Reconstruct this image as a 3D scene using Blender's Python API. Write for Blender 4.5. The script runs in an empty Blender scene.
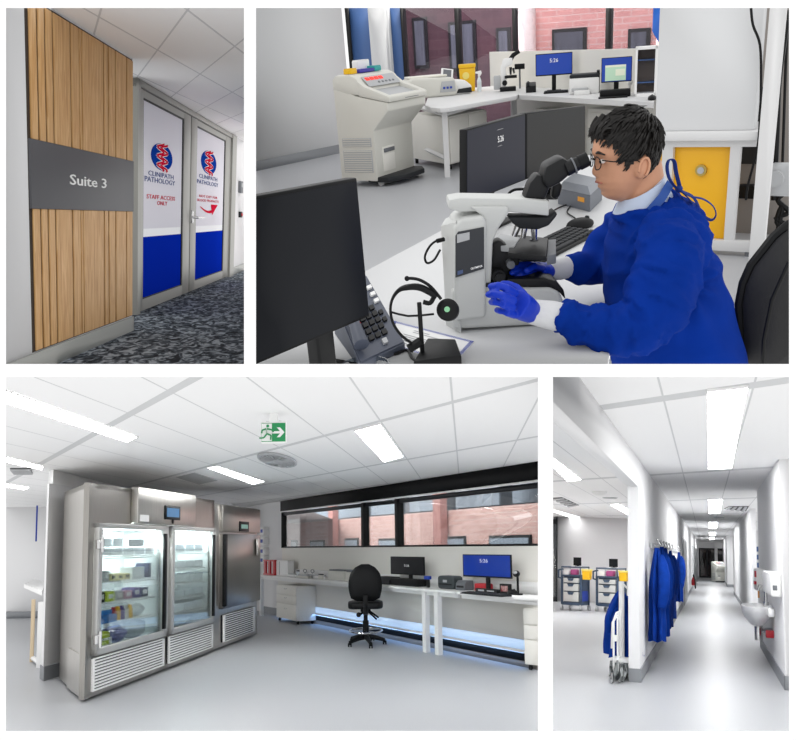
# Four rooms of one pathology laboratory, each built square-cornered and upright in its own
# coordinates (metres, z up, floor at z = 0) and then stood side by side as open-fronted sets.
import bpy, bmesh, math, random
from mathutils import Matrix, Vector, noise
random.seed(7)
PI = math.pi
COL = bpy.context.scene.collection
FOC, PCX, PCY = 900.0, 398.0, 430.0
PITCH = math.atan(0.1265)
CAMPOS = Vector((0, 0, 1.6))
CR = Vector((1, 0, 0)); CF = Vector((0, math.cos(PITCH), math.sin(PITCH))); CU = Vector((0, -math.sin(PITCH), math.cos(PITCH)))

def hexc(h, a=1.0):
    h = h.lstrip('#'); out = []
    for i in (0, 2, 4):
        c = int(h[i:i+2], 16) / 255
        out.append(c / 12.92 if c <= .04045 else ((c + .055) / 1.055) ** 2.4)
    return (out[0], out[1], out[2], a)

_m = {}
def mat(name, col='#cccccc', rough=.5, metal=0.0, emit=None, es=0.0, var=0.0, vs=30.0, bump=0.0, bs=200.0, spec=None, coat=0.0, stretch=None):
    if name in _m: return _m[name]
    m = bpy.data.materials.new(name); m.use_nodes = True; nt = m.node_tree; b = nt.nodes['Principled BSDF']
    c = hexc(col) if isinstance(col, str) else col
    b.inputs['Base Color'].default_value = c; b.inputs['Roughness'].default_value = rough; b.inputs['Metallic'].default_value = metal
    if spec is not None: b.inputs['Specular IOR Level'].default_value = spec
    if coat: b.inputs['Coat Weight'].default_value = coat
    if emit: b.inputs['Emission Color'].default_value = hexc(emit); b.inputs['Emission Strength'].default_value = es
    if var or bump:
        tc = nt.nodes.new('ShaderNodeTexCoord'); mp = nt.nodes.new('ShaderNodeMapping')
        nt.links.new(tc.outputs['Object'], mp.inputs['Vector'])
        if stretch: mp.inputs['Scale'].default_value = stretch
    if var:
        n = nt.nodes.new('ShaderNodeTexNoise'); n.inputs['Scale'].default_value = vs; n.inputs['Detail'].default_value = 4
        nt.links.new(mp.outputs[0], n.inputs['Vector'])
        r = nt.nodes.new('ShaderNodeValToRGB'); r.color_ramp.elements[0].position = .3; r.color_ramp.elements[1].position = .7
        r.color_ramp.elements[0].color = (c[0]*(1-var), c[1]*(1-var), c[2]*(1-var), 1)
        r.color_ramp.elements[1].color = (min(1, c[0]*(1+var)), min(1, c[1]*(1+var)), min(1, c[2]*(1+var)), 1)
        nt.links.new(n.outputs['Fac'], r.inputs[0]); nt.links.new(r.outputs[0], b.inputs['Base Color'])
    if bump:
        n2 = nt.nodes.new('ShaderNodeTexNoise'); n2.inputs['Scale'].default_value = bs
        nt.links.new(mp.outputs[0], n2.inputs['Vector'])
        bp = nt.nodes.new('ShaderNodeBump'); bp.inputs['Strength'].default_value = bump; bp.inputs['Distance'].default_value = .01
        nt.links.new(n2.outputs['Fac'], bp.inputs['Height']); nt.links.new(bp.outputs[0], b.inputs['Normal'])
    _m[name] = m; return m

def glassmat(name, tint='#f4f8f8', refl=.08, rough=0.02):
    if name in _m: return _m[name]
    m = bpy.data.materials.new(name); m.use_nodes = True; nt = m.node_tree
    for n in list(nt.nodes):
        if n.type != 'OUTPUT_MATERIAL': nt.nodes.remove(n)
    out = nt.nodes[0]
    t = nt.nodes.new('ShaderNodeBsdfTransparent'); t.inputs[0].default_value = hexc(tint)
    g = nt.nodes.new('ShaderNodeBsdfGlossy'); g.inputs['Roughness'].default_value = rough
    fr = nt.nodes.new('ShaderNodeLayerWeight'); fr.inputs[0].default_value = .25
    mr = nt.nodes.new('ShaderNodeMapRange'); mr.inputs['To Min'].default_value = refl; mr.inputs['To Max'].default_value = min(1, refl + .5)
    nt.links.new(fr.outputs['Fresnel'], mr.inputs['Value'])
    mx = nt.nodes.new('ShaderNodeMixShader'); nt.links.new(mr.outputs[0], mx.inputs[0]); nt.links.new(t.outputs[0], mx.inputs[1]); nt.links.new(g.outputs[0], mx.inputs[2])
    nt.links.new(mx.outputs[0], out.inputs[0]); _m[name] = m; return m

def steel(name, col='#b9b6b0', rough=.3, vert=True, metal=1.0):
    """brushed stainless steel: streaks along the sheet"""
    if name in _m: return _m[name]
    m = mat(name, col, rough, metal, var=.10, vs=6.0, stretch=(30, 30, .6) if vert else (.6, .6, 30))
    return m

def gridmat(name, base, line, lw=.02, rough=.8, speck=0.0, lwv=None):
    """ceiling tiles: uv = tile coordinates on the ceiling, thin metal rails between tiles"""
    if name in _m: return _m[name]
    m = bpy.data.materials.new(name); m.use_nodes = True; nt = m.node_tree; b = nt.nodes['Principled BSDF']; b.inputs['Roughness'].default_value = rough
    uv = nt.nodes.new('ShaderNodeUVMap'); uv.uv_map = 'UVMap'; sp = nt.nodes.new('ShaderNodeSeparateXYZ'); nt.links.new(uv.outputs[0], sp.inputs[0])
    def edge(o, w):
        fr = nt.nodes.new('ShaderNodeMath'); fr.operation = 'FRACT'; nt.links.new(o, fr.inputs[0])
        a = nt.nodes.new('ShaderNodeMath'); a.operation = 'SUBTRACT'; a.inputs[1].default_value = .5; nt.links.new(fr.outputs[0], a.inputs[0])
        c = nt.nodes.new('ShaderNodeMath'); c.operation = 'ABSOLUTE'; nt.links.new(a.outputs[0], c.inputs[0])
        g = nt.nodes.new('ShaderNodeMath'); g.operation = 'GREATER_THAN'; g.inputs[1].default_value = .5 - w; nt.links.new(c.outputs[0], g.inputs[0]); return g.outputs[0]
    mxm = nt.nodes.new('ShaderNodeMath'); mxm.operation = 'MAXIMUM'
    nt.links.new(edge(sp.outputs[0], lw), mxm.inputs[0]); nt.links.new(edge(sp.outputs[1], lwv or lw), mxm.inputs[1])
    mix = nt.nodes.new('ShaderNodeMix'); mix.data_type = 'RGBA'; nt.links.new(mxm.outputs[0], mix.inputs['Factor'])
    mix.inputs['A'].default_value = hexc(base); mix.inputs['B'].default_value = hexc(line)
    nt.links.new(mix.outputs['Result'], b.inputs['Base Color']); _m[name] = m; return m

def brickmat(name, c1, c2, mortar, scale=1.0, bw=.23, bh=.076):
    """brickwork: uv in metres along the wall"""
    if name in _m: return _m[name]
    m = bpy.data.materials.new(name); m.use_nodes = True; nt = m.node_tree; b = nt.nodes['Principled BSDF']; b.inputs['Roughness'].default_value = .9
    uv = nt.nodes.new('ShaderNodeUVMap'); uv.uv_map = 'UVMap'; br = nt.nodes.new('ShaderNodeTexBrick')
    br.inputs['Color1'].default_value = hexc(c1); br.inputs['Color2'].default_value = hexc(c2); br.inputs['Mortar'].default_value = hexc(mortar)
    br.inputs['Scale'].default_value = scale; br.inputs['Brick Width'].default_value = bw; br.inputs['Row Height'].default_value = bh; br.inputs['Mortar Size'].default_value = .009
    nt.links.new(uv.outputs[0], br.inputs['Vector']); nt.links.new(br.outputs['Color'], b.inputs['Base Color']); _m[name] = m; return m

def noisemat(name, cols, scale=60, rough=.7, detail=6, bump=0.0, spec=.3, stretch=None, dist=0.0):
    if name in _m: return _m[name]
    m = bpy.data.materials.new(name); m.use_nodes = True; nt = m.node_tree; b = nt.nodes['Principled BSDF']; b.inputs['Roughness'].default_value = rough; b.inputs['Specular IOR Level'].default_value = spec
    tc = nt.nodes.new('ShaderNodeTexCoord'); mp = nt.nodes.new('ShaderNodeMapping'); nt.links.new(tc.outputs['Object'], mp.inputs[0])
    if stretch: mp.inputs['Scale'].default_value = stretch
    n = nt.nodes.new('ShaderNodeTexNoise'); n.inputs['Scale'].default_value = scale; n.inputs['Detail'].default_value = detail; n.inputs['Distortion'].default_value = dist
    nt.links.new(mp.outputs[0], n.inputs['Vector'])
    r = nt.nodes.new('ShaderNodeValToRGB'); el = r.color_ramp.elements
    for i, (p, c) in enumerate(cols):
        e = el[i] if i < 2 else el.new(p)
        e.position = p; e.color = hexc(c)
    nt.links.new(n.outputs['Fac'], r.inputs[0]); nt.links.new(r.outputs[0], b.inputs['Base Color'])
    if bump:
        bp = nt.nodes.new('ShaderNodeBump'); bp.inputs['Strength'].default_value = bump; bp.inputs['Distance'].default_value = .01
        nt.links.new(n.outputs['Fac'], bp.inputs['Height']); nt.links.new(bp.outputs[0], b.inputs['Normal'])
    _m[name] = m; return m

def lamp_mat(name, col, es):
    if name in _m: return _m[name]
    return mat(name, col, .5, emit=col, es=es)

class Frame:
    """a set of local axes inside one room"""
    def __init__(s, M, rid): s.M = M; s.I = M.inverted(); s.rid = rid
    def sub(s, x=0, y=0, z=0, rot=0): return Frame(s.M @ Matrix.Translation((x, y, z)) @ Matrix.Rotation(rot, 4, 'Z'), s.rid)
    def tilt(s, R): return Frame(s.M @ R, s.rid)
    def ray(s, px, py):
        d = CR * ((px - PCX) / FOC) + CU * (-(py - PCY) / FOC) + CF
        return s.I @ CAMPOS, s.I.to_3x3() @ d
    def hit(s, px, py, ax, v):
        o, d = s.ray(px, py); t = (v - o[ax]) / d[ax]; return o + d * t
    def hx(s, px, py, v=0): return s.hit(px, py, 0, v)
    def hy(s, px, py, v=0): return s.hit(px, py, 1, v)
    def hz(s, px, py, v=0): return s.hit(px, py, 2, v)
    def pix(s, p):
        d = s.M @ Vector(p) - CAMPOS; z = d.dot(CF); return (PCX + FOC * d.dot(CR) / z, PCY - FOC * d.dot(CU) / z)
    def along(s, a, b):
        """frame with origin at floor point a, x axis towards floor point b"""
        a = Vector(a); b = Vector(b); return s.sub(a.x, a.y, a.z, math.atan2(b.y - a.y, b.x - a.x))
    def toward(s, a, vx, vy, sgn=1):
        """origin a, x axis parallel to the horizontal direction that vanishes at (vx, vy)"""
        _, d = s.ray(vx, vy); a = Vector(a); return s.sub(a.x, a.y, a.z, math.atan2(sgn * d.y, sgn * d.x))

RECT = {}
def room(rid, xc, yh, xv, h, rect):
    X, Xv, Yh = (xc - PCX) / FOC, (xv - PCX) / FOC, -(yh - PCY) / FOC
    c = -Yh / (1 + Xv * X); up = (CR * (c * Xv) + CU + CF * c).normalized()
    fw = (CF - up * CF.dot(up)).normalized(); rt = fw.cross(up)
    o = CAMPOS - up * h
    M = Matrix(((rt.x, fw.x, up.x, o.x), (rt.y, fw.y, up.y, o.y), (rt.z, fw.z, up.z, o.z), (0, 0, 0, 1)))
    RECT[rid] = rect; return Frame(M, rid)

SIZE = [1.0, 1.0]          # width and depth proportions of the things being made
class MB:
    def __init__(s): s.bm = bmesh.new(); s.uv = None; s.mats = 0
    def _merge(s, t, M=None, mi=0):
        if M is not None: t.transform(M)
        if mi:
            for f in t.faces: f.material_index = mi
        me = bpy.data.meshes.new('t'); t.to_mesh(me); t.free(); s.bm.from_mesh(me); bpy.data.meshes.remove(me); return s
    def box(s, x0, x1, y0, y1, z0, z1, b=0, seg=2, M=None, mi=0):
        t = bmesh.new(); bmesh.ops.create_cube(t, size=1)
        bmesh.ops.scale(t, vec=(abs(x1-x0), abs(y1-y0), abs(z1-z0)), verts=t.verts); bmesh.ops.translate(t, vec=((x0+x1)/2, (y0+y1)/2, (z0+z1)/2), verts=t.verts)
        if b: bmesh.ops.bevel(t, geom=t.edges[:], offset=min(b, .49*min(abs(x1-x0), abs(y1-y0), abs(z1-z0))), segments=seg, affect='EDGES', profile=.5)
        return s._merge(t, M, mi)
    def cyl(s, p0, p1, r0, r1=None, n=16, caps=True, mi=0):
        p0 = Vector(p0); p1 = Vector(p1); r1 = r0 if r1 is None else r1; d = p1 - p0
        t = bmesh.new(); bmesh.ops.create_cone(t, cap_ends=caps, segments=n, radius1=max(r0, 1e-5), radius2=max(r1, 1e-5), depth=d.length)
        return s._merge(t, Matrix.Translation((p0 + p1) / 2) @ d.to_track_quat('Z', 'Y').to_matrix().to_4x4(), mi)
    def ball(s, c, r, n=16, M=None, mi=0):
        if not hasattr(r, '__len__'): r = (r, r, r)
        t = bmesh.new(); bmesh.ops.create_uvsphere(t, u_segments=n, v_segments=max(6, n*2//3), radius=1); bmesh.ops.scale(t, vec=r, verts=t.verts)
        MM = Matrix.Translation(c) @ (M if M is not None else Matrix.Identity(4)); return s._merge(t, MM, mi)
    def face(s, pts, uvs=None, mi=0):
        vs = [s.bm.verts.new(p) for p in pts]; f = s.bm.faces.new(vs); f.material_index = mi
        if uvs:
            l = s.bm.loops.layers.uv.get('UVMap') or s.bm.loops.layers.uv.new('UVMap')
            for lp, u in zip(f.loops, uvs): lp[l].uv = u
        return s
    def loft(s, rings, cap=True, closed=True, mi=0):
        t = bmesh.new(); R = [[t.verts.new(p) for p in r] for r in rings]; n = len(R[0])
        for a, b in zip(R, R[1:]):
            for i in range(n if closed else n - 1):
                j = (i + 1) % n; t.faces.new((a[i], a[j], b[j], b[i]))
        if cap and closed: t.faces.new(R[0][::-1]); t.faces.new(R[-1])
        bmesh.ops.recalc_face_normals(t, faces=t.faces); return s._merge(t, None, mi)
    def tube(s, pts, r, n=8, closed=False, flat=None, mi=0):
        pts = [Vector(p) for p in pts]; N = len(pts); rs = r if hasattr(r, '__len__') else [r] * N
        tan = []
        for i in range(N):
            a = pts[(i-1) % N] if (closed or i) else pts[0]; b = pts[(i+1) % N] if (closed or i < N-1) else pts[-1]; tan.append((b - a).normalized())
        ref = Vector((0, 0, 1)) if abs(tan[0].z) < .9 else Vector((1, 0, 0)); u = tan[0].cross(ref).normalized(); rings = []
        for i in range(N):
            u = (u - tan[i] * u.dot(tan[i])).normalized(); v = tan[i].cross(u)
            fu, fv = flat if flat else (1, 1)
            rings.append([pts[i] + u * (math.cos(2*PI*k/n) * rs[i] * fu) + v * (math.sin(2*PI*k/n) * rs[i] * fv) for k in range(n)])
        if closed: rings.append(rings[0]); return s.loft(rings, cap=False, mi=mi)
        return s.loft(rings, mi=mi)
    def prism(s, pts, ax, lo, hi, b=0, mi=0, seg=2):
        """polygon (two coordinates in the remaining axes, in x,y,z order) swept along axis ax"""
        def P(p, v): q = list(p); q.insert(ax, v); return q
        t = bmesh.new(); a = [t.verts.new(P(p, lo)) for p in pts]; c = [t.verts.new(P(p, hi)) for p in pts]; n = len(pts)
        t.faces.new(a); t.faces.new(c[::-1])
        for i in range(n): t.faces.new((a[i], a[(i+1) % n], c[(i+1) % n], c[i]))
        bmesh.ops.recalc_face_normals(t, faces=t.faces)
        if b: bmesh.ops.bevel(t, geom=t.edges[:], offset=b, segments=seg, affect='EDGES', profile=.5)
        return s._merge(t, None, mi)
    def lathe(s, prof, c=(0, 0, 0), n=24, M=None, mi=0, cap=True):
        rings = [[Vector((max(r, 1e-4) * math.cos(2*PI*k/n), max(r, 1e-4) * math.sin(2*PI*k/n), z)) for k in range(n)] for r, z in prof]
        MM = Matrix.Translation(c) @ (M if M is not None else Matrix.Identity(4))
        return s.loft([[MM @ p for p in r] for r in rings], cap=cap, mi=mi)
    def slab(s, plan, z0, z1, mi=0): return s.prism([(p[0], p[1]) for p in plan], 2, z0, z1, mi=mi)
    def xf(s, M): s.bm.transform(M); return s
    def mesh(s, name, org=(0, 0, 0), smooth=38):
        bm = s.bm
        if SIZE != [1, 1]: bm.transform(Matrix.Diagonal((SIZE[0], SIZE[1], 1, 1)))
        if any(org): bmesh.ops.translate(bm, vec=(-org[0], -org[1], -org[2]), verts=bm.verts)
        ca = math.cos(math.radians(smooth))
        for f in bm.faces: f.smooth = True
        bm.normal_update()
        for e in bm.edges:
            if len(e.link_faces) == 2: e.smooth = e.link_faces[0].normal.dot(e.link_faces[1].normal) > ca
        me = bpy.data.meshes.new(name); bm.to_mesh(me); bm.free(); return me

def curved(pts, n=4):
    """smooth line through the given points"""
    P = [Vector(p) for p in pts]; P = [P[0]*2-P[1]] + P + [P[-1]*2-P[-2]]; out = []
    for i in range(1, len(P)-2):
        for k in range(n):
            t = k/n; a, b, c, d = P[i-1:i+3]; out.append(.5*((2*b) + (c-a)*t + (2*a-5*b+4*c-d)*t*t + (3*b-a-3*c+d)*t*t*t))
    out.append(P[-2]); return out
def curved_r(r, n=4):
    out = []
    for a, b in zip(r, r[1:]): out += [a + (b-a)*k/n for k in range(n)]
    return out + [r[-1]]

def tag(o, label=None, cat=None, group=None, kind=None):
    if label: o['label'] = label
    if cat: o['category'] = cat
    if group: o['group'] = group
    if kind: o['kind'] = kind

class Thing: pass
def thing(fr, name, label=None, cat=None, group=None, kind=None, org=(0, 0, 0)):
    o = bpy.data.objects.new(name, None); COL.objects.link(o); o.empty_display_size = .05
    o.matrix_world = fr.M @ Matrix.Translation(org); tag(o, label, cat, group, kind)
    t = Thing(); t.o = o; t.org = tuple(org); t.fr = fr; o['rid'] = fr.rid; return t
def part(T, name, mb, m, parent=None, label=None, kind=None, smooth=38):
    """one mesh under a thing (or under one of its parts)"""
    me = mb.mesh(name, T.org, smooth); o = bpy.data.objects.new(name, me); COL.objects.link(o)
    o.parent = parent or T.o; o['rid'] = T.fr.rid
    for q in (m if isinstance(m, (list, tuple)) else [m]): me.materials.append(q)
    tag(o, label, None, None, kind); return o
def solo(fr, name, mb, m, label=None, cat=None, group=None, kind=None, org=(0, 0, 0), smooth=38):
    me = mb.mesh(name, org, smooth); o = bpy.data.objects.new(name, me); COL.objects.link(o)
    for q in (m if isinstance(m, (list, tuple)) else [m]): me.materials.append(q)
    o.matrix_world = fr.M @ Matrix.Translation(org); o['rid'] = fr.rid; tag(o, label, cat, group, kind); return o
def struct(fr, name, mb, m, **k): return solo(fr, name, mb, m, kind='structure', **k)
def copy_thing(T, fr, label=None, group=None, cat=None):
    src = T.o if isinstance(T, Thing) else T
    r = src.copy(); COL.objects.link(r); r.matrix_world = fr.M; r['rid'] = fr.rid
    if label: r['label'] = label
    if group: r['group'] = group
    def kids(a, b):
        for ch in list(a.children):
            c = ch.copy(); COL.objects.link(c); c.parent = b; c['rid'] = fr.rid; kids(ch, c)
    kids(src, r)
    t = Thing(); t.o = r; t.org = (0, 0, 0); t.fr = fr; return t

def text_mb(txt, size, depth=.001, align='CENTER', bold=0.0, sx=1.0, M=None):
    """lettering in the local xz plane facing -y, centred on the origin"""
    cu = bpy.data.curves.new('t', 'FONT'); cu.body = txt; cu.size = size; cu.extrude = depth; cu.align_x = align; cu.align_y = 'CENTER'; cu.offset = bold; cu.resolution_u = 2; cu.space_line = .85
    o = bpy.data.objects.new('t', cu); COL.objects.link(o); dg = bpy.context.evaluated_depsgraph_get(); dg.update()
    me = bpy.data.meshes.new_from_object(o.evaluated_get(dg)); bpy.data.objects.remove(o); bpy.data.curves.remove(cu)
    mb = MB(); mb.bm.from_mesh(me); bpy.data.meshes.remove(me); mb.bm.transform((M or Matrix.Identity(4)) @ Matrix.Rotation(PI/2, 4, 'X') @ Matrix.Diagonal((sx, 1, 1, 1))); return mb

def remesh(mb, voxel, smooth_it=6):
    """fuse overlapping closed shapes into one continuous skin"""
    me = bpy.data.meshes.new('r'); mb.bm.to_mesh(me); mb.bm.free(); o = bpy.data.objects.new('r', me); COL.objects.link(o)
    r = o.modifiers.new('r', 'REMESH'); r.mode = 'VOXEL'; r.voxel_size = voxel
    if smooth_it: s = o.modifiers.new('s', 'SMOOTH'); s.iterations = smooth_it; s.factor = .5
    dg = bpy.context.evaluated_depsgraph_get(); dg.update(); me2 = bpy.data.meshes.new_from_object(o.evaluated_get(dg)); bpy.data.objects.remove(o); bpy.data.meshes.remove(me)
    out = MB(); out.bm.from_mesh(me2); bpy.data.meshes.remove(me2); return out

def trim_sets():
    """saw every set off flush at its open sides, so that each room ends in a clean edge"""
    for o in [o for o in bpy.data.objects if o.type == 'MESH']:
        x0, y0, x1, y1 = RECT[o['rid']]
        W = o.matrix_world.copy() if o.parent is None else None
        q = o; W = Matrix.Identity(4)
        while q: W = q.matrix_basis @ W; q = q.parent
        I = W.inverted(); planes = []
        for n in (CR - CF*((x0-PCX)/FOC), -CR + CF*((x1-PCX)/FOC), -CU + CF*(-(y0-PCY)/FOC), CU - CF*(-(y1-PCY)/FOC)):
            planes.append((I @ CAMPOS, (W.to_3x3().transposed() @ n).normalized()))
        bb = [Vector(c) for c in o.bound_box]; need = False; gone = False
        for co, n in planes:
            ds = [(v - co).dot(n) for v in bb]
            if min(ds) < 0: need = True
            if max(ds) < 0: gone = True
        if gone: bpy.data.objects.remove(o); continue
        if not need: continue
        bm = bmesh.new(); bm.from_mesh(o.data); closed = all(len(e.link_faces) == 2 for e in bm.edges)
        for co, n in planes:
            if not bm.verts: break
            if min((v.co - co).dot(n) for v in bm.verts) >= 0: continue
            r = bmesh.ops.bisect_plane(bm, geom=bm.verts[:]+bm.edges[:]+bm.faces[:], plane_co=co, plane_no=n, clear_inner=True)
            if closed: bmesh.ops.holes_fill(bm, edges=[e for e in r['geom_cut'] if isinstance(e, bmesh.types.BMEdge)], sides=0)
        if not bm.verts or not bm.faces: bm.free(); bpy.data.objects.remove(o); continue
        me = o.data.copy(); bm.to_mesh(me); bm.free(); o.data = me
    # a thing of which nothing is left inside the set is not needed
    again = True
    while again:
        again = False
        for o in [o for o in bpy.data.objects if o.type == 'EMPTY' and not o.children]:
            bpy.data.objects.remove(o); again = True

# ---------------------------------------------------------------- materials shared by the rooms
WALL = mat('white_wall_paint', '#e4e4e5', .75, bump=.03, bs=300)
WHITE = mat('white_laminate', '#f0f0ef', .45)
WARMW = mat('warm_white_laminate', '#e9e7e0', .5)
BODYW = mat('cream_instrument_plastic', '#d6d5cd', .45)
WMETAL = mat('white_powder_coat', '#efefee', .4)
SKIRT = mat('grey_vinyl_skirting', '#8d9094', .6)
BLACK = mat('black_plastic', '#0d0e10', .5, spec=.25)
DARK = mat('charcoal_plastic', '#26282b', .55, spec=.25)
GREY = mat('mid_grey_plastic', '#6b6e73', .5)
LGREY = mat('light_grey_plastic', '#b4b6b8', .5)
SCREEN = mat('black_screen', '#14161a', .35, spec=.2)
CHROME = mat('chrome', '#d5d5d5', .15, 1.0)
STEEL = steel('brushed_steel', '#c6c3be', .32)
STEELD = steel('darker_brushed_steel', '#a5a29d', .34)
FLOORV = noisemat('grey_speckled_vinyl', [(.3, '#a2a4a8'), (.7, '#b2b4b7')], 90, .38, 8, spec=.35)
CEIL = gridmat('ceiling_tiles', '#f3f3f3', '#cfd0d1', .012, lwv=.02)
GLASS = glassmat('clear_glass', '#f4f8f8', .05)
RED = mat('red_plastic', '#c3202c', .4)
YEL = mat('yellow_plastic', '#f0bd10', .45)
BLUE = mat('royal_blue_plastic', '#1c3fa8', .45)
GOWN = mat('royal_blue_gown_cloth', '#0a3388', .9, spec=.1, var=.12, vs=9, bump=.25, bs=500)
LAMP = lamp_mat('lit_lamp_diffuser', '#ffffff', 20)
BLUSCR = mat('lit_blue_screen', '#0a2f8c', .3, emit='#0b3aa6', es=.22)
WTXT = mat('white_lettering', '#f4f4f4', .5, emit='#f4f4f4', es=.12)

def area_light(fr, loc, rot, sx, sy, power, col=(1, 1, 1), name='area_light', spread=PI):
    ld = bpy.data.lights.new(name, 'AREA'); ld.shape = 'RECTANGLE'; ld.size = sx; ld.size_y = sy; ld.energy = power; ld.spread = spread; ld.color = col
    o = bpy.data.objects.new(name, ld); COL.objects.link(o); o.matrix_world = fr.M @ Matrix.Translation(loc) @ rot; return o

def at(fr, px, py, z=0, yaw=0):
    """a spot on the level z of a room, turned to face back into the room; plus metres per unit of view at that depth"""
    p = fr.hz(px, py, z); o, d = fr.ray(px, py); az = math.atan2(-p.x, p.y)
    g = fr.sub(p.x, p.y, p.z, az + yaw); W = g.M.translation - CAMPOS; return g, W.dot(CF) / FOC

def ceiling_light(fr, H, pts, label, group=None, m=None, name='ceiling_light'):
    P = [fr.hz(px, py, H) for px, py in pts]; c = sum(P, Vector()) / len(P)
    T = thing(fr, name, label, 'light', group, org=tuple(c))
    a = MB(); n = len(P)
    out = [c + (p - c) * 1.03 for p in P]
    for i in range(n):
        j = (i + 1) % n; a.prism([(P[i].x, P[i].y), (P[j].x, P[j].y), (out[j].x, out[j].y), (out[i].x, out[i].y)], 2, H - .012, H - .001)
    part(T, 'frame', a, WMETAL)
    b = MB(); b.prism([(p.x, p.y) for p in P], 2, H - .010, H - .004); part(T, 'diffuser', b, m or LAMP); return T

def ceiling(fr, name, H, plan, p00, p10, p01, m=None, s10=1, s01=1):
    a = fr.hz(*p00, H); u = (fr.hz(*p10, H) - a) * s10; v = (fr.hz(*p01, H) - a) * s01
    I = Matrix(((u.x, v.x), (u.y, v.y))).inverted(); b = MB()
    uv = [tuple(I @ Vector((q[0] - a.x, q[1] - a.y)) + Vector((.5 - .5, .5 - .5))) for q in plan]
    uv = [(x + 0.0, y + 0.0) for x, y in uv]
    b.face([(q[0], q[1], H) for q in plan], uv)
    return struct(fr, name, b, m or CEIL)

def round_diffuser(fr, H, px, py, r, label, ys=2.6):
    c = fr.hz(px, py, H); T = thing(fr, 'air_diffuser', label, 'vent', org=tuple(c)); K_ = Matrix.Translation((c.x, c.y, 0)) @ Matrix.Diagonal((1, ys, 1, 1)) @ Matrix.Translation((-c.x, -c.y, 0))
    b = MB(); b.lathe([(r*1.0, H-.004), (r*1.0, H-.02), (r*.9, H-.03), (r*.88, H-.012)], (c.x, c.y, 0), 32); b.xf(K_); part(T, 'rim', b, LGREY)
    b = MB(); b.lathe([(r*.88, H-.011), (.001, H-.010)], (c.x, c.y, 0), 32); b.xf(K_); part(T, 'backing', b, BLACK)
    b = MB()
    for k in range(22):
        a0 = 2*PI*k/22; a1 = a0 + .11
        b.prism([(c.x+math.cos(a0)*r*.25, c.y+math.sin(a0)*r*.25), (c.x+math.cos(a0+.2)*r*.88, c.y+math.sin(a0+.2)*r*.88), (c.x+math.cos(a1+.2)*r*.88, c.y+math.sin(a1+.2)*r*.88), (c.x+math.cos(a1)*r*.25, c.y+math.sin(a1)*r*.25)], 2, H-.03, H-.014)
    b.cyl((c.x, c.y, H-.032), (c.x, c.y, H-.012), r*.27, n=20); b.xf(K_); part(T, 'vanes', b, LGREY); return T

def vent_panel(fr, H, pts, label, n=6, slat=None, back=None):
    P = [fr.hz(px, py, H) for px, py in pts]; c = sum(P, Vector())/4; T = thing(fr, 'air_vent', label, 'vent', org=tuple(c))
    b = MB(); b.prism([(p.x, p.y) for p in P], 2, H-.008, H-.002); part(T, 'backing', b, back or DARK)
    if n:
        b = MB()
        for k in range(n):
            u0, u1 = (k+.15)/n, (k+.65)/n
            q = [P[0].lerp(P[3], u0), P[1].lerp(P[2], u0), P[1].lerp(P[2], u1), P[0].lerp(P[3], u1)]
            b.prism([(p.x, p.y) for p in q], 2, H-.03, H-.010)
        part(T, 'slats', b, slat or LGREY)
    return T

def monitor(g, w, h, label, scr=None, lift=.12, group=None, tilt=0.0, texts=(), name='monitor', base=True, depth=.035, yaw=0):
    """screen faces -y; g sits on the surface"""
    T = thing(g, name, label, 'monitor', group)
    R = Matrix.Translation((0, 0, lift + h/2)) @ Matrix.Rotation(tilt, 4, 'X')
    b = MB(); b.box(-w/2, w/2, 0, depth, -h/2, h/2, .006); b.box(-w*.25, w*.25, depth-.001, depth+.03, -h*.25, h*.25, .01); b.xf(R); part(T, 'housing', b, BLACK)
    b = MB(); e = .012*w/.6; b.box(-w/2+e, w/2-e, -.002, .002, -h/2+e*1.6, h/2-e); b.xf(R); s = part(T, 'screen', b, scr or SCREEN)
    for t, x, z, sz in texts:
        b = text_mb(t, sz, .001); b.xf(R @ Matrix.Translation((x, -.004, z))); part(T, 'screen_text', b, WTXT, parent=s)
    if base:
        b = MB(); b.box(-.025, .025, depth+.005, depth+.045, .01, lift+h*.45, .005); part(T, 'neck', b, BLACK)
        b = MB(); b.box(-w*.2, w*.2, -.06, .14, 0, .014, .005); part(T, 'base', b, BLACK)
    return T

def keyboard(g, w, d, label, m=BLACK, km=DARK, rows=5, cols=15):
    T = thing(g, 'keyboard', label, 'keyboard')
    b = MB(); b.prism([(-d/2, 0), (d/2, 0), (d/2, .022), (-d/2, .012)], 0, -w/2, w/2, b=.003); part(T, 'case', b, m)
    b = MB(); cw = w*.96/cols; ch = d*.9/rows
    for r in range(rows):
        for c in range(cols):
            if r == 0 and 4 <= c <= 9:
                if c == 4: x0 = -w*.48 + c*cw; x1 = x0 + 6*cw
                else: continue
            else: x0 = -w*.48 + c*cw; x1 = x0 + cw
            y0 = -d*.45 + r*ch; z = .012 + .010*(y0+d/2)/d
            b.box(x0+cw*.08, x1-cw*.08, y0+ch*.1, y0+ch*.9, z, z+.009, .0015, 1)
    part(T, 'keys', b, km); return T

def mouse(g, label, m=BLACK, s=1.0):
    b = MB(); b.ball((0, 0, .012*s), (.031*s, .056*s, .024*s), 20); bmesh.ops.bisect_plane(b.bm, geom=b.bm.verts[:]+b.bm.edges[:]+b.bm.faces[:], plane_co=(0, 0, .001), plane_no=(0, 0, 1), clear_inner=True)
    bmesh.ops.holes_fill(b.bm, edges=b.bm.edges[:], sides=0)
    T = thing(g, 'computer_mouse', label, 'mouse'); part(T, 'shell', b, m)
    w = MB(); w.cyl((-.004*s, .03*s, .031*s), (.004*s, .03*s, .031*s), .008*s, n=12); part(T, 'wheel', w, DARK); return T

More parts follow.
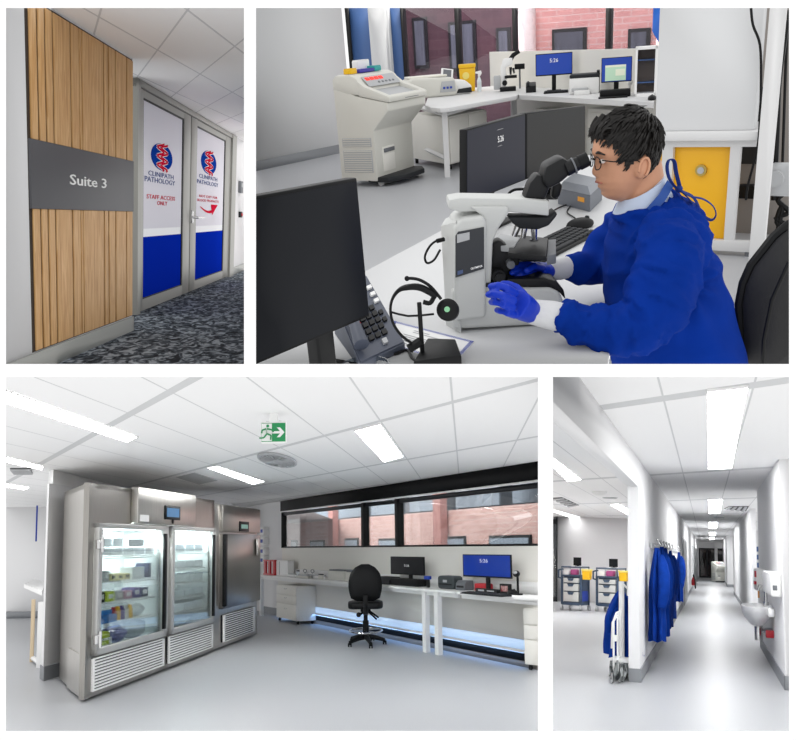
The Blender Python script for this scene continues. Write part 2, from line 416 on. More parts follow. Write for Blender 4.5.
def pedestal(g, w, d, h, label, handles=3, m=WARMW):
    """mobile drawer unit, front at y=0 facing -y, body behind"""
    T = thing(g, 'drawer_pedestal', label, 'drawers')
    b = MB(); b.box(-w/2, w/2, .02, d, .07, h, .004); part(T, 'body', b, m)
    hs = [.07, .07+(h-.09)*.46, .07+(h-.09)*.73, h-.01]
    for i in range(3):
        b = MB(); b.box(-w/2+.006, w/2-.006, 0, .022, hs[i]+.006, hs[i+1]-.004, .003); dr = part(T, 'drawer', b, m)
        if handles:
            hz_ = hs[i+1] - (hs[i+1]-hs[i])*.3; b = MB(); b.tube([(-.06, .0, hz_+.015), (-.055, -.02, hz_), (.055, -.02, hz_), (.06, 0, hz_+.015)], .005, 6); part(T, 'handle', b, CHROME, parent=dr)
    for sx in (-1, 1):
        for y in (.06, d-.06):
            b = MB(); b.cyl((sx*(w/2-.05)-.012, y, .03), (sx*(w/2-.05)+.012, y, .03), .03, n=14); b.box(sx*(w/2-.05)-.02, sx*(w/2-.05)+.02, y-.015, y+.015, .04, .072, .004); part(T, 'caster', b, BLACK)
    return T

def cryostat(g, w, d, h, label, name='cryostat'):
    """floor-standing freezing microtome; front faces -y"""
    T = thing(g, name, label, 'laboratory machine'); k = h
    prof = [(d*.45, .05*k), (d*.45, .86*k), (d*.40, .90*k), (-.0*d, .80*k), (-d*.62, .735*k), (-d*.62, .665*k), (-d*.30, .50*k), (-d*.30, .05*k)]
    b = MB(); b.prism(prof, 0, -w/2, w/2, b=.012); part(T, 'body', b, BODYW)
    # upper hood: raised console, side rails and lip round the open well
    b = MB(); b.prism([(d*.46, .865*k), (d*.46, .95*k), (d*.38, .985*k), (d*.10, .985*k), (-d*.02, .955*k), (-d*.18, .85*k), (-d*.18, .80*k), (d*.2, .82*k)], 0, -w/2-.004, w/2+.004, b=.02)
    part(T, 'hood', b, BODYW)
    b = MB()
    for sx in (-1, 1): b.prism([(-d*.64, .735*k), (-d*.64, .79*k), (-d*.18, .88*k), (-d*.05, .93*k), (-d*.05, .80*k)], 0, sx*(w/2-.04)-.045, sx*(w/2-.04)+.045, b=.015)
    b.prism([(-d*.66, .735*k), (-d*.66, .785*k), (-d*.55, .80*k), (-d*.55, .75*k)], 0, -w/2, w/2, b=.015); part(T, 'rim', b, BODYW)
    b = MB(); b.prism([(-d*.55, .772*k), (-d*.55, .778*k), (-d*.15, .845*k), (-d*.15, .838*k)], 0, -w/2+.08, w/2-.08); part(T, 'glass_lid', b, LGREY)
    b = MB(); b.prism([(-d*.19, .872*k), (-d*.035, .953*k), (-d*.03, .958*k), (-d*.185, .877*k)], 0, -w*.38, w*.42); cp = part(T, 'control_panel', b, LGREY)
    b = MB()
    for i in range(4): x = -w*.33 + i*w*.11; b.prism([(-d*.10, .923*k), (-d*.06, .944*k), (-d*.06, .95*k), (-d*.10, .929*k)], 0, x, x+w*.085)
    part(T, 'red_display', b, lamp_mat('red_digits', '#ff3020', .6), parent=cp)
    b = MB()
    for i in range(5): x = -w*.1 + i*w*.09; b.prism([(-d*.155, .893*k), (-d*.135, .903*k), (-d*.135, .908*k), (-d*.155, .898*k)], 0, x, x+w*.04)
    part(T, 'buttons', b, GREY, parent=cp)
    b = MB(); b.box(-w/2-.003, w/2+.003, -d*.62, d*.45, .797*k, .802*k)
    for x in (-w/2-.004,): pass
    # side grilles
    for z0, z1, nm in ((.36, .44, 'upper_grille'), (.13, .33, 'lower_grille')):
        b = MB(); b.box(-w/2-.006, -w/2+.002, -d*.24, d*.36, z0*k, z1*k, .004); n = max(4, int((z1-z0)*k/.022))
        gr = part(T, nm, b, LGREY); b = MB()
        for i in range(n): zz = z0*k + (i+.5)*(z1-z0)*k/n; b.box(-w/2-.012, -w/2-.004, -d*.22, d*.34, zz-.004, zz+.004)
        part(T, 'slats', b, BODYW, parent=gr)
    b = MB(); b.box(-w*.32, -w*.02, -d*.30-.006, -d*.29, .12*k, .34*k, .003); dr = part(T, 'drain_door', b, WARMW)
    b = MB(); b.box(-w*.30, -w*.04, -d*.30-.02, -d*.30-.004, .29*k, .325*k, .004); part(T, 'handle', b, GREY, parent=dr)
    b = MB(); b.prism([(-w/2, -d*.1), (-w/2+.02, -d*.5), (-w*.2, -d*.66), (w*.3, -d*.66), (w/2+.02, -d*.45), (w/2, -d*.1)], 2, .045, .10, b=.012); part(T, 'foot_plinth', b, DARK)
    for x, y in ((-w*.4, -d*.3), (w*.4, -d*.4), (-w*.4, d*.35), (w*.4, d*.35)):
        b = MB(); b.cyl((x-.02, y, .035), (x+.02, y, .035), .035, n=14); part(T, 'caster', b, LGREY)
    b = MB(); b.box(-w*.1, w*.25, -d*.66-.002, -d*.64, .752*k, .757*k); part(T, 'trim_line', b, GREY)
    return T

def carton(fr, x0, x1, y0, y1, z0, z1, m, label, cat='box', group=None, name='carton', lab=None):
    T = thing(fr, name, label, cat, group, org=((x0+x1)/2, (y0+y1)/2, z0))
    b = MB(); b.box(x0, x1, y0, y1, z0, z1, .003, 1); part(T, 'body', b, m)
    if lab: b = MB(); b.box(x0+(x1-x0)*.2, x0+(x1-x0)*.8, y0-.002, y0+.001, z0+(z1-z0)*.3, z0+(z1-z0)*.75); part(T, 'label_sticker', b, lab)
    return T

# ================================================================ the main laboratory (fridges and window bench)
R3 = room('lab', 272, 545, 272, 1.6, (6, 377, 538, 731)); H3 = 2.6
def f3(px, py, z=0): return R3.hz(px, py, z)
def xy(v): return (v.x, v.y)
BW = R3.toward((lambda p: (p.x, p.y, 0))(f3(537.6, 594.3, .92)), -36, 545, -1)   # window wall; x runs to the right, room is on -y
p, q = f3(270, 576, .92), f3(537.6, 603.5, .92)
BT = R3.toward((p.x, p.y, 0), -34, 545, -1)                                       # front edge of the window bench
FF = R3.along(f3(83, 703), f3(258, 635))                                           # front of the fridges
# shell
wl, wr = BW.hy(282, 546), BW.hy(537.6, 546)
def toR(fr, v): return R3.I @ (fr.M @ Vector(v))
FARY = 21.5
C0 = toR(BW, (wl.x, 0, 0)); C1 = f3(263, 573.6, .92); C2 = f3(229, 569.5, .92)
CW2 = toR(BW, (wr.x + 6, 0, 0))
pl = [(-14, 2), (14, 2), xy(CW2), xy(C0), (C0.x, 50), (-14, 50)]
b = MB(); b.face([(q_[0], q_[1], 0) for q_ in pl]); struct(R3, 'floor', b, FLOORV)
ceiling(R3, 'ceiling', H3, pl, (380.5, 421.1), (452.6, 402.2), (407.3, 459.4))
b = MB(); b.box(wl.x - .3, wr.x + 6, .0, .2, 0, 1.53); struct(BW, 'wall_back', b, WARMW)
# window band
WT, WB = 2.27, 1.53
b = MB(); b.box(wl.x, wr.x + 6, -.04, .16, 2.365, H3 - .001); struct(BW, 'trim_1', b, BLACK)
b = MB(); b.box(wl.x, wr.x + 6, -.05, -.02, 2.34, 2.365); struct(BW, 'trim_2', b, WHITE)
b = MB(); b.box(wl.x, wr.x + 6, .02, .10, WT, 2.34); struct(BW, 'trim_3', b, mat('navy_black', '#15181f', .4))
mull = [BW.hy(363, 520).x, BW.hy(397, 520).x]; xs = [wl.x, mull[0], mull[1], wr.x + 6]
for i in range(3):
    T = thing(BW, 'window_%d' % (i + 1), kind='structure', org=((xs[i]+xs[i+1])/2, .05, WB))
    b = MB(); b.box(xs[i] + .03, xs[i+1] - .03, .045, .055, WB + .03, WT); part(T, 'glass_pane', b, glassmat('window_glass', '#f2f5f6', .05))
    b = MB(); w = .06 if i else .04
    b.box(xs[i], xs[i] + w, -.02, .1, WB, WT + .1); b.box(xs[i+1] - .05, xs[i+1], -.02, .1, WB, WT + .1); b.box(xs[i], xs[i+1], .02, .08, WB, WB + .03); part(T, 'window_frame', b, BLACK)
# column block between fridges and window
FLm = (.05, .03)
b = MB(); b.prism([xy(C0), xy(C1), xy(C2), (C2.x + .3, C2.y + 4), (C0.x, C0.y + 1)], 2, 0, H3); struct(R3, 'wall_left', b, WALL)
dC = (Vector((C0.x, C0.y, 0)) - Vector((C1.x, C1.y, 0))).normalized()
b = MB(); kf = R3.along((C1.x, C1.y, 0), (C0.x, C0.y, 0)); b.box(0, (Vector((C0.x, C0.y))-Vector((C1.x, C1.y))).length, -.03, -.002, 0, .15); struct(kf, 'baseboard_left', b, SKIRT)
# far room on the left
b = MB(); b.box(-14, -4, FARY, FARY + .2, 0, H3); struct(R3, 'wall_far', b, WALL)
b = MB(); b.box(-14, -4, FARY - .03, FARY - .002, 0, .15); struct(R3, 'baseboard_far', b, SKIRT)
# partition behind the fridges
Dp = f3(59, 680.6)
b = MB(); e0, e1 = FF.I @ R3.M @ f3(43, 681), FF.I @ R3.M @ f3(58, 676)
b.prism([(e0.x, e0.y), (e1.x, e1.y), (7.2, 2.2), (7.2, 2.5), (e0.x + .2, e0.y + .13)], 2, 0, 2.42); struct(FF, 'wall_partition', b, WALL)
b = MB(); b.prism([(e0.x+.1, e0.y + .0), (7.2, 2.2), (7.2, 2.5), (e0.x + .25, e0.y + .14)], 2, 2.42, H3 - .004); struct(FF, 'trim_4', b, WHITE)
b = MB(); b.prism([(e0.x - .02, e0.y - .02), (e1.x, e1.y - .03), (e1.x, e1.y), (e0.x, e0.y), (e0.x+.2, e0.y+.14), (e0.x+.18, e0.y + .14)], 2, 0, .17); struct(FF, 'baseboard_partition', b, SKIRT)
g, s = at(R3, 33.5, 620); b = MB(); b.box(-.8*s, .8*s, 0, .02, 78*s, 150*s); solo(g, 'blue_edge_strip', b, BLUE, 'narrow blue vertical strip on the edge of the far opening, left of the fridges', 'trim strip')
g, s = at(R3, 39, 672)
T = thing(g, 'coat_hook', 'black wire bracket on top of the white partition end beside the fridges', 'bracket')
b = MB(); zt = 2.45
b.tube([(6*s, .2, zt), (5*s, .1, zt+.12), (9*s, .0, zt+.2), (13*s, -.1, zt+.14), (15*s, -.1, zt+.16)], .02, 6); part(T, 'hook', b, BLACK)
b = MB(); b.box(7*s, 12*s, .0, .05, 2.2, 2.5, .02); part(T, 'plate', b, LGREY)

# ---------------------------------------------------------------- fridges
def fz(px, py): v = FF.hy(px, py, 0); return v.x, v.z
sk = FF.I @ R3.M @ f3(59, 680.6)                       # back corner of the end panel
X1, ZT = fz(213.7, 600)[0], 2.30; DEP = .62
T1 = thing(FF, 'laboratory_fridge', 'wide stainless steel double fridge with two lit glass doors full of packets', 'fridge')
b = MB(); b.prism([(0, 0), (.10, 0), (sk.x + .12, sk.y), (sk.x, sk.y)], 2, .03, ZT); b.box(X1 - .08, X1, 0, DEP, .03, ZT)
b.prism([(sk.x, sk.y), (sk.x+.1, sk.y), (X1, DEP), (X1, DEP-.05), (sk.x*.55, DEP-.05)], 2, .03, ZT); b.prism([(0, 0), (X1, 0), (X1, DEP), (sk.x, sk.y)], 2, ZT - .05, ZT)
b.prism([(.03, .02), (X1, .02), (X1, DEP-.02), (sk.x*.55, DEP-.02)], 2, .03, .47); part(T1, 'cabinet', b, STEEL)
d1x0, d1x1 = fz(91.6, 600)[0], fz(163, 600)[0]; d2x0, d2x1 = fz(167, 600)[0], fz(211.5, 600)[0]; DT, DB = 1.87, .46
b = MB(); b.box(0, d1x0, -.012, .05, .03, ZT); b.box(d1x1, d2x0, -.0, .1, .03, DT); b.box(d2x1, X1, 0, .05, .03, ZT); b.box(d1x0, X1, -.0, .06, DT, ZT); b.box(d1x0, X1, 0, .04, .03, DB); part(T1, 'front_frame', b, STEELD)
b = MB(); c0, c1 = fz(131, 500)[0], fz(190, 500)[0]; b.box(c0, c1, -.09, 0, 1.88, ZT + .02, .012); cb = part(T1, 'control_box', b, STEEL)
s0, sz0 = fz(157.5, 519.5); s1, sz1 = fz(173, 507)
b = MB(); b.box(s0, s1, -.105, -.088, sz0, sz1, .004); dp = part(T1, 'display', b, BLACK, parent=None)
b = MB(); b.box(s0+.05, s1-.05, -.108, -.104, sz0+.035, sz1-.03); part(T1, 'display_screen', b, mat('lit_display', '#3f6f98', .3, emit='#4f86b0', es=.05), parent=dp)
b = MB(); b.box(c0+.06, c0+.34, -.093, -.089, 1.91, 1.99); part(T1, 'label_sticker', b, WHITE)
b = MB(); b.cyl((s0+.3, -.1, 1.93), (s0+.3, -.088, 1.93), .03, n=14); part(T1, 'lock', b, BLACK)
LIN = mat('fridge_liner', '#dfe6e6', .4)
FRL = []
for (a, c, nm) in ((d1x0, d1x1, 'a'), (d2x0, d2x1, 'b')):
    b = MB(); w = (c - a); fw = .10 if nm == 'a' else .09
    b.box(a, a+fw, -.07, -.005, DB, DT, .01); b.box(c-fw*1.5, c, -.07, -.005, DB, DT, .01); b.box(a, c, -.07, -.005, DB, DB+.075, .01); b.box(a, c, -.07, -.005, DT-.055, DT, .01)
    dr = part(T1, 'door', b, mat('aluminium_frame', '#c3c3c1', .4, .6))
    b = MB(); b.box(a+fw-.01, c-fw*1.5+.01, -.045, -.035, DB+.06, DT-.05); part(T1, 'glass', b, GLASS, parent=dr)
    b = MB()
    for z in (DB+.12, DT-.28):
        b.box(a-.05, a+.05, -.1, -.05, z, z+.1, .01); b.cyl((a-.01, -.11, z-.03), (a-.01, -.11, z+.14), .02, n=10)
    if nm == 'a': part(T1, 'hinge', b, CHROME, parent=dr)
    b = MB(); b.box(c-fw*1.6, c-fw*.9, -.085, -.05, DB+.1, DT-.1, .004); part(T1, 'gasket', b, BLACK, parent=dr)
    b = MB(); b.box(a+.1, c-.1, .04, .06, .10, DB-.0); b = MB()
    z0, z1 = .09, DB-.03; b.box(a, c-.03, -.02, .0, z0, z1); gr = part(T1, 'grille', b, DARK); b = MB()
    b.box(a, a+.035, -.04, -.01, z0, z1); b.box(c-.06, c-.025, -.04, -.01, z0, z1)
    for i in range(11): z = z0 + i*(z1-z0-.012)/10; b.box(a+.03, c-.05, -.04, -.018, z, z+.016)
    part(T1, 'louvres', b, WMETAL, parent=gr)
    sx = sk.x/sk.y if nm == 'a' else 0
    b = MB(); b.box(a+sx*DEP, c, DEP-.08, DEP-.055, DB, DT); b.prism([(a-.02+.06*sx, .06), (a+.06*sx, .06), (a+(DEP-.06)*sx, DEP-.06), (a-.02+(DEP-.06)*sx, DEP-.06)], 2, DB, DT); b.box(c, c+.02, .06, DEP-.06, DB, DT); b.prism([(a+.06*sx, .06), (c, .06), (c, DEP-.06), (a+(DEP-.06)*sx, DEP-.06)], 2, DB, DB+.02); part(T1, 'liner', b, LIN)
    b = MB(); b.box(a+.25, c-.05, .10, .16, DT-.06, DT-.03); b.box(a+.01, a+.05, -.03, .03, DB+.1, DT-.1); part(T1, 'interior_lamp', b, lamp_mat('fridge_lamp', '#f4ffff', 12)); FRL.append(((a+c)/2+.2, c-a))
SH1 = [.50, .74, .98, 1.21, 1.50]; SH2 = [.50, .70, .90, 1.10, 1.30, 1.52]
sx_ = lambda a: 1.4 if a < 1 else 0.0
for zs, a, c in ((SH1, d1x0, d1x1), (SH2, d2x0, d2x1)):
    for z in zs[1:]:
        b = MB()
        for i in range(24): x = a+.12 + i*(c-a-.15)/23; b.cyl((x, .07, z), (min(c, x+.5*sx_(a)), .5, z), .004, n=5)
        b.cyl((a+.02, .1, z), (c-.02, .1, z), .008, n=6); b.cyl((a+.02, .1, z-.025), (c-.02, .1, z-.025), .006, n=6); b.cyl((a+.02+.5*sx_(a), .5, z), (c-.02, .5, z), .008, n=6)
        part(T1, 'wire_shelf', b, WMETAL)
rnd = random.Random(3)
BOXW = mat('white_card', '#e9edf0', .6); PURP = mat('purple_card', '#5b4a9a', .6); LIME = mat('lime_plastic', '#c9dd3c', .5); TEAL = mat('blue_tube_caps', '#2b6fb5', .5); CREAM = mat('cream_card', '#ded6a0', .6); PINKC = mat('pink_card', '#cf9cae', .6); CLEARP = mat('pale_plastic_wrap', '#dfe7ea', .35, var=.15, vs=14, bump=.4, bs=30)
def row(n, x0, x1, z, hgt, m, label, group, dy=.08, dpt=.16, gap=.04, lab=None):
    w = (x1-x0)/n
    for i in range(n):
        carton(FF, x0+i*w+gap/2, x0+(i+1)*w-gap/2, dy, dy+dpt, z+.012, z+hgt*(1-.08*rnd.random()), m, label, 'box', group, lab=lab)
L1 = d1x0 + .30; W1 = d1x1 - .1 - L1
row(5, L1, L1+W1, SH1[4], .10, BOXW, 'white carton in the lower row on the top shelf of the left glass fridge', 'white cartons on top fridge shelf')
row(2, L1+.05, L1+W1*.42, SH1[4]+.1, .11, BOXW, 'white carton stacked above the row at the left of the top fridge shelf', 'upper white cartons in fridge')
carton(FF, L1+W1*.5, L1+W1*.78, .08, .24, SH1[4]+.112, SH1[4]+.2, LGREY, 'grey folded packet on top of the white cartons, top shelf of left fridge', 'packet', name='packet')
row(2, L1, L1+W1*.2, SH1[3], .13, LGREY, 'small grey carton at the left of the second shelf of the left fridge', 'grey cartons on second shelf', lab=WHITE)
row(3, L1+W1*.2, L1+W1*.55, SH1[3], .09, CREAM, 'small cream box with dark lid in middle of second fridge shelf', 'cream boxes on second shelf', lab=DARK)
carton(FF, L1+W1*.58, L1+W1*.8, .08, .24, SH1[3]+.012, SH1[3]+.15, CLEARP, 'clear plastic bag of supplies on second shelf of left fridge', 'bag', name='plastic_bag')
carton(FF, L1+W1*.86, L1+W1*.93, .08, .24, SH1[3]+.012, SH1[3]+.19, mat('dark_blue_card', '#2a3b6b', .5), 'slim dark blue carton at the right end of the second fridge shelf', 'box')
for i, (m, nm, hh) in enumerate(((DARK, 'charcoal', .13), (LIME, 'lime green', .12), (LGREY, 'pale grey', .12), (PINKC, 'pink', .11), (PURP, 'purple', .13), (mat('dark_blue_card', '#2a3b6b', .5), 'navy blue', .12))):
    carton(FF, L1+W1*(.01+i*.15), L1+W1*(.01+i*.15+.12), .08, .24, SH1[2]+.012, SH1[2]+hh, m, nm+' carton on the middle shelf of the left glass fridge', 'box', lab=WHITE)
T = thing(FF, 'tube_rack', 'rack of blue capped tubes on the fourth shelf of the left fridge', 'tube rack', org=(L1+.2, .2, SH1[1]))
b = MB(); b.box(L1+.03, L1+.55, .08, .24, SH1[1]+.012, SH1[1]+.10, .004); part(T, 'rack', b, TEAL)
b = MB()
for i in range(7): b.cyl((L1+.07+i*.073, .15, SH1[1]+.09), (L1+.07+i*.073, .15, SH1[1]+.15), .026, n=8)
part(T, 'tube_caps', b, mat('sky_blue_caps', '#3f8fd8', .4))
for i in range(5):
    x = L1+W1*(.36+i*.07); b = MB(); b.cyl((x, .15, SH1[1]+.01), (x, .15, SH1[1]+.13), .035, n=10); b.cyl((x, .15, SH1[1]+.13), (x, .15, SH1[1]+.17), .025, n=10)
    solo(FF, 'reagent_bottle', b, [RED, YEL, PURP, WHITE, YEL][i], ['red', 'first yellow', 'violet', 'white', 'second yellow'][i]+' capped reagent bottle on the fourth shelf of the left fridge', 'bottle', org=(x, .3, SH1[1]))
def bag(x, y, z, rx, ry, rz, m, label, seed):
    b = MB(); b.ball((0, 0, rz), (rx, ry, rz), 20)
    for v in b.bm.verts:
        n = noise.noise(v.co*9 + Vector((seed, 0, 0))); v.co *= 1 + .3*n; v.co.z = max(0, v.co.z)
    b.xf(Matrix.Translation((x, y, z))); return solo(FF, 'plastic_bag', b, m, label, 'bag', org=(x, y, z))
carton(FF, L1+.03, L1+.42, .08, .24, DB+.03, DB+.13, WHITE, 'white tray of lime topped packs at bottom left of the left fridge', 'tray', lab=LIME)
carton(FF, L1+.03, L1+.36, .08, .24, DB+.131, DB+.2, LIME, 'lime green pack on top of the white tray in left fridge', 'pack', name='pack')
bag(L1+.7, .18, DB+.03, .28, .1, .10, mat('violet_mixed_bag', '#8d8fc0', .5, var=.4, vs=25), 'bag of violet packets at the bottom of the left fridge', 3)
bag(L1+1.25, .18, DB+.03, .30, .11, .12, CLEARP, 'large crumpled clear bag on the bottom of the left fridge', 8)
bag(L1+W1*.8, .2, SH1[1]+.012, .2, .1, .07, CLEARP, 'crumpled clear bag on the fourth shelf of the left fridge', 5)
L2 = d2x0+.1; W2 = d2x1-.16-L2
for k, z in enumerate(SH2[1:]):
    row(4, L2, L2+W2, z, .10 if k % 2 else .12, BOXW if k > 2 else CLEARP, 'clear wrapped tray on shelf %s of the right glass fridge' % ['one from the bottom', 'two from the bottom', 'three from the bottom', 'four from the bottom', 'at the top'][k], 'trays on right fridge shelf ' + 'abcde'[k], dpt=.3)
bag(L2+.9, .2, DB+.03, .45, .12, .07, CLEARP, 'flat clear bag lying on the bottom of the right fridge', 11)
for x_, w__ in FRL: area_light(FF, (x_, .25, DT-.08), Matrix.Rotation(.1, 4, 'X'), w__*.6, .3, 55, (.94, 1, 1), 'fridge_light')
# second unit with a solid door
X2 = fz(258, 600)[0]; off = X1 + .03
T2 = thing(FF, 'laboratory_freezer', 'tall stainless steel freezer with solid door beside the glass fridges', 'freezer', org=(off, 0, 0))
b = MB(); b.box(off, X2, .02, DEP, .03, 2.26, .004); part(T2, 'cabinet', b, STEEL)
xa = fz(220, 600)[0]
b = MB(); b.box(xa, X2, -.04, .02, 1.82, 2.24, .006); cb = part(T2, 'control_box', b, STEELD)
q0, w0 = fz(236.7, 531.5); q1, w1 = fz(246, 522); b = MB(); b.box(q0, q1, -.055, -.038, w0, w1, .004); dp = part(T2, 'display', b, BLACK)
b = MB(); b.box(q0+.08, q1-.08, -.058, -.054, w0+.05, w1-.05); part(T2, 'display_screen', b, mat('lit_display_green', '#4a8a80', .3, emit='#4f9a8c', es=.4), parent=dp)
b = MB(); b.box(xa, X2-.02, -.05, .02, .62, 1.79, .008); dr = part(T2, 'door', b, steel('door_steel', '#8f8c88', .28))
b = MB(); b.box(xa-.02, xa+.1, -.09, -.04, .66, 1.78, .01); part(T2, 'handle', b, BLACK, parent=dr)
b = MB(); b.box(X2-.35, X2-.22, -.09, -.05, 1.42, 1.72, .02); part(T2, 'latch', b, STEEL, parent=dr)
u0, v0 = fz(222, 643); u1, v1 = fz(253.4, 607.7)
b = MB(); b.box(u0, u1, -.01, .02, .10, .52); gr = part(T2, 'grille', b, DARK); b = MB()
b.box(u0, u0+.08, -.03, -.005, .1, .52); b.box(u1-.08, u1, -.03, -.005, .1, .52)
for i in range(13): z = .1 + i*.034; b.box(u0+.05, u1-.05, -.03, -.008, z, z+.013)
part(T2, 'louvres', b, WMETAL, parent=gr)

# ---------------------------------------------------------------- window bench
def benchpoly(x0, x1): # plan polygon between the front edge and the wall
    a, c = BT.sub(x0).M.translation, BT.sub(x1).M.translation
    la, lc = R3.I @ a, R3.I @ c
    wa, wc = BW.I @ a, BW.I @ c
    ya, yc = max(-.001, -.001), -.001
    A, C_ = toR(BW, (wa.x + .0, -.002, 0)), toR(BW, (wc.x, -.002, 0))
    return [xy(la), xy(lc), xy(C_), xy(A)]
xl = (BT.I @ R3.M @ f3(257, 575, .92)).x; xm = (BT.I @ R3.M @ f3(432, 592.7, .92)).x; xr = (BT.I @ R3.M @ f3(537.6, 603.5, .92)).x + 1.5
def bench(x0, x1, label, legs):
    T = thing(BT, 'laboratory_bench', label, 'bench', org=(x0, 0, 0)); I = BT.I @ R3.M
    P = [I @ Vector((p[0], p[1], 0)) for p in benchpoly(x0, x1)]
    b = MB(); b.prism([(p.x, p.y) for p in P], 2, .885, .92); part(T, 'worktop', b, WHITE)
    b = MB(); b.box(x0+.05, x1-.05, .06, .10, .83, .885); part(T, 'apron', b, WMETAL)
    for x in legs:
        b = MB(); b.box(x-.055, x+.055, .03, .10, 0, .885); part(T, 'leg', b, WMETAL)
    return T
lg1, lg2 = (BT.I @ R3.M @ f3(428, 652)).x, (BT.I @ R3.M @ f3(437, 655)).x
bench(xl, xm-.01, 'long white laboratory bench under the window, left of the paired legs', [xl+.08, lg1])
bench(xm+.01, xr, 'white laboratory bench at the right under the window with blue lit monitor', [lg2])
# modesty panel, floor-level window strip and black rail behind the bench
b = MB(); b.box(wl.x, wr.x+6, -.10, -.08, .34, .884); struct(BW, 'trim_5', b, WARMW)
b = MB(); b.box(wl.x, wr.x+6, -.09, -.05, .22, .34); struct(BW, 'window_4', b, mat('frosted_daylight_strip', '#cfe2f8', .4, emit='#b9d8ff', es=.5))
b = MB(); b.box(wl.x, wr.x+6, -.16, -.09, .185, .22); struct(BW, 'trim_6', b, WMETAL)
b = MB(); b.box(wl.x, wr.x+6, -.11, -.05, .08, .185); struct(BW, 'trim_7', b, BLACK)
b = MB(); b.box(wl.x, wr.x+6, -.10, -.04, 0, .08); struct(BW, 'baseboard_back', b, mat('grey_brown_skirting', '#8a8580', .6))
area_light(BW, ((wl.x+wr.x)/2, -.18, .18), Matrix.Rotation(.5, 4, 'X'), abs(wr.x-wl.x)-.3, .05, 14, (.25, .5, 1), 'added_blue_glow_light')  # lamp added to imitate blue daylight reflected on the floor
b = MB(); b.box(wl.x+.1, wr.x+6, -.06, -.003, .92, 1.07); struct(BW, 'trim_9', b, WHITE)
# pedestals
g, s = at(R3, 286, 622.5, 0, 0); p0 = f3(276.5, 619.5); p1 = f3(296, 624.8); gp = R3.along(((p0.x+p1.x)/2, (p0.y+p1.y)/2, 0), ((p0.x+p1.x)/2+(p1.x-p0.x), (p0.y+p1.y)/2+(p1.y-p0.y), 0))
g, s = at(R3, 286, 623.5, 0, .12); pp = [BT.I @ R3.M @ f3(276.5, 620.5), BT.I @ R3.M @ f3(296, 625)]; g = BT.sub((pp[0].x+pp[1].x)/2, (pp[0].y+pp[1].y)/2, 0); pedestal(g, pp[1].x-pp[0].x, .42, 37*s, 'cream mobile drawer pedestal under the left end of the long bench')
g, s = at(R3, 541, 672, 0, -.62)
T = pedestal(g, 40*s, .62, 62*s, 'cream mobile drawer pedestal cut by the right edge, under the right bench', handles=0)

# drafting chair seen from behind
g, s = at(R3, 366, 646); T = thing(g, 'drafting_chair', 'black drafting chair on casters standing at the window bench', 'chair')
hb = 80*s
b = MB(); rings = []
for k in range(13):
    t = k/12; z = 44*s + t*37*s; hw = (13.5 + 3.5*math.sin(PI*min(1, t*1.15)) - 5.5*max(0, t-.72)/.28*max(0, t-.72)/.28*1.3)*s; th = .045*(1 - .5*abs(2*t-1)**4)
    if k in (0, 12): hw *= .62; th *= .5
    rings.append([Vector((math.copysign(abs(math.cos(a))**.6, math.cos(a))*hw, .02 + math.sin(a)*th - .06*math.cos(PI*(t-.45))*.6, z)) for a in [2*PI*i/24 for i in range(24)]])
b.loft(rings); part(T, 'backrest', b, BLACK)
b = MB(); b.box(-2.5*s, 2.5*s, -.12, -.07, 36*s, 50*s, .01); b.tube([(0, -.1, 40*s), (0, -.1, 34*s), (0, .05, 32*s), (0, .2, 34*s)], [.045]*4, 8); part(T, 'back_bracket', b, BLACK)
b = MB(); b.prism([(-17.5*s, -.02), (-14*s, -.12), (14*s, -.12), (17.5*s, -.02), (18*s, .3), (15*s, .5), (-15*s, .5), (-18*s, .3)], 2, 36.5*s, 43.5*s, b=.035, seg=3); part(T, 'seat', b, BLACK)
b = MB(); b.cyl((0, .2, 10*s), (0, .2, 24*s), .05, n=14); b.cyl((0, .2, 24*s), (0, .2, 36*s), .035, n=14); b.box(-.08, .08, .1, .3, 33*s, 37*s, .01); part(T, 'gas_column', b, BLACK)
b = MB()
b.tube([(-.02, .0, 34*s), (-6*s, -.05, 31*s)], .02, 8); b.ball((-7*s, -.05, 31*s), .04, 10); b.tube([(2*s, .1, 34*s), (11*s, .0, 26*s)], .014, 6); b.tube([(4*s, .1, 34*s), (13*s, .02, 27.5*s)], .014, 6); part(T, 'levers', b, BLACK)
b = MB(); b.tube([(math.cos(a)*16.5*s, .2+math.sin(a)*30*s, 14*s) for a in [2*PI*i/28 for i in range(28)]], .014, 8, closed=True)
for a in (.5, 2.6, 4.7): b.tube([(0, .2, 15*s), (math.cos(a)*16.5*s,   .2+math.sin(a)*30*s, 14*s)], .012, 6)
part(T, 'foot_ring', b, CHROME)
for k in range(5):
    a = -PI/2 + .25 + k*2*PI/5; ex, ey = math.cos(a)*19*s, .2+math.sin(a)*36*s
    b = MB(); b.tube([(0, .2, 8*s), (ex*.5, .2+(ey-.2)*.5, 7*s), (ex, ey, 4.6*s)], [.05, .038, .026], 8); part(T, 'leg', b, BLACK)
    b = MB(); b.cyl((ex-.03, ey, 2*s), (ex-.008, ey, 2*s), 2*s, n=14); b.cyl((ex+.008, ey, 2*s), (ex+.03, ey, 2*s), 2*s, n=14); b.cyl((ex, ey, 2*s), (ex, ey, 5*s), .012, n=8); part(T, 'caster', b, BLACK)

WY = min((BT.I @ BW.M @ Vector((x_, 0, 0))).y for x_ in (wl.x, wr.x))
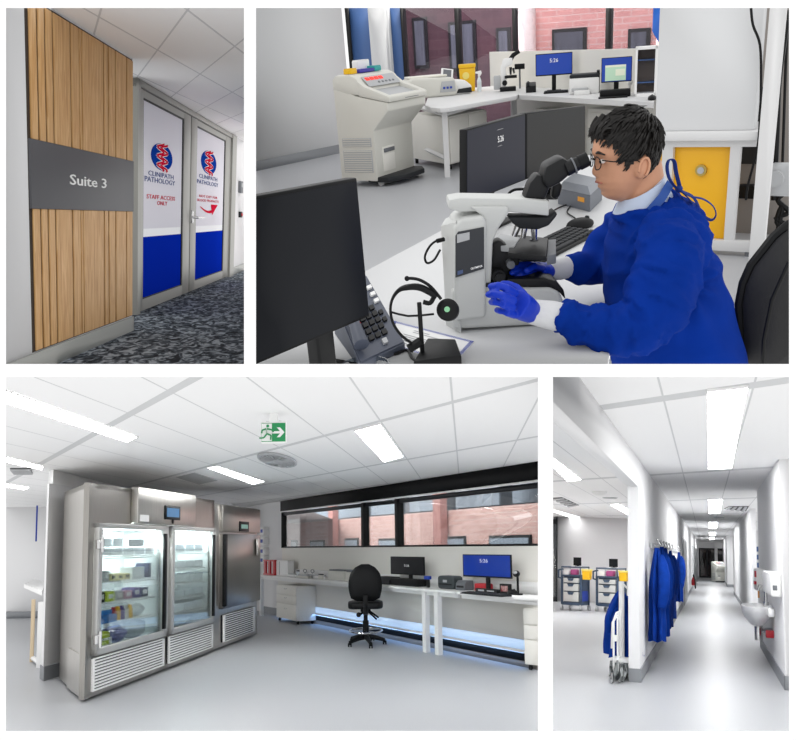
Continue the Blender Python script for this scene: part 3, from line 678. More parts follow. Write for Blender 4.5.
# things on the bench, set square to it
def atb(px, py, z, yoff=0):
    p = BT.I @ R3.M @ R3.hz(px, py, z); p.y = min(p.y, WY - .24); p.x = BT.hy(px, py, p.y).x; q = BT.hy(px+4, py, p.y); q0 = BT.hy(px, py, p.y); g = BT.sub(p.x, p.y + yoff, z); s = (g.M.translation - CAMPOS).dot(CF)/FOC; k = (q.x - q0.x)/4/s
    SIZE[:] = [k, .5]; return g, s, k
ZB = .921
g, s, k = atb(407, 583, ZB); monitor(g, 34*s, 18*s, 'black monitor with dark screen on the long window bench', lift=11*s, texts=(('5:26', 0, 0, 3*s),), base=False)
g, s, k = atb(407, 583.5, ZB)
T = thing(g.sub(0, .02, 0), 'docking_computer', 'flat black desktop computer carrying the dark monitor', 'computer'); b = MB(); b.box(-16*s, 12*s, -.1, .25, 0, 7*s, .01); part(T, 'case', b, BLACK); b = MB(); b.box(-1.5*s, 1.5*s, .08, .12, 7*s, 13*s); part(T, 'mount', b, BLACK)
g, s, k = atb(385, 581, ZB); b = MB(); b.prism([(-.1, 0), (.3, 0), (.3, 7.5*s), (.0, 7.5*s), (-.1, 4*s)], 0, -7*s, 7*s, b=.01); solo(g, 'label_printer', b, DARK, 'black label printer on the bench left of the dark monitor', 'printer')
g, s, k = atb(427.5, 584, ZB); T = thing(g, 'barcode_scanner', 'small black scanner with blue top, right of the dark monitor', 'scanner'); b = MB(); b.box(-1.4*s, 1.4*s, 0, .05, 0, 8*s, .01); part(T, 'stand', b, BLACK); b = MB(); b.box(-3*s, 2*s, -.03, .08, 8*s, 11.5*s, .01); part(T, 'head', b, BLUE)
g, s, k = atb(445, 587.5, ZB); T = thing(g, 'label_printer', 'dark grey rounded label printer between the two monitors', 'printer'); b = MB(); b.box(-8*s, 8*s, 0, .35, 0, 13*s, .04, 3); part(T, 'case', b, mat('dark_slate_plastic', '#3d4548', .5)); b = MB(); b.box(-6.5*s, 6.5*s, -.004, .02, 4.2*s, 5.2*s); part(T, 'slot', b, BLACK)
b = MB(); b.box(-2*s, 2*s, -.006, .01, 6.5*s, 9*s, .003); part(T, 'badge', b, LGREY)
g, s, k = atb(460, 588.5, ZB); T = thing(g, 'receipt_printer', 'small dark grey printer beside the rounded label printer', 'printer'); b = MB(); b.prism([(0, 0), (.3, 0), (.3, 9.5*s), (.08, 9.5*s), (0, 6.5*s)], 0, -4.5*s, 4.5*s, b=.01); part(T, 'case', b, GREY); b = MB(); b.box(-3.6*s, 3.6*s, -.003, .01, 2.5*s, 4.5*s); part(T, 'slot', b, BLACK)
g, s, k = atb(486.5, 589, ZB); monitor(g, 49*s, 23*s, 'wide monitor with lit blue screen on the right window bench', BLUSCR, lift=14.5*s, texts=(('5:26', -2*s, 5*s, 5*s),), tilt=0)
g, s, k = atb(478, 588, ZB); b = MB(); b.box(-6*s, 6*s, .06, .3, 0, 8*s, .02); solo(g, 'red_case', b, RED, 'red zip case standing behind the dock under blue monitor', 'case')
g, s, k = atb(486, 592.5, ZB); b = MB(); b.box(-11*s, 11*s, 0, .16, 0, 3.6*s, .008); T = thing(g, 'docking_station', 'flat black docking station under the lit blue monitor', 'dock'); part(T, 'case', b, BLACK); b = MB(); b.box(-8*s, -2*s, -.004, .01, 1*s, 2.6*s); b.box(1*s, 8*s, -.004, .01, 1.2*s, 2.2*s); part(T, 'ports', b, LGREY)
g, s, k = atb(485, 595, ZB); keyboard(g, 42*s, .3, 'black keyboard in front of the lit blue monitor')
g, s, k = atb(504.5, 594, ZB); T = thing(g, 'framed_display', 'small black framed device showing red and white picture on right bench', 'device'); b = MB(); b.box(-5*s, 5*s, 0, .08, 0, 10*s, .008); part(T, 'frame', b, BLACK); b = MB(); b.box(-3.4*s, 3.4*s, -.004, .01, 2.4*s, 8*s); part(T, 'picture', b, noisemat('red_white_print', [(.4, '#7a1f28'), (.6, '#c9a9a5')], 12))
g, s, k = atb(512.5, 594.5, ZB); mouse(g, 'black mouse beside the framed device on right bench', s=1.8)
g, s, k = atb(518, 595, ZB); T = thing(g, 'headset', 'black headset hanging on its tall stand at the right of the bench', 'headset')
b = MB(); b.box(-3*s, 3*s, -.06, .06, 0, .02, .005); b.box(-.7*s, .7*s, -.01, .02, .02, 22*s); part(T, 'stand', b, BLACK); b = MB(); b.ball((-1*s, 0, 21*s), (3.4*s, .05, 3.4*s), 16); part(T, 'ear_cushion', b, BLACK); b = MB(); b.ball((-1*s, -.03, 22*s), (2.2*s, .03, 1.8*s), 12); part(T, 'headband', b, LGREY)
# left end of bench: red rack, white file boxes, small labware
g, s, k = atb(269, 575, ZB); T = thing(g, 'tube_rack', 'red rack standing at the left end of the bench by the freezer', 'rack'); b = MB()
for x in (-4.5*s, 0, 4.5*s): b.box(x-.9*s, x+.9*s, 0, .08, 0, 15*s)
b.box(-5.5*s, 5.5*s, -.02, .12, 0, 1.5*s); b.box(-5.5*s, 5.5*s, -.02, .12, 13.5*s, 15*s); part(T, 'frame', b, RED)
g, s, k = atb(281, 575, ZB); T = thing(g, 'file_box', 'white file box on the bench right of the red rack', 'box'); b = MB(); b.box(-6.5*s, 6.5*s, 0, .3, 0, 15*s, .01); part(T, 'body', b, WHITE); b = MB(); b.box(-2*s, -1.2*s, -.004, .01, 1*s, 14*s); part(T, 'spine_line', b, LGREY)
for i, (px, py, w, h, m, nm, lb, ct) in enumerate((
    (291, 575.5, 5, 3, WHITE, 'small_tray', 'low white tray beside the white file box', 'tray'), (298, 575, 3, 7, CLEARP, 'specimen_jar', 'clear jar with dark lid on the left part of the bench', 'jar'),
    (305, 576, 4, 9, CLEARP, 'glass_stand', 'tall clear glass stand, left one behind the small trays', 'glassware'), (312.5, 576, 4, 9.5, CLEARP, 'glass_stand', 'tall clear glass stand, right one behind the small trays', 'glassware'),
    (302, 578, 6, 3.5, BODYW, 'specimen_tray', 'shallow cream specimen tray in front of the glass stands', 'tray'), (315, 578, 10, 4, WHITE, 'specimen_tray', 'long shallow white specimen tray right of centre', 'tray'), (321, 577.5, 5, 5, BODYW, 'specimen_pot', 'cream pot next to the large cream instrument box', 'pot'))):
    g, s, k = atb(px, py, ZB); T = thing(g, nm, lb, ct)
    if 'glass' in nm:
        b = MB(); b.cyl((0, 0, 0), (0, 0, h*.55*s), .4*s, n=10); b.lathe([(.1*s, 0), (w*.35*s, .2*s), (w*.35*s, .35*s), (.1*s, .5*s)], n=14); part(T, 'stem', b, LGREY); b = MB(); b.tube([(math.cos(a)*w*.4*s, 0, h*.75*s+math.sin(a)*w*.4*s) for a in [2*PI*i/14 for i in range(14)]], .35*s, 6, closed=True); part(T, 'ring', b, GREY)
    elif 'jar' in nm or 'pot' in nm:
        b = MB(); b.lathe([(w*.45*s, 0), (w*.5*s, .5*s), (w*.5*s, h*.8*s)], n=16); part(T, 'body', b, m); b = MB(); b.cyl((0, 0, h*.8*s), (0, 0, h*s), w*.5*s, n=16); part(T, 'lid', b, DARK)
    else:
        b = MB(); b.box(-w*s, w*s, 0, .15, 0, h*.6*s, .006); part(T, 'body', b, m); b = MB(); b.box(-w*.8*s, w*.8*s, .02, .12, h*.6*s, h*s, .006); part(T, 'contents', b, LGREY)
for px, w, lb in ((336, 8.5, 'cream instrument box with grey lid on the bench, left of the pair'), (350, 5, 'cream instrument box partly behind the drafting chair')):
    g, s, k = atb(px, 578.5, ZB); T = thing(g, 'instrument_box', lb, 'box'); b = MB(); b.box(-w*s, w*s, 0, .4, 0, 9*s, .012); part(T, 'body', b, BODYW); b = MB(); b.box(-w*.9*s, w*.9*s, .02, .38, 9*s, 10.5*s, .01); part(T, 'lid', b, GREY)
SIZE[:] = [1, 1]
# glove boxes on the return wall
for i, z in enumerate((531, 541, 551, 560)):
    v = kf.hy(267, z, 0); 
    T = thing(kf, 'glove_box', ['topmost', 'second from top', 'third from top', 'lowest'][i]+' white box with blue glove opening on the wall behind the freezer', 'glove box', org=(v.x, -.06, v.z))
    b = MB(); b.box(v.x-.12, v.x+.14, -.14, -.002, v.z-.09, v.z+.09, .004); part(T, 'box', b, WHITE); b = MB(); b.box(v.x-.06, v.x+.08, -.15, -.13, v.z-.04, v.z+.04, .012); part(T, 'gloves', b, BLUE)
# left far room: table and cryostat, vent
g, s = at(R3, 27, 616, 0, .5); cryostat(g, 15*s, .8, 58*s, 'cream cryostat machine in the far room at the left edge')
p = [f3(28, 661), f3(41, 670), f3(44, 650), f3(33, 645)]
T = thing(R3, 'side_table', 'narrow white table with wooden front legs against the partition', 'table', org=tuple(p[0]))
TB = [f3(24, 584, .95), f3(42, 591, .95), f3(46, 582, .95), f3(34, 579, .95)]
b = MB(); b.prism([xy(v) for v in TB], 2, .88, .95); part(T, 'tabletop', b, WHITE)
b = MB(); q = f3(31, 662); b.box(q.x-.022, q.x+.022, q.y, q.y+.04, 0, .88); part(T, 'leg', b, mat('pale_wood', '#d8c4a4', .6))
b = MB(); q = f3(39, 668); b.box(q.x-.04, q.x+.04, q.y, q.y+.08, 0, .88); part(T, 'leg', b, WMETAL)
b = MB(); q2 = f3(31, 662); b.tube([(q2.x, q2.y+.05, .05), (q.x, q.y+.05, .05)], .035, 6); part(T, 'rail', b, WMETAL)

# ceiling things
ceiling_light(R3, H3, [(-30, 377), (-30, 390), (127, 441), (137, 436)], 'long ceiling light strip at the left above the fridges')
ceiling_light(R3, H3, [(207.6, 467), (217, 465.6), (264, 481), (253, 483.6)], 'ceiling light strip above the far fridge')
ceiling_light(R3, H3, [(355, 430), (380, 423.5), (403, 456), (384, 461)], 'rectangular ceiling light in the middle of the lab ceiling')
ceiling_light(R3, H3, [(0, 455), (0, 460), (42, 469), (43, 466)], 'thin ceiling light strip at far left above the partition')
ceiling_light(R3, H3, [(0, 482.5), (0, 485.5), (24, 489), (29, 487)], 'smallest ceiling light strip, in the far room at left')
round_diffuser(R3, H3, 278, 459.5, .2, 'round swirl air diffuser in the lab ceiling', 4.6)
vent_panel(R3, H3, [(176, 477), (195, 472.5), (218, 480), (199, 484)], 'plain grey square return air panel in the ceiling', 0, back=mat('vent_grey', '#b9babb', .7))
vent_panel(R3, H3, [(10, 468), (30, 468), (33, 473), (14, 473)], 'dark slatted ceiling vent in the far room at left', 5)
g, s = at(R3, 273.5, 440.5, H3 - .003)
# exit sign hanging below the ceiling
v = R3.hz(273.5, 413, H3); sc = v.y / FOC
T = thing(R3, 'exit_sign', 'green and white running man exit sign hanging from the ceiling', 'sign', org=tuple(v))
EG = mat('exit_green', '#14814a', .4, emit='#14814a', es=.25); sf = R3.sub(v.x, v.y, H3, .02); m_ = sf.M; sI = R3.I @ sf.M
def sgn(b, nm, m, par=None): b.xf(sI); return part(T, nm, b, m, parent=par)
w_, h_ = 12.7*sc, 30*sc
b = MB(); b.box(-w_, w_, 0, .04, -h_*1.03, -h_*.28, .006); b.box(-w_*.3, w_*.3, .005, .035, -h_*.3, 0); pn = sgn(b, 'panel', WHITE)
b = MB(); b.box(-w_*.95, w_*.95, -.004, .0, -h_*.97, -h_*.34); sgn(b, 'green_face', EG, pn)
b = MB(); b.box(-w_*.93, -w_*.12, -.008, -.004, -h_*.95, -h_*.36); sgn(b, 'doorway', WHITE, pn)
b = MB(); cx, cz = -w_*.5, -h_*.66; u = h_*.3
b.tube([(cx-.1*u, -.012, cz+.35*u), (cx-.05*u, -.012, cz-.2*u)], [.2*u, .16*u], 8, flat=(1, .1)); b.ball((cx+.08*u, -.012, cz+.72*u), (.17*u, .004, .17*u), 10)
for pts in ([(cx, cz-.15*u), (cx+.45*u, cz-.35*u), (cx+.4*u, cz-.85*u)], [(cx-.05*u, cz-.2*u), (cx-.35*u, cz-.6*u), (cx-.85*u, cz-.65*u)], [(cx, cz+.4*u), (cx+.5*u, cz+.3*u), (cx+.75*u, cz+.05*u)], [(cx-.1*u, cz+.4*u), (cx-.55*u, cz+.25*u), (cx-.6*u, cz-.1*u)]):
    for a, c in zip(pts, pts[1:]): b.cyl((a[0], -.012, a[1]), (c[0], -.012, c[1]), .085*u, n=6)
sgn(b, 'running_figure', EG, pn)
b = MB(); ax = w_*.45; b.prism([(ax-.75*u, cz+.13*u), (ax+.1*u, cz+.13*u), (ax-.25*u, cz+.55*u), (ax+.1*u, cz+.55*u), (ax+.6*u, cz), (ax+.1*u, cz-.55*u), (ax-.25*u, cz-.55*u), (ax+.1*u, cz-.13*u), (ax-.75*u, cz-.13*u)], 1, -.009, -.004); sgn(b, 'arrow', WHITE, pn)
b = MB()
for x in (-.5, .5): b.cyl((w_*x, .02, -h_*.3), (w_*x, .02, -h_*.26), .012, n=6)
sgn(b, 'hanger', LGREY)

SIZE[:] = [1, 1]
# brick building across the street, seen through the window band
BR = brickmat('pink_brickwork', '#dfb6ae', '#cda29b', '#dccac4', 1.0, .46, .15)
g = BW.sub(0, 7.0, 0, 0)
def outside(fr, x0, x1, zt, zb, wins, name='brick_building', label=''):
    T = thing(fr, name, label, 'building', org=((x0+x1)/2, 0, zb)); b = MB()
    b.face([(x0, 0, zb), (x1, 0, zb), (x1, 0, zt), (x0, 0, zt)], [(x0, zb), (x1, zb), (x1, zt), (x0, zt)])
    b.box(x0, x1, .001, .4, zb, zt); part(T, 'brick_wall', b, BR)
    for (a, c, z0, z1) in wins:
        b = MB(); b.box(a, c, -.06, -.01, z0, z1, .0); wf = part(T, 'window', b, DARK); b = MB(); b.box(a+.08, c-.08, -.08, -.055, z0+.08, z1-.08); part(T, 'pane', b, mat('grey_blind_pane', '#9aa6b4', .35, var=.25, vs=5, stretch=(6, 1, .3)), parent=wf)
    return T
def wz(px, py): v = g.hy(px, py); return v.x, v.z
wins = []
for (a, c, t, bm_) in ((435, 466.5, 536, 548), (491, 532, 534.5, 548), (346, 359, 538, 548), (380, 404, 538, 548), (311, 325, 540, 548), (292, 298, 540, 548)):
    xa_, za = wz(a, bm_+6); xb_, zb_ = wz(c, t); wins.append((xa_, xb_, za, zb_))
xa_, z0_ = wz(300, 520); x0g = wz(250, 520)[0]; x1g = wz(560, 520)[0]
zt_ = wz(500, 506)[1]
outside(g, x0g, x1g+3, zt_, -2, wins, label='pink brick building with blinds seen through the window band')
T = thing(g, 'glazed_storey', 'grey glazed upper storey above the pink brick building outside', 'building', org=(x0g, 1.0, zt_))
b = MB(); b.box(x0g, x1g+3, .9, 1.2, zt_-.02, zt_+3.2); part(T, 'wall', b, mat('grey_cladding', '#77808a', .5))
n = 9
for i in range(n):
    a = x0g + (i+.1)*(x1g+3-x0g)/n; c = x0g + (i+.88)*(x1g+3-x0g)/n; b = MB(); b.box(a, c, .84, .9, zt_+.1, zt_+2.6); part(T, 'window', b, mat('grey_blind_pane', '#9aa6b4', .35))
for x in (.45, .78):
    b = MB(); xx = x0g + (x1g-x0g)*x; b.box(xx-.25, xx+.25, -.3, -.06, -2, zt_+1.5); solo(g, 'brick_pier', b, mat('pier_brick', '#bb857f', .9), 'pink brick pier outside the window, %s one' % ('left' if x < .6 else 'right'), 'pier')

area_light(g, ((x0g+x1g)/2, -3.5, 6.0), Matrix.Rotation(.95, 4, 'X'), 30, 3, 3200, (1, .97, .93), 'added_facade_fill')  # unseen lamp added above the street to brighten the brick front

# ================================================================ the corridor
R4 = room('corridor', 671, 557, 578, 1.5, (553, 377, 789, 731)); H4 = 2.7
def f4(px, py, z=0): return R4.hz(px, py, z)
VP4 = (710, 557)
# floor points: left wall end corner, right wall end corner
A4 = f4(640, 682.5); 
LW = R4.toward((A4.x, A4.y, 0), *VP4)                    # left corridor wall, x runs away from the camera, corridor on -y
B4 = f4(789, 679); RWa = f4(761, 647)
RW = R4.toward((RWa.x, RWa.y, 0), *VP4)                 # near right wall with the basin
def lw(px, py): v = LW.hy(px, py, 0); return v.x, v.z
FAR = (LW.I @ R4.M @ f4(699, 577.5)).x                                               # end of corridor along LW.x
b = MB(); pl = [LW.sub(-9, 14, 0), LW.sub(-9, -8, 0), LW.sub(FAR+12, -8, 0), LW.sub(FAR+12, 14, 0)]
P = [R4.I @ q.M.translation for q in pl]
b.face([(p.x, p.y, 0) for p in P]); struct(R4, 'floor', b, FLOORV)
b = MB(); P2 = [(p.x, p.y) for p in P]; ceiling(R4, 'ceiling', H4, P2, (683, 473), (730, 470), (663.5, 398.5), s01=-1)
# left wall: end face, long face with door openings
xE = 0
ft = LW.hy(636, 487, 0)
HL = LW.hy(629.5, 470, 0).z
b = MB(); b.box(0, FAR, 0, .13, 0, H4); struct(LW, 'wall_left', b, WALL)
b = MB(); b.box(-.012, FAR, -.015, -.001, 0, .16); b.box(-.015, -.001, -.015, .13, 0, .16); struct(LW, 'baseboard_left', b, SKIRT)
# bulkhead over the opening on the left, in line with the wall
zb = LW.hy(600, 430, 0).z
b = MB(); b.box(-12, -.001, .0, .13, 2.35, H4); struct(LW, 'trim_1', b, WALL)
# dark door openings in the left wall
for i, (xa, xb, yt) in enumerate(((681.5, 686, 532), (692, 697, 541))):
    u0, z0 = lw(xa, yt); u1 = lw(xb, yt)[0]
    T = thing(LW, 'door_%d' % (i+1), kind='structure', org=(u0, 0, 0))
    b = MB(); b.box(u0, u1, -.03, -.002, 0, 2.1); part(T, 'door_frame', b, LGREY); b = MB(); b.box(u0+(u1-u0)*.12, u1-(u1-u0)*.1, -.04, -.028, 0, 2.04); part(T, 'door_leaf', b, mat('dark_glass_door', '#5d6164', .35))
# end wall with dark windows and the brick beyond
g = LW.sub(FAR, 0, 0)
e = LW.sub(FAR, 0, 0, 0)
def ez(px, py): v = LW.hx(px, py, FAR); return v.y, v.z
yl, yr = ez(699, 550)[0], ez(729, 550)[0]
b = MB(); b.box(FAR, FAR+.1, yr-6, yl+.3, 2.25, H4); struct(LW, 'wall_back', b, WALL)
T = thing(LW, 'window_1', kind='structure', org=(FAR, (yl+yr)/2, 0))
b = MB(); b.box(FAR+.02, FAR+.04, yr-6, yl, .12, 2.25); part(T, 'glass_pane', b, glassmat('dim_glass', '#8a7a80', .06))
b = MB()
for px in (699.5, 707, 714.5, 728): y = ez(px, 550)[0]; b.box(FAR, FAR+.12, y-.05, y+.05, 0, 2.25)
b.box(FAR, FAR+.12, yr-6, yl, 0, .14); b.box(FAR, FAR+.12, yr-6, yl, 2.15, 2.25); part(T, 'window_frame', b, DARK)
y1, y2 = ez(714.5, 550)[0], ez(717.5, 550)[0]; b = MB(); b.box(FAR-.1, FAR+.12, y2, y1, 0, H4-.002); struct(LW, 'wall_pier', b, WALL)
ob = LW.sub(FAR+4, 0, 0, PI/2)
T = thing(ob, 'brick_building', 'red brick building beyond the glazing at the far corridor end', 'building', org=(0, 0, -1)); b = MB()
b.face([(-12, 0, -1), (12, 0, -1), (12, 0, 5), (-12, 0, 5)], [(-12, -1), (12, -1), (12, 5), (-12, 5)]); b.box(-12, 12, -.4, -.002, -1, 5); part(T, 'brick_wall', b, brickmat('red_brickwork', '#9a5f5c', '#84504f', '#a58985', 1, .46, .15))  # dull red brick tones
yy = -ez(708, 540)[0]
for xx in (-ez(709, 540)[0]-.6, -ez(724, 540)[0]-.7):
    b = MB(); b.box(-xx-.6, -xx+.5, .002, .05, .9, 1.9); part(T, 'window', b, DARK)
# right side: basin wall, then set-back walls further on
def rw(px, py): v = RW.hy(px, py, 0); return v.x, v.z
XN = rw(783, 600)[0]
b = MB(); b.box(XN, 0, -.8, 0, 0, H4); struct(RW, 'wall_right', b, WALL)
b = MB(); b.box(XN-.015, 0, 0.001, .015, 0, .16); b.box(XN-.015, XN-.001, -.8, .015, 0, .16); struct(RW, 'baseboard_right', b, SKIRT)
# next block of wall (x 734-754)
C4 = f4(734, 594.6)
RW2 = R4.toward((C4.x, C4.y, 0), *VP4)
def rw2(px, py): v = RW2.hy(px, py, 0); return v.x, v.z
xn = rw2(752.5, 603)[0]
b = MB(); wv0 = 5/FOC*(RW2.M @ Vector((xn, 0, 1.5)) - CAMPOS).dot(CF); b.box(xn, 0, -wv0, 0, 0, H4); struct(RW2, 'wall_right_middle', b, WALL)
b = MB(); b.box(xn-.01, 0, .001, .012, 0, .14); struct(RW2, 'baseboard_right_middle', b, SKIRT)
C5 = f4(727.5, 587)
q = R4.toward((C5.x, C5.y, 0), *VP4); wv = 7/FOC*(R4.M @ C5 - CAMPOS).dot(CF)
b = MB(); b.box(0, 15, -wv, 0, 0, H4); struct(q, 'wall_right_far', b, WALL)
b = MB(); b.box(-.03, -.002, -wv, .01, 0, .14); b.box(-.03, 15, .002, .015, 0, .14); struct(q, 'baseboard_right_far', b, SKIRT)
# room glimpsed between the two right walls: back wall, shelf things
g, s = at(R4, 760, 596, 0, 0); b = MB(); b.box(-12*s, 40*s, .5, .6, 0, H4); struct(g, 'wall_glimpse', b, WALL)
g, s = at(R4, 757.2, 606, 0, 0)
T = thing(g, 'storage_cupboard', 'wooden fronted cupboard with blue trays seen in the gap behind the basin', 'cupboard')
b = MB(); b.box(-3*s, 6*s, 0, .5, 8*s, 26*s); part(T, 'body', b, mat('oak_front', '#a5733f', .5)); b = MB()
for k in range(4): b.box(-3*s, 4*s, -.05, .3, (30+k*8)*s, (35+k*8)*s, .01)
part(T, 'trays', b, mat('slate_blue_tray', '#4a6490', .5)); 

# far cryostat in the corridor end
g, s = at(R4, 719, 582.5, 0, .35); cryostat(g, 10*s, 1.0, 21*s, 'cream cryostat standing at the far end of the corridor')
# wash basin
yb = 0
g0 = R4.hz(757, 600, .85)
def rwp(px, py): return rw(px, py)
ub = rw(771, 560)[0]
zb1 = .93
T = thing(RW, 'wash_basin', 'white wall mounted wash basin with chrome tap on the right corridor wall', 'basin', org=(ub, 0, .8))
lft, rgt = None, None
zt = RW.hy(775, 602, .0).z
# bowl centre a little out from the wall
k0 = f4(738.5, 601, .0)
cz = .86
c = RW.I @ R4.M @ R4.hz(760, 602.5, cz); n0 = RW.I @ R4.M @ R4.hz(741, 602, cz)
W = c.y + .0; rx = .75; ry = max(.2, n0.y*.52)
rings = []
for k in range(9):
    t = k/8; f = math.sin(t*PI/2)**.6; z = cz - .30*(1-t)
    rings.append([Vector((ub + .1 + rx*f*math.cos(a)*(1), ry + (ry*f*math.sin(a)), z)) for a in [2*PI*i/32 for i in range(32)]])
rings.append([Vector((ub+.1 + rx*.86*math.cos(a), ry + ry*.84*math.sin(a), cz)) for a in [2*PI*i/32 for i in range(32)]])
for t in (.8, .5, .2):
    rings.append([Vector((ub+.1 + rx*.86*t*math.cos(a), ry + ry*.84*t*math.sin(a), cz - .2*(1-t*t))) for a in [2*PI*i/32 for i in range(32)]])
CER = mat('white_ceramic', '#ffffff', .4)
b = MB(); b.loft(rings); b.box(ub+.1-rx*.9, ub+.1+rx*.9, .0, ry*.45, cz-.12, cz, .03); part(T, 'bowl', b, CER)
b = MB(); b.tube([(ub+.2, ry*.35, cz), (ub+.2, ry*.35, cz+.22), (ub+.2, ry*.45, cz+.27), (ub+.2, ry*.75, cz+.27), (ub+.2, ry*.85, cz+.2)], .022, 10); b.cyl((ub+.2, ry*.35, cz), (ub+.2, ry*.35, cz+.05), .04, n=12); part(T, 'tap', b, CHROME)
b = MB(); b.cyl((ub+.1, ry*.9, cz-.48), (ub+.1, ry*.9, cz-.28), .055, n=14); b.tube([(ub+.1, ry*.9, cz-.36), (ub+.1, ry*.3, cz-.34), (ub+.1, 0, cz-.34)], .03, 8); part(T, 'waste_trap', b, CHROME)
b = MB(); b.box(ub-.2, ub-.05, .0, .1, cz-.42, cz-.32, .01); part(T, 'isolation_valve', b, RED)
# dispenser and splash tray
v0, v1 = rw(784, 570), rw(770, 590)
g, s = at(R4, 771.5, 600, 1.0)
T = thing(RW, 'towel_dispenser', 'white towel dispenser on the wall above the wash basin', 'dispenser', org=(rw(776, 570)[0], 0, 1.3))
xa_, xb_ = rw(781.5, 580)[0], rw(771.5, 580)[0]; zt_, zb_ = rw(772, 570.5)[1], rw(772, 592)[1]
b = MB(); b.box(xa_, xb_, .0, .12, zb_, zt_, .03, 3); part(T, 'case', b, mat('white_gloss_plastic', '#efefed', .3))
b = MB(); b.box(xa_-.004, xa_+.01, .05, .1, zb_+.08, zb_+.14); part(T, 'window', b, GREY)
T = thing(RW, 'soap_dispenser', 'small dispenser with red label left of the white towel dispenser', 'dispenser', org=(rw(764.5, 570)[0], 0, 1.3))
xc_, xd_ = rw(765.5, 580)[0], rw(762.5, 580)[0]; b = MB(); b.box(xc_, xd_, .0, .14, rw(764, 590)[1], rw(764, 569)[1], .02); part(T, 'case', b, WHITE); b = MB(); b.box(xc_-.01, xc_+.3, .13, .15, rw(764, 577)[1], rw(764, 571)[1]); part(T, 'label_sticker', b, RED); b = MB(); b.box(xc_-.01, xc_+.3, .13, .16, rw(764, 584)[1], rw(764, 581)[1]); part(T, 'lever', b, RED)
g, s = at(R4, 760, 582.5, 1.32); b = MB(); b.box(-2*s, 2*s, -.05, .05, 0, 3*s, .01); solo(RW.sub(rw(760.8, 582)[0], .06, rw(760.8, 582)[1]), 'blue_cap_bottle', MB().box(-.06, .06, -.06, .06, -.05, .05, .02), BLUE, 'small blue nozzle beside the soap dispenser at the wall edge', 'nozzle'); b.bm.free()
# fire extinguisher and wall sensors
v = f4(691.5, 587); u = LW.I @ R4.M @ v
T = thing(LW, 'fire_extinguisher', 'red fire extinguisher hanging on the left corridor wall between the doors', 'fire extinguisher', org=(lw(691.3, 580)[0], -.12, .5))
ue, ze0, ze1 = lw(691.3, 580)[0], lw(691.3, 585.5)[1], lw(691.3, 577)[1]
sc = (LW.M @ Vector((ue, 0, 1)) - CAMPOS).dot(CF)/FOC
b = MB(); b.lathe([(1.8*sc, ze0), (2.1*sc, ze0+.05), (2.1*sc, ze1-.15), (1*sc, ze1)], (ue, -2.2*sc, 0), 16); part(T, 'cylinder', b, RED)
b = MB(); b.box(ue-.05, ue+.05, -2.9*sc, -1.5*sc, ze1, ze1+.12); part(T, 'valve', b, BLACK); b = MB(); b.tube([(ue-.05, -2.5*sc, ze1+.05), (ue-.3, -3.6*sc, ze1-.1), (ue-.2, -3.9*sc, ze1-.5)], .03, 6); part(T, 'hose', b, BLACK)

# blue lab gowns on a hook rail
u0, z0 = lw(650, 546); u1, z1 = lw(679, 549)
zr = 1.66
T = thing(LW, 'hook_rail', 'grey rail of coat hooks on the left corridor wall above the gowns', 'coat rail', org=(u0, 0, zr))
b = MB(); b.box(u0-.1, u1+.3, -.03, -.001, zr-.04, zr+.04, .005); part(T, 'rail', b, LGREY)
HK = []
for k in range(7):
    px = 650.5 + (677-650.5)*[0, .13, .25, .37, .49, .62, .9][k]; u = lw(px, 548)[0]; HK.append(u)
    b = MB(); b.tube([(u, -.03, zr+.02), (u, -.09, zr-.02), (u, -.12, zr+.02), (u, -.10, zr+.07)], .014, 6); b.ball((u, -.1, zr+.08), .022, 8); part(T, 'hook', b, CHROME)
def gown(fr, cx, ytop, zt, wid, hgt, dep, seed, label, group=None, name='lab_gown', m=None, tags=True, flare=1.0):
    """a gown hanging from one point: gathered at the top, folds deepening to the hem, two hanging sleeves"""
    T = thing(fr, name, label, 'gown', group, org=(cx, ytop, zt)); b = MB(); n = 40; rings = []
    for k in range(15):
        t = k/14; w = wid*(.16 + .84*min(1, (t*2.6)**.7))*(1 + .12*t*flare)/2; d = dep*(.35 + .65*min(1, t*3))/2; z = zt - t*hgt
        ring = []
        for i in range(n):
            a = 2*PI*i/n; f = 1 + (.10 + .16*t)*math.sin(a*7 + seed + 2.2*noise.noise(Vector((seed, t*2, 0)))) + .12*noise.noise(Vector((math.cos(a)*2, math.sin(a)*2, t*4+seed)))
            ring.append(Vector((cx + math.cos(a)*w*f + .05*math.sin(t*3+seed)*wid, ytop - dep/2 + math.sin(a)*d*f, z + .02*math.sin(a*5+seed))))
        rings.append(ring)
    b.loft(rings); bd = part(T, 'gown_body', b, m or GOWN, smooth=70)
    for sg in (-1, 1):
        b = MB(); pts = []; L = hgt*(.62 + .05*sg)
        for k in range(7): t = k/6; pts.append((cx + sg*wid*(.16 + .38*min(1, t*1.8)) , ytop - dep*(.75 - .1*sg) - .04*math.sin(t*3), zt - hgt*.07 - L*t))
        b.tube(pts, [wid*.05, wid*.12, wid*.14, wid*.13, wid*.13, wid*.12, wid*.10], 12, flat=(1, .7))
        for v in b.bm.verts: v.co += Vector((.03, .02, 0))*noise.noise(v.co*8)*wid
        part(T, 'sleeve', b, m or GOWN, smooth=70)
    if tags:
        b = MB(); b.box(cx-wid*.3, cx-wid*.12, ytop-dep*1.12, ytop-dep*1.06, zt-hgt*.62, zt-hgt*.53); part(T, 'white_tag', b, WHITE)
    return T
def gz(px, pz): v = LW.hy(px, pz, -.15); return v.x, v.z
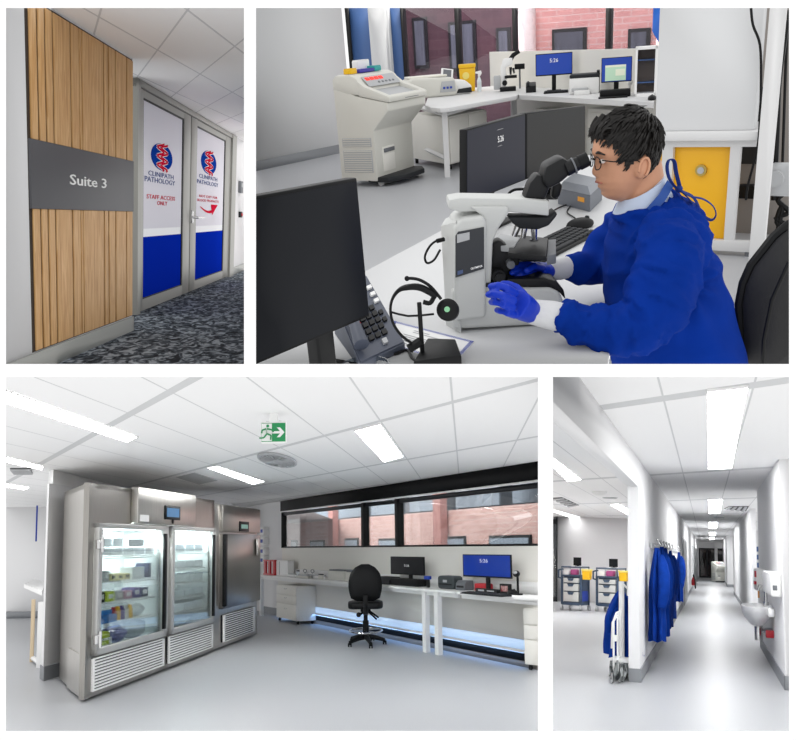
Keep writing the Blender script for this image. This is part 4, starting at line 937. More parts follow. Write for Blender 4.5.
specs = [(657, 549, 641, 13.5, 'front blue lab gown, nearest on the corridor hook rail'), (662, 548, 636, 12, 'second blue lab gown from the front of the rail'), (666.5, 549, 628, 10, 'third blue lab gown, in the middle of the hook rail'), (671.5, 551, 619, 8, 'fourth blue lab gown on the rail, before the gap'), (680, 553, 602, 6, 'last blue lab gown hanging alone at the far end of the rail')]
for i, (px, pt, pb, pw, lb) in enumerate(specs):
    u, z = gz(px, pt); zb_ = gz(px, pb)[1]; sg_ = (LW.M @ Vector((u, 0, 1.2)) - CAMPOS).dot(CF)/FOC; ua, uc = 0, .55
    zt_ = gz(px, pt)[1]
    gown(LW, u, -.05, zt_, abs(uc-ua), zt_-zb_, pw*1.05*sg_, 1.7*i+1, lb)

# left room seen through the opening
FY = 29.3
b = MB(); b.box(-2, R4.hy(664, 550, FY).x, FY, FY+.1, 0, H4); struct(R4, 'wall_far', b, WALL)
wx0, wx1 = R4.hy(553, 550, FY).x - .3, R4.hy(555.5, 550, FY).x
pa = R4.hy(555.8, 550, FY)
T = thing(R4, 'window_2', kind='structure', org=(pa.x, FY, 0))
wz_ = R4.sub(pa.x, FY, 0, -math.atan2(8, 1.6) - .0)
b = MB(); b.box(pa.x-1.2, pa.x-.0, FY-.3, FY-.28, .15, 2.5); part(T, 'glass_pane', b, glassmat('window_glass', '#e9eef0', .10)); b = MB(); b.box(pa.x-.06, pa.x, FY-.32, FY-.0, 0, H4-.01); b.box(pa.x-1.2, pa.x, FY-.32, FY-.25, 0, .15); b.box(pa.x-1.2, pa.x, FY-.32, FY-.25, 2.45, 2.6); part(T, 'window_frame', b, DARK)
for i in range(3):
    T = thing(R4.sub(pa.x-.9-.5*i, FY+3+i, 0), 'garden_tree', ['leafy green shrub just outside the narrow left window', 'second green shrub behind the left window', 'rearmost green shrub outside the left window'][i], 'shrub')
    b = MB(); rr = random.Random(i)
    for k in range(700):
        c = Vector((rr.uniform(-.9, .9), rr.uniform(-.8, .8), rr.uniform(.3, 3.2))); d = Vector((rr.uniform(-1, 1), rr.uniform(-1, 1), rr.uniform(-1, 1))).normalized()*.09; e_ = d.cross(Vector((rr.uniform(-1, 1), .3, 1))).normalized()*.05
        b.face([c-d, c+e_, c+d, c-e_])
    part(T, 'foliage', b, noisemat('leaf_green', [(.35, '#5c8038'), (.65, '#a3bd62')], 6)); b = MB(); b.cyl((0, 0, 0), (0, 0, 2.6), .05, n=8); part(T, 'trunk', b, mat('bark', '#5a4a3a', .9))
BLG = mat('slate_blue_cart_frame', '#3c4f66', .45)
def cart(px, py, wpx, hpx, label, yaw):
    g, s = at(R4, px, py, 0, yaw); w, h, d = wpx*s, hpx*s, .6
    T = thing(g, 'medical_cart', label, 'cart')
    b = MB(); 
    for sx in (-1, 1):
        b.box(sx*w/2-.03, sx*w/2+.03, 0, .06, .14, h*.82, .01); b.box(sx*w/2-.03, sx*w/2+.03, d-.06, d, .14, h*.82, .01)
    b.box(-w/2, w/2, 0, d, .14, .22, .01); b.box(-w/2, w/2, 0, d, h*.78, h*.82, .01); b.box(w/2-.02, w/2, .03, d-.03, .2, h*.8); b.box(-w/2+.02, w/2-.02, .1, d-.03, .2, h*.8); part(T, 'frame', b, BLG)
    zs = [.24, .24+.27*h*.9, .24+.48*h*.9, h*.77]
    for i in range(3):
        z0, z1 = zs[i], zs[i+1]-.03; b = MB(); b.box(-w/2+.05, w/2-.05, -.02, .1, z0, z1, .01); dr = part(T, 'drawer', b, mat('cart_drawer_grey', '#d0d2d0', .5)); b = MB(); b.prism([(-w*.17, z1), (w*.17, z1), (w*.10, z1-.07), (-w*.10, z1-.07)], 1, -.05, -.015); part(T, 'handle', b, BLG, parent=dr)
    b = MB(); b.tube([(-w/2, 0, h*.82), (-w/2, 0, h), (w/2, 0, h), (w/2, 0, h*.82)], .022, 8); b.tube([(-w/2, d, h*.82), (-w/2, d, h), (w/2, d, h), (w/2, d, h*.82)], .022, 8); b.tube([(-w/2, 0, h), (-w/2, d, h)], .022, 8); b.tube([(w/2, 0, h), (w/2, d, h)], .022, 8)
    b.tube([(-w/2, .1, h*.95), (-w/2-.14, .1, h*.92), (-w/2-.14, .1, h*.75), (-w/2, .1, h*.72)], .025, 8); part(T, 'rail', b, BLG)
    b = MB(); b.box(w/2-.001, w/2+.012, .08, d-.08, .25, h*.45); part(T, 'blue_side_panel', b, BLUE)
    for x, y in ((-w/2, 0), (w/2, 0), (-w/2, d), (w/2, d)):
        b = MB(); b.cyl((x-.03, y, .065), (x+.03, y, .065), .065, n=16); b.box(x-.02, x+.02, y-.03, y+.03, .07, .16, .008); part(T, 'caster', b, LGREY)
    # things carried on the cart
    gt = g.sub(0, 0, h*.82)
    L = label.split(',')[0].replace('medical cart', 'cart')
    who = 'left' if px < 580 else 'right'
    t2 = thing(gt.sub(w*.05, .25, .0), 'laptop_stand', 'grey stand with papers on top of the %s medical cart' % who, 'stand'); b = MB(); b.box(-w*.32, w*.32, -.1, .25, h*.15, h*.17, .005); b.box(-w*.28, -w*.24, -.05, -.02, 0, h*.15); b.box(w*.24, w*.28, -.05, -.02, 0, h*.15); part(t2, 'platform', b, LGREY); b = MB(); b.box(-w*.2, w*.2, -.08, .2, h*.17, h*.20, .01); part(t2, 'papers', b, WHITE)
    monitor(gt.sub(w*.10, .3, h*.20), w*.42, h*.19, 'small black screen on top of the %s medical cart' % who, lift=.02, base=True, depth=.02)
    solo(gt, 'pink_supply_bag', MB().box(-w*.05, w*.3, 0, .2, .0, h*.13, .03), mat('magenta_plastic', '#a5487e', .5), 'magenta supply bag on the top tray of the %s cart' % who, 'bag')
    solo(gt, 'tissue_box', MB().box(-w*.4, -w*.12, .02, .22, .0, h*.12, .01), WHITE, 'white tissue box at the left of the %s cart top' % who, 'box')
    t3 = thing(g.sub(w/2+.14, .1, h*.72), 'sharps_bin', 'yellow sharps bin hung on the right side of the %s cart' % who, 'sharps bin'); b = MB(); b.prism([(-.09, 0), (.09, 0), (.11, h*.20), (-.11, h*.20)], 1, -.08, .12, b=.01); part(t3, 'bin', b, YEL); b = MB(); b.box(-.12, .12, -.1, .14, h*.20, h*.24, .01); part(t3, 'lid', b, mat('pale_yellow_lid', '#f3e07a', .5))
cart(571, 610.5, 20, 43, 'slate blue medical cart with three drawers by the left window', -.4)
cart(607, 612, 22, 43, 'slate blue medical cart with three drawers beside the white wall end', -.4)
# wire stand with hanging blue gowns near the wall end
g, s = at(R4, 620, 680)
T = thing(g, 'gown_trolley', 'white wire trolley loaded with blue gowns beside the wall end', 'trolley')
b = MB(); b.cyl((2*s, .2, 3*s), (2*s, .2, 97*s), .035, n=10); b.tube([(2*s, .2, 96*s), (8*s, .2, 90*s)], .015, 6); part(T, 'pole', b, WMETAL)
b = MB()
for dx in (-6, -2): b.tube([(dx*s, 0, 8*s), (dx*s, 0, 58*s), (dx*.5*s, 0, 66*s), (0, 0, 68*s), (3*s, 0, 62*s)], .014, 6)
b.tube([(-8*s, .1, 30*s), (-7*s, 0, 56*s), (-2*s, 0, 64*s)], .014, 6); b.box(-7*s, 9*s, -.02, .3, 17*s, 21*s, .01); part(T, 'wire_frame', b, WMETAL)
b = MB(); b.box(-6.5*s, -3*s, -.05, -.02, 38*s, 44*s); part(T, 'white_tag', b, WHITE)
b = MB(); rr = random.Random(5)
for k in range(34):
    x = rr.uniform(-9, 7)*s; y = rr.uniform(-.3, .5); b.tube([(x, y, rr.uniform(14, 19)*s), (x+rr.uniform(-2, 2)*s, y+rr.uniform(-.3, .2), rr.uniform(6, 11)*s), (x+rr.uniform(-3, 3)*s, y+rr.uniform(-.4, .3), .02)], .014, 5)
part(T, 'wire_base', b, mat('tangled_grey_wire', '#7f8384', .4, .7))
gown(g, 3*s, .75, 86*s, 27*s, 66*s, .5, 4.4, 'blue gown draped over the wire trolley, hem spreading to the left', name='draped_gown', tags=False, flare=2.5)

# ceiling fittings
ceiling_light(R4, H4, [(707.5, 391), (747.5, 386.5), (731.5, 467.5), (708.5, 468.5)], 'nearest and largest corridor ceiling light')
for i, (p, lb) in enumerate((([(708.5, 499), (722.5, 499), (720, 512.5), (709, 513)], 'second corridor ceiling light'), ([(709, 522), (717.5, 522), (716.5, 528), (709.3, 528)], 'third corridor ceiling light'), ([(709.3, 532.2), (715.7, 532.2), (715.2, 535.4), (709.5, 535.4)], 'fourth corridor ceiling light'), ([(709.4, 537.4), (714.6, 537.4), (714.2, 539.3), (709.6, 539.3)], 'fifth corridor ceiling light, near the end'))):
    ceiling_light(R4, H4, p, lb)
ceiling_light(R4, H4, [(545, 458), (553, 457), (581, 479), (568, 481)], 'ceiling light at the left in the cart room')
ceiling_light(R4, H4, [(610.5, 504.5), (618, 503.5), (640, 515), (633, 517)], 'ceiling light beside the wall end in the cart room')
ceiling_light(R4, H4, [(545, 508.5), (553, 509), (580, 517), (574, 518.5)], 'thin far ceiling light in the cart room', m=lamp_mat('dim_lamp_diffuser', '#ffffff', 4))
vent_panel(R4, H4, [(724, 508.5), (729, 506), (749, 506), (746, 511)], 'oval slatted air vent in the corridor ceiling', 4)
vent_panel(R4, H4, [(551, 498), (562, 497), (579, 505), (570, 507)], 'square slatted vent in the cart room ceiling', 5)
v = f4(599.5, 491.5, H4)
T = thing(R4.sub(v.x, v.y, v.z), 'smoke_detector', 'white smoke detector on the cart room ceiling', 'detector'); b = MB(); b.lathe([(.14, 0), (.14, -.03), (.09, -.07), (.01, -.08)], n=20); part(T, 'cover', b, WHITE); b = MB(); b.lathe([(.1, -.04), (.1, -.055)], n=20); part(T, 'slot_ring', b, GREY)
for (px, py, lb) in ((610, 497.5, 'flat round grey sensor on cart room ceiling'), (719, 517.5, 'small round dark speaker on the corridor ceiling')):
    v = f4(px, py, H4); b = MB(); b.lathe([(.16, 0), (.14, -.02), (.01, -.025)], n=20); solo(R4.sub(v.x, v.y, v.z), 'ceiling_sensor', b, LGREY, lb, 'sensor')

# ================================================================ the suite entrance
R1 = room('entrance', 125, 200, 125, 1.35, (6, 8, 244, 364)); H1 = 2.73
def f1(px, py, z=0): return R1.hz(px, py, z)
p, q = f1(54, 364), f1(134, 329.5)
WW = R1.along(p, q); p, q = f1(134, 315), f1(232, 275); DW = R1.along(p, q)
def wz1(px, py): v = WW.hy(px, py); return v.x, v.z
def dz1(px, py): v = DW.hy(px, py); return v.x, v.z
CARPET = noisemat('dark_mottled_carpet', [(.38, '#22262c'), (.50, '#4c535c'), (.62, '#99a1a9')], 8, .95, 10, bump=.2, spec=.1, stretch=(1.3, .6, 1), dist=1.6)
b = MB(); b.face([(-12, 2, 0), (12, 2, 0), (12, 45, 0), (-12, 45, 0)]); struct(R1, 'floor', b, CARPET)
o = WW; xa = wz1(28.5, 200)[0]; xb = wz1(131.5, 200)[0]; de = (DW.I @ WW.M @ Vector((xb, 0, 0)))
pts = [WW.sub(-9, 0, 0), WW.sub(-9, -14, 0), WW.sub(40, -14, 0), WW.sub(40, 3, 0), WW.sub(-9, 3, 0)]
ceiling(R1, 'ceiling', H1, [xy(R1.I @ t.M.translation) for t in pts[1:]], (157.5, 50), (187.5, 10), (200, 74), gridmat('entrance_ceiling_tiles', '#fcfcfc', '#d4d5d7', .014))
b = MB(); b.box(-9, xb+.02, .0, .12, 0, H1); struct(WW, 'wall_left', b, WALL)
b = MB(); b.box(-9, xb+.03, -.02, .05, 0, .15); b.box(xb+.0, xb+.03, -.02, .5, 0, .15); struct(WW, 'baseboard_left', b, mat('satin_grey_skirting', '#a6a7a3', .45))
b = MB(); b.box(xb, xb+.02, .0, .6, .15, H1); struct(WW, 'wall_return', b, mat('satin_grey_return', '#9b9b96', .5))
# timber cladding with the sign
OAK = noisemat('oak_boards', [(.3, '#b4854f'), (.5, '#c99c66'), (.7, '#dcb584')], 3.0, .5, 8, stretch=(14, 14, .7), dist=1.5)
T = thing(WW, 'timber_cladding', 'vertical oak board cladding above and below the dark suite sign', 'wall panel', org=(xa, 0, .16))
grooves = [30, 38.5, 46, 53.5, 70.5, 79, 81, 102.5, 107, 114, 125, 131.5]
zs1, zs0 = 1.74, 1.24
b = MB(); b.box(xa, xb, -.004, -.001, .16, H1-.015); part(T, 'backing', b, mat('black_batten', '#33261a', .8))
for z0, z1, nm in ((.17, zs0, 'lower_boards'), (zs1, H1-.03, 'upper_boards')):
    b = MB()
    for a, c in zip(grooves, grooves[1:]):
        ua, uc = wz1(a, 200)[0], wz1(c, 200)[0]; gp = .030 if c-a > 3 else .01
        b.box(ua+gp*.6, uc-gp*.6, -.018, -.004, z0, z1, .004, 1)
    part(T, nm, b, OAK)
T = thing(WW, 'suite_sign', 'dark grey sign panel reading Suite 3 mounted between the oak boards', 'sign', org=(xa, 0, zs0))
b = MB(); b.box(xa, xb, -.024, -.004, zs0, zs1, .004); pn = part(T, 'panel', b, mat('charcoal_sign', '#4a4a4e', .5))
mx, mz = wz1(86.5, 182); b = text_mb('Suite 3', .118, .003, sx=3.1, bold=.0008); b.xf(Matrix.Translation((mx, -.026, mz))); part(T, 'lettering', b, WHITE, parent=pn)
# glazed double door
XA, XB = dz1(134.5, 200)[0], dz1(233, 200)[0]; HD = 2.48
ALU = mat('satin_grey_aluminium', '#a3a29c', .4, .3)
T = thing(DW, 'door_1', kind='structure', org=((XA+XB)/2, 0, 0))
zt0 = 2.72
b = MB(); b.box(XA, XB, -.04, .06, 2.65, zt0, .004); b.box(XA, dz1(137.5, 200)[0], -.04, .06, 0, zt0); b.box(dz1(229, 200)[0], XB, -.05, .06, 0, zt0); part(T, 'door_frame', b, ALU)
b = MB(); b.box(XA+.02, XB-.02, .06, .09, 2.6, 2.7); b.box(XA, XB, -.02, .1, 2.63, 2.665); part(T, 'head_track', b, mat('dark_bronze', '#4c4a47', .5))
FILM = mat('frosted_white_film', '#e6e5ee', .5, spec=.05); BFILM = mat('royal_blue_film', '#0a2cb0', .7, spec=0.0)
LBL, LRD = mat('logo_blue', '#153f9f', .7, spec=0.0), mat('logo_red', '#d8203f', .7, spec=0.0)
def leaf(px0, px1, gx0, gx1, big):
    a, c = dz1(px0, 200)[0], dz1(px1, 200)[0]; ga, gc = dz1(gx0, 200)[0], dz1(gx1, 200)[0]; zb, zt = .16, 2.55; 
    b = MB(); b.box(a, ga, -.02, .04, .02, 2.64, .004); b.box(gc, c, -.02, .04, .02, 2.64, .004); b.box(a, c, -.018, .038, .02, zb); b.box(a, c, -.018, .038, zt, 2.64); lf = part(T, 'door_leaf', b, ALU)
    z1, z2 = .92, 1.02
    b = MB(); b.box(ga, gc, .0, .012, z2, zt); part(T, 'white_film', b, FILM, parent=lf)
    b = MB(); b.box(ga, gc, .0, .012, z1, z2); part(T, 'clear_band', b, mat('pale_band', '#f2f4f8', .3), parent=lf)
    b = MB(); b.box(ga, gc, .0, .012, zb, z1); part(T, 'blue_film', b, BFILM, parent=lf)
    b = MB(); e = .022
    b.box(ga, ga+.04, -.012, .0, zb, zt); b.box(gc-.05, gc, -.012, .0, zb, zt); b.box(ga, gc, -.012, .0, zt-e, zt); b.box(ga, gc, -.012, .0, zb, zb+e*.6); part(T, 'gasket', b, BLACK, parent=lf)
    return lf, ga, gc
l1 = leaf(137.5, 188.5, 141.5, 182, True); l2 = leaf(189.5, 228.5, 195, 223.5, False)
def dtxt(lf, s_, px, py, wpx, size, m, nm):
    x, z = dz1(px, py); x0, x1 = dz1(px-wpx/2, py)[0], dz1(px+wpx/2, py)[0]
    b = text_mb(s_, size, .001); w = max(v.co.x for v in b.bm.verts) - min(v.co.x for v in b.bm.verts); b.xf(Matrix.Translation((x, -.004, z)) @ Matrix.Diagonal(((x1-x0)/w, 1, 1, 1))); part(T, nm, b, m, parent=lf)
def logo(lf, px, py, wpx, hpx):
    x0, x1 = dz1(px-wpx/2, py)[0], dz1(px+wpx/2, py)[0]; z0, z1 = dz1(px, py+hpx/2)[1], dz1(px, py-hpx/2)[1]; cx, cz, rx, rz = (x0+x1)/2, (z0+z1)/2, (x1-x0)/2, (z1-z0)/2
    b = MB(); b.prism([(cx+rx*math.cos(a), cz+rz*math.sin(a)) for a in [2*PI*i/32 for i in range(32)]], 1, -.004, -.001); part(T, 'logo_disc', b, LBL, parent=lf)
    def band(wd, y0, y1):
        b = MB()
        for off in (-.17, .17):
            P = []
            for k in range(41):
                t = k/40; zz = rz*(1.04 - 2.08*t); xx = rx*(off + .30*math.sin(t*3.2*2*PI + 1.2) - .0); P.append((cx+xx, zz+cz))
            for p_, q_ in zip(P, P[1:]):
                d = Vector((q_[0]-p_[0], q_[1]-p_[1])); nrm = Vector((-d.y/rz, d.x/rx)); nrm.normalize(); n_ = (nrm.x*rx*wd, nrm.y*rz*wd)
                b.face([(p_[0]-n_[0], y0, p_[1]-n_[1]), (q_[0]-n_[0], y0, q_[1]-n_[1]), (q_[0]+n_[0], y0, q_[1]+n_[1]), (p_[0]+n_[0], y0, p_[1]+n_[1])])
        return b
    part(T, 'logo_ribbon_edge', band(.12, -.006, 0), WHITE, parent=lf); part(T, 'logo_ribbon', band(.075, -.008, 0), LRD, parent=lf)
TXB = mat('grey_blue_lettering', '#4a5c94', .7, spec=0.0)
logo(l1[0], 161.5, 157, 21.5, 27); dtxt(l1[0], 'CLINIPATH', 161.5, 175.5, 25, .085, TXB, 'brand_lettering'); dtxt(l1[0], 'PATHOLOGY', 160.5, 181.3, 30, .09, TXB, 'brand_lettering')
dtxt(l1[0], 'STAFF ACCESS', 161.5, 197.8, 28, .075, LRD, 'notice_lettering'); dtxt(l1[0], 'ONLY', 162, 203.5, 10, .075, LRD, 'notice_lettering')
logo(l2[0], 208.5, 162.5, 15.5, 23.5); dtxt(l2[0], 'CLINIPATH', 208.5, 178, 18, .09, TXB, 'brand_lettering'); dtxt(l2[0], 'PATHOLOGY', 208, 183.5, 21, .095, TXB, 'brand_lettering')
dtxt(l2[0], 'NOT EXIT FOR', 208.5, 197, 18, .055, LRD, 'notice_lettering'); dtxt(l2[0], 'BLOOD PRODUCTS', 208.5, 201, 21, .055, LRD, 'notice_lettering')
b = MB(); x0, z0 = dz1(200, 206.5); x1, z1 = dz1(213, 208); P = []
for k in range(13): t = k/12; P.append((x0+(x1-x0)*t, z0 - .075*math.sin(t*PI*.8) + (z1-z0)*t))
for p_, q_, k in zip(P, P[1:], range(12)):
    w0, w1 = .008+.02*k/12, .008+.02*(k+1)/12; b.face([(p_[0], -.004, p_[1]-w0), (q_[0], -.004, q_[1]-w1), (q_[0], -.004, q_[1]+w1), (p_[0], -.004, p_[1]+w0)])
xe, ze = P[-1]; xt, zt_ = dz1(217.5, 205); b.face([(xe-.25, -.005, ze+.10), (xe-.1, -.005, ze-.08), (xt, -.005, zt_)]); part(T, 'red_arrow', b, LRD, parent=l2[0])
b = MB(); hx, hz__ = dz1(190, 217); b.box(hx-.06, hx+.06, -.05, -.02, hz__-.09, hz__+.1, .008); b.tube([(hx, -.04, hz__-.0), (hx, -.12, hz__), (hx+.55, -.12, hz__)], .018, 8); part(T, 'door_handle', b, CHROME)
# wall right of the door
xr0 = XB + .01
b = MB(); b.box(xr0, XB+9, .0, .12, 0, H1); struct(DW, 'wall_right', b, WALL)
b = MB(); b.box(xr0, XB+9, -.02, -.001, 0, .15); struct(DW, 'baseboard_right', b, mat('satin_grey_skirting', '#a6a7a3', .45))
b = MB(); b.box(XA-.2, XB+.05, .0, .12, zt0+.002, H1+.3); struct(DW, 'wall_over_door', b, WALL)
x, z = dz1(239.3, 187); T = thing(DW, 'intercom', 'small grey intercom box on the wall right of the doors', 'intercom', org=(x, 0, z)); b = MB(); b.box(x-.16, x+.16, -.06, -.001, z-.12, z+.12, .01); part(T, 'case', b, GREY); b = MB(); b.box(x-.08, x+.1, -.064, -.058, z+.0, z+.08); part(T, 'window', b, LGREY)
x, z = dz1(239.3, 214.5); T = thing(DW, 'call_button', 'small dark call point below the intercom', 'button', org=(x, 0, z)); b = MB(); b.box(x-.13, x+.13, -.05, -.001, z-.06, z+.06, .008); part(T, 'plate', b, DARK); b = MB(); b.cyl((x, -.05, z), (x, -.07, z), .035, n=12); part(T, 'button', b, RED)
# corridor wall behind the viewer's left, ceiling strip light reflected in the glass


# ================================================================ the microscopy desk
R2 = room('microscopy', 523, 25, 560, 1.5, (256, 8, 789, 364))
ZD = .74
WALL2 = mat('soft_white_wall', '#cfd0d1', .75, bump=.03, bs=300); WM2 = mat('soft_white_metal', '#d9d9d9', .4); WHITE2 = mat('soft_white_laminate', '#dadada', .45)
def f2(px, py, z=0): return R2.hz(px, py, z)
def d2(px, py, Y): return R2.hy(px, py, Y)
# floor and shell
b = MB(); b.face([(-9, 1.2, 0), (9, 1.2, 0), (9, 16.2, 0), (-9, 16.2, 0)]); struct(R2, 'floor', b, mat('pale_vinyl_floor', '#aeb0b4', .4, var=.03, vs=120))
LA = f2(256, 171); LB = f2(342, 152.6); LWL = R2.along(LA, LB); uc = LWL.hy(349.5, 100).x
b = MB(); b.box(-6, uc, 0, .15, 0, 3.2); struct(LWL, 'wall_left', b, WALL2)
b = MB(); b.box(-6, uc, -.012, -.001, 0, .12); struct(LWL, 'baseboard_left', b, SKIRT)
BKD = 1.6
cor = R2.I @ (LWL.M @ Vector((uc, 0, 0)))
BK = R2.toward((cor.x, cor.y, 0), -1205, 8, -1).sub(0, BKD, 0)
def bk(px, py, y=0): v = BK.hy(px, py, y); return v.x, v.z
def bx(px): return bk(px, 40)[0]
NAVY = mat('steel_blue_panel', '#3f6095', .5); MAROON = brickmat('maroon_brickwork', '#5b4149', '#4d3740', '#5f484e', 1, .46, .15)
T = thing(BK, 'window_1', kind='structure', org=(bx(430), 0, 0))
b = MB()
for a, c in ((349, 352), (403.5, 405), (457, 460), (514, 516), (606.5, 611)): b.box(bx(a), bx(c), -.05, .08, 0, 3.1)
b.box(bx(349), bx(656), -.03, .05, 0, .1); part(T, 'window_frame', b, BLACK)
b = MB(); b.box(bx(404), bx(656), .0, .01, .1, 3.1); part(T, 'glass_pane', b, glassmat('tinted_glass', '#e6e0e6', .03))
b = MB(); b.box(bx(352), bx(371), -.01, .02, 0, 3.1); part(T, 'blue_panel', b, NAVY)
b = MB(); b.box(bx(388), bx(403), -.01, .02, 0, 3.1); part(T, 'blue_panel', b, NAVY)
b = MB(); b.box(bk(370, 40, -.15)[0], bk(386, 40, -.15)[0], -.15, .1, 0, 3.1); b.box(bk(386, 40, -.08)[0], bk(389.5, 40, -.08)[0], -.08, .1, 0, 3.1); struct(BK, 'wall_column', b, WALL2)
# buildings outside
OB = BK.sub(0, 3.5, 0)
def ob(px, py): v = OB.hy(px, py); return v.x, v.z
def bldg(x0, x1, zt, zb, m, wins, label, name='brick_building', y=0.0):
    T = thing(OB, name, label, 'building', org=((x0+x1)/2, y, zb)); b = MB()
    b.face([(x0, y, zb), (x1, y, zb), (x1, y, zt), (x0, y, zt)], [(x0, zb), (x1, zb), (x1, zt), (x0, zt)]); b.box(x0, x1, y+.002, y+.3, zb, zt); part(T, 'brick_wall', b, m)
    for a, c, z0, z1 in wins:
        b = MB(); b.box(a, c, y-.05, y-.01, z0, z1); w = part(T, 'window', b, DARK); b = MB(); b.box(a+.06, c-.06, y-.07, y-.045, z0+.06, z1-.06); part(T, 'pane', b, mat('slate_pane', '#5d6470', .4, var=.3, vs=5, stretch=(6, 1, .3)), parent=w)
x515 = ob(514, 40)[0]; zlow = -.6
W = []
for a, c, t, bt in ((413, 430, 18, 68), (449, 478, 22, 70), (497, 512, 28, 60)): x0, z1 = ob(a, t); x1, z0 = ob(c, bt); W.append((x0, x1, z0, z1))
bldg(ob(395, 40)[0]-1, x515, 3.6, zlow, MAROON, W, 'dark maroon brick building outside the left part of the back window')
W = []
for a, c, t, bt in ((553, 587, 29.5, 58), (629, 650, 29, 58), (505, 521, 30, 58)): x0, z1 = ob(a, t); x1, z0 = ob(c, bt); W.append((max(x0, x515+.01), x1, z0, z1))
bldg(x515+.002, ob(680, 40)[0], 3.6, zlow, brickmat('pink_brickwork_far', '#f0b8b0', '#e4a8a2', '#ecd4ce', 1, .3, .1), W, 'pink brick building with dark windows outside the right part of the back window')
b = MB(); b.box(ob(528, 30)[0], ob(538, 30)[0], -.5, -.1, zlow, 3.6); solo(OB, 'white_pier', b, mat('white_render', '#faf6f0', .8), 'bright white pier outside between the pink brick walls', 'pier')

# cryostat by the left wall
rot = 1.02; cw, cd_ = .84, .62; c0 = f2(378, 187)
vx = Vector((math.cos(rot), math.sin(rot), 0)); vy = Vector((-math.sin(rot), math.cos(rot), 0)); cc = c0 + vx*(cw/2) + vy*(.30*cd_)
CG = R2.sub(cc.x, cc.y, 0, rot); cryostat(CG, cw, cd_, 1.17, 'large cream cryostat machine with red digits standing by the left wall')
ct = 1.155
for i, (x, y, sx, sy, sz, m, lb) in enumerate(((-.3, .12, .06, .05, .05, YEL, 'small yellow pot on top of the cryostat'), (-.05, .12, .16, .06, .03, mat('indigo_tray', '#3a2f9a', .5), 'indigo tray lying on top of the cryostat'), (.18, .12, .07, .06, .05, mat('teal_box', '#2fa3a0', .5), 'teal box on the right of the cryostat top'), (.05, .2, .12, .04, .12, WHITE, 'white box standing at the back of the cryostat top'))):
    b = MB(); b.box(x-sx, x+sx, y-sy, y+sy, ct, ct+sz, .008); b.box(x-sx*.9, x+sx*.9, y-sy*.9, y+sy*.9, ct+sz, ct+sz+.006); solo(CG, ['yellow_pot', 'indigo_tray', 'teal_box', 'white_box'][i], b, m, lb, 'box', org=(x, y, ct))

# back benches
ZBN = .75
def bp(px, py, z=ZBN): return f2(px, py, z)
P = [bp(425, 105), bp(431, 107.5), bp(440, 108.3), bp(449, 107.6), bp(515.6, 96), bp(519, 94), bp(519, 84), bp(488, 86.5), bp(430, 91)]
T = thing(R2, 'laboratory_bench', 'white bench at the left carrying the instruments and yellow bin', 'bench', org=tuple(f2(470, 150)))
b = MB(); b.prism([xy(p) for p in P], 2, ZBN-.045, ZBN, b=.004); part(T, 'worktop', b, WHITE2)
def legm(T, px, py, w=.03, z=ZBN-.045):
    p = f2(px, py); b = MB(); b.box(p.x-w, p.x+w, p.y-w, p.y+w, 0, z); part(T, 'leg', b, WM2); return p
l1 = legm(T, 447.5, 177); l2 = legm(T, 514, 148); l3 = legm(T, 412, 158, .025); l4 = legm(T, 463, 140, .025)
b = MB(); b.cyl((l3.x, l3.y, .2), (l1.x, l1.y, .2), .028, n=4); part(T, 'foot_rail', b, WM2)
b = MB(); b.cyl((l1.x, l1.y, ZBN-.075), (l2.x, l2.y, ZBN-.075), .03, n=4); b.cyl((l3.x, l3.y, ZBN-.075), (l1.x, l1.y, ZBN-.075), .03, n=4); part(T, 'apron', b, WM2)
P = [bp(519, 95), bp(654, 102.5), bp(654, 92), bp(519, 84)]
T = thing(R2, 'laboratory_bench', 'long white back bench carrying two blue monitors and a printer', 'bench', org=tuple(f2(590, 140)))
b = MB(); b.prism([xy(p) for p in P], 2, ZBN-.05, ZBN); part(T, 'worktop', b, WHITE2); l = legm(T, 514.8, 150)
pw0, pw1 = bp(519, 86.5), bp(654, 93.5); PB = R2.along(pw0.xy.to_3d(), pw1.xy.to_3d()); Lp = (pw1-pw0).length
b = MB(); b.box(-.1, Lp+.1, .01, .05, 0, ZBN-.05); b.box(PB.hy(489, 60).x, Lp+.1, .01, .05, ZBN-.05, PB.hy(560, 50.5).z); struct(PB, 'wall_partition', b, WARMW)
g, s = at(R2, 468, 168); T = thing(R2, 'storage_cupboard', 'cream two door cupboard on casters under the left bench', 'cupboard', org=tuple(f2(450, 170)))
cq = [f2(450, 171), f2(487, 160), None, f2(414, 164)]; cq[2] = cq[1] + cq[3] - cq[0]; hc = .60
b = MB(); b.prism([xy(p) for p in cq], 2, .07, hc, b=.006); part(T, 'body', b, WARMW)
cf = R2.along(cq[0], cq[1]); cl = (cq[1]-cq[0]).length; I_ = R2.I @ cf.M
for a, c in ((.01, .49), (.51, .99)): b = MB(); b.box(cl*a, cl*c, -.02, -.001, .09, hc-.02, .004).xf(I_); part(T, 'door', b, WARMW)
for q in (cq[0], cq[1], cq[3]): b = MB(); p = q.lerp(cq[2], .08); b.cyl((p.x-.02, p.y, .035), (p.x+.02, p.y, .035), .035, n=12); part(T, 'caster', b, BLACK)
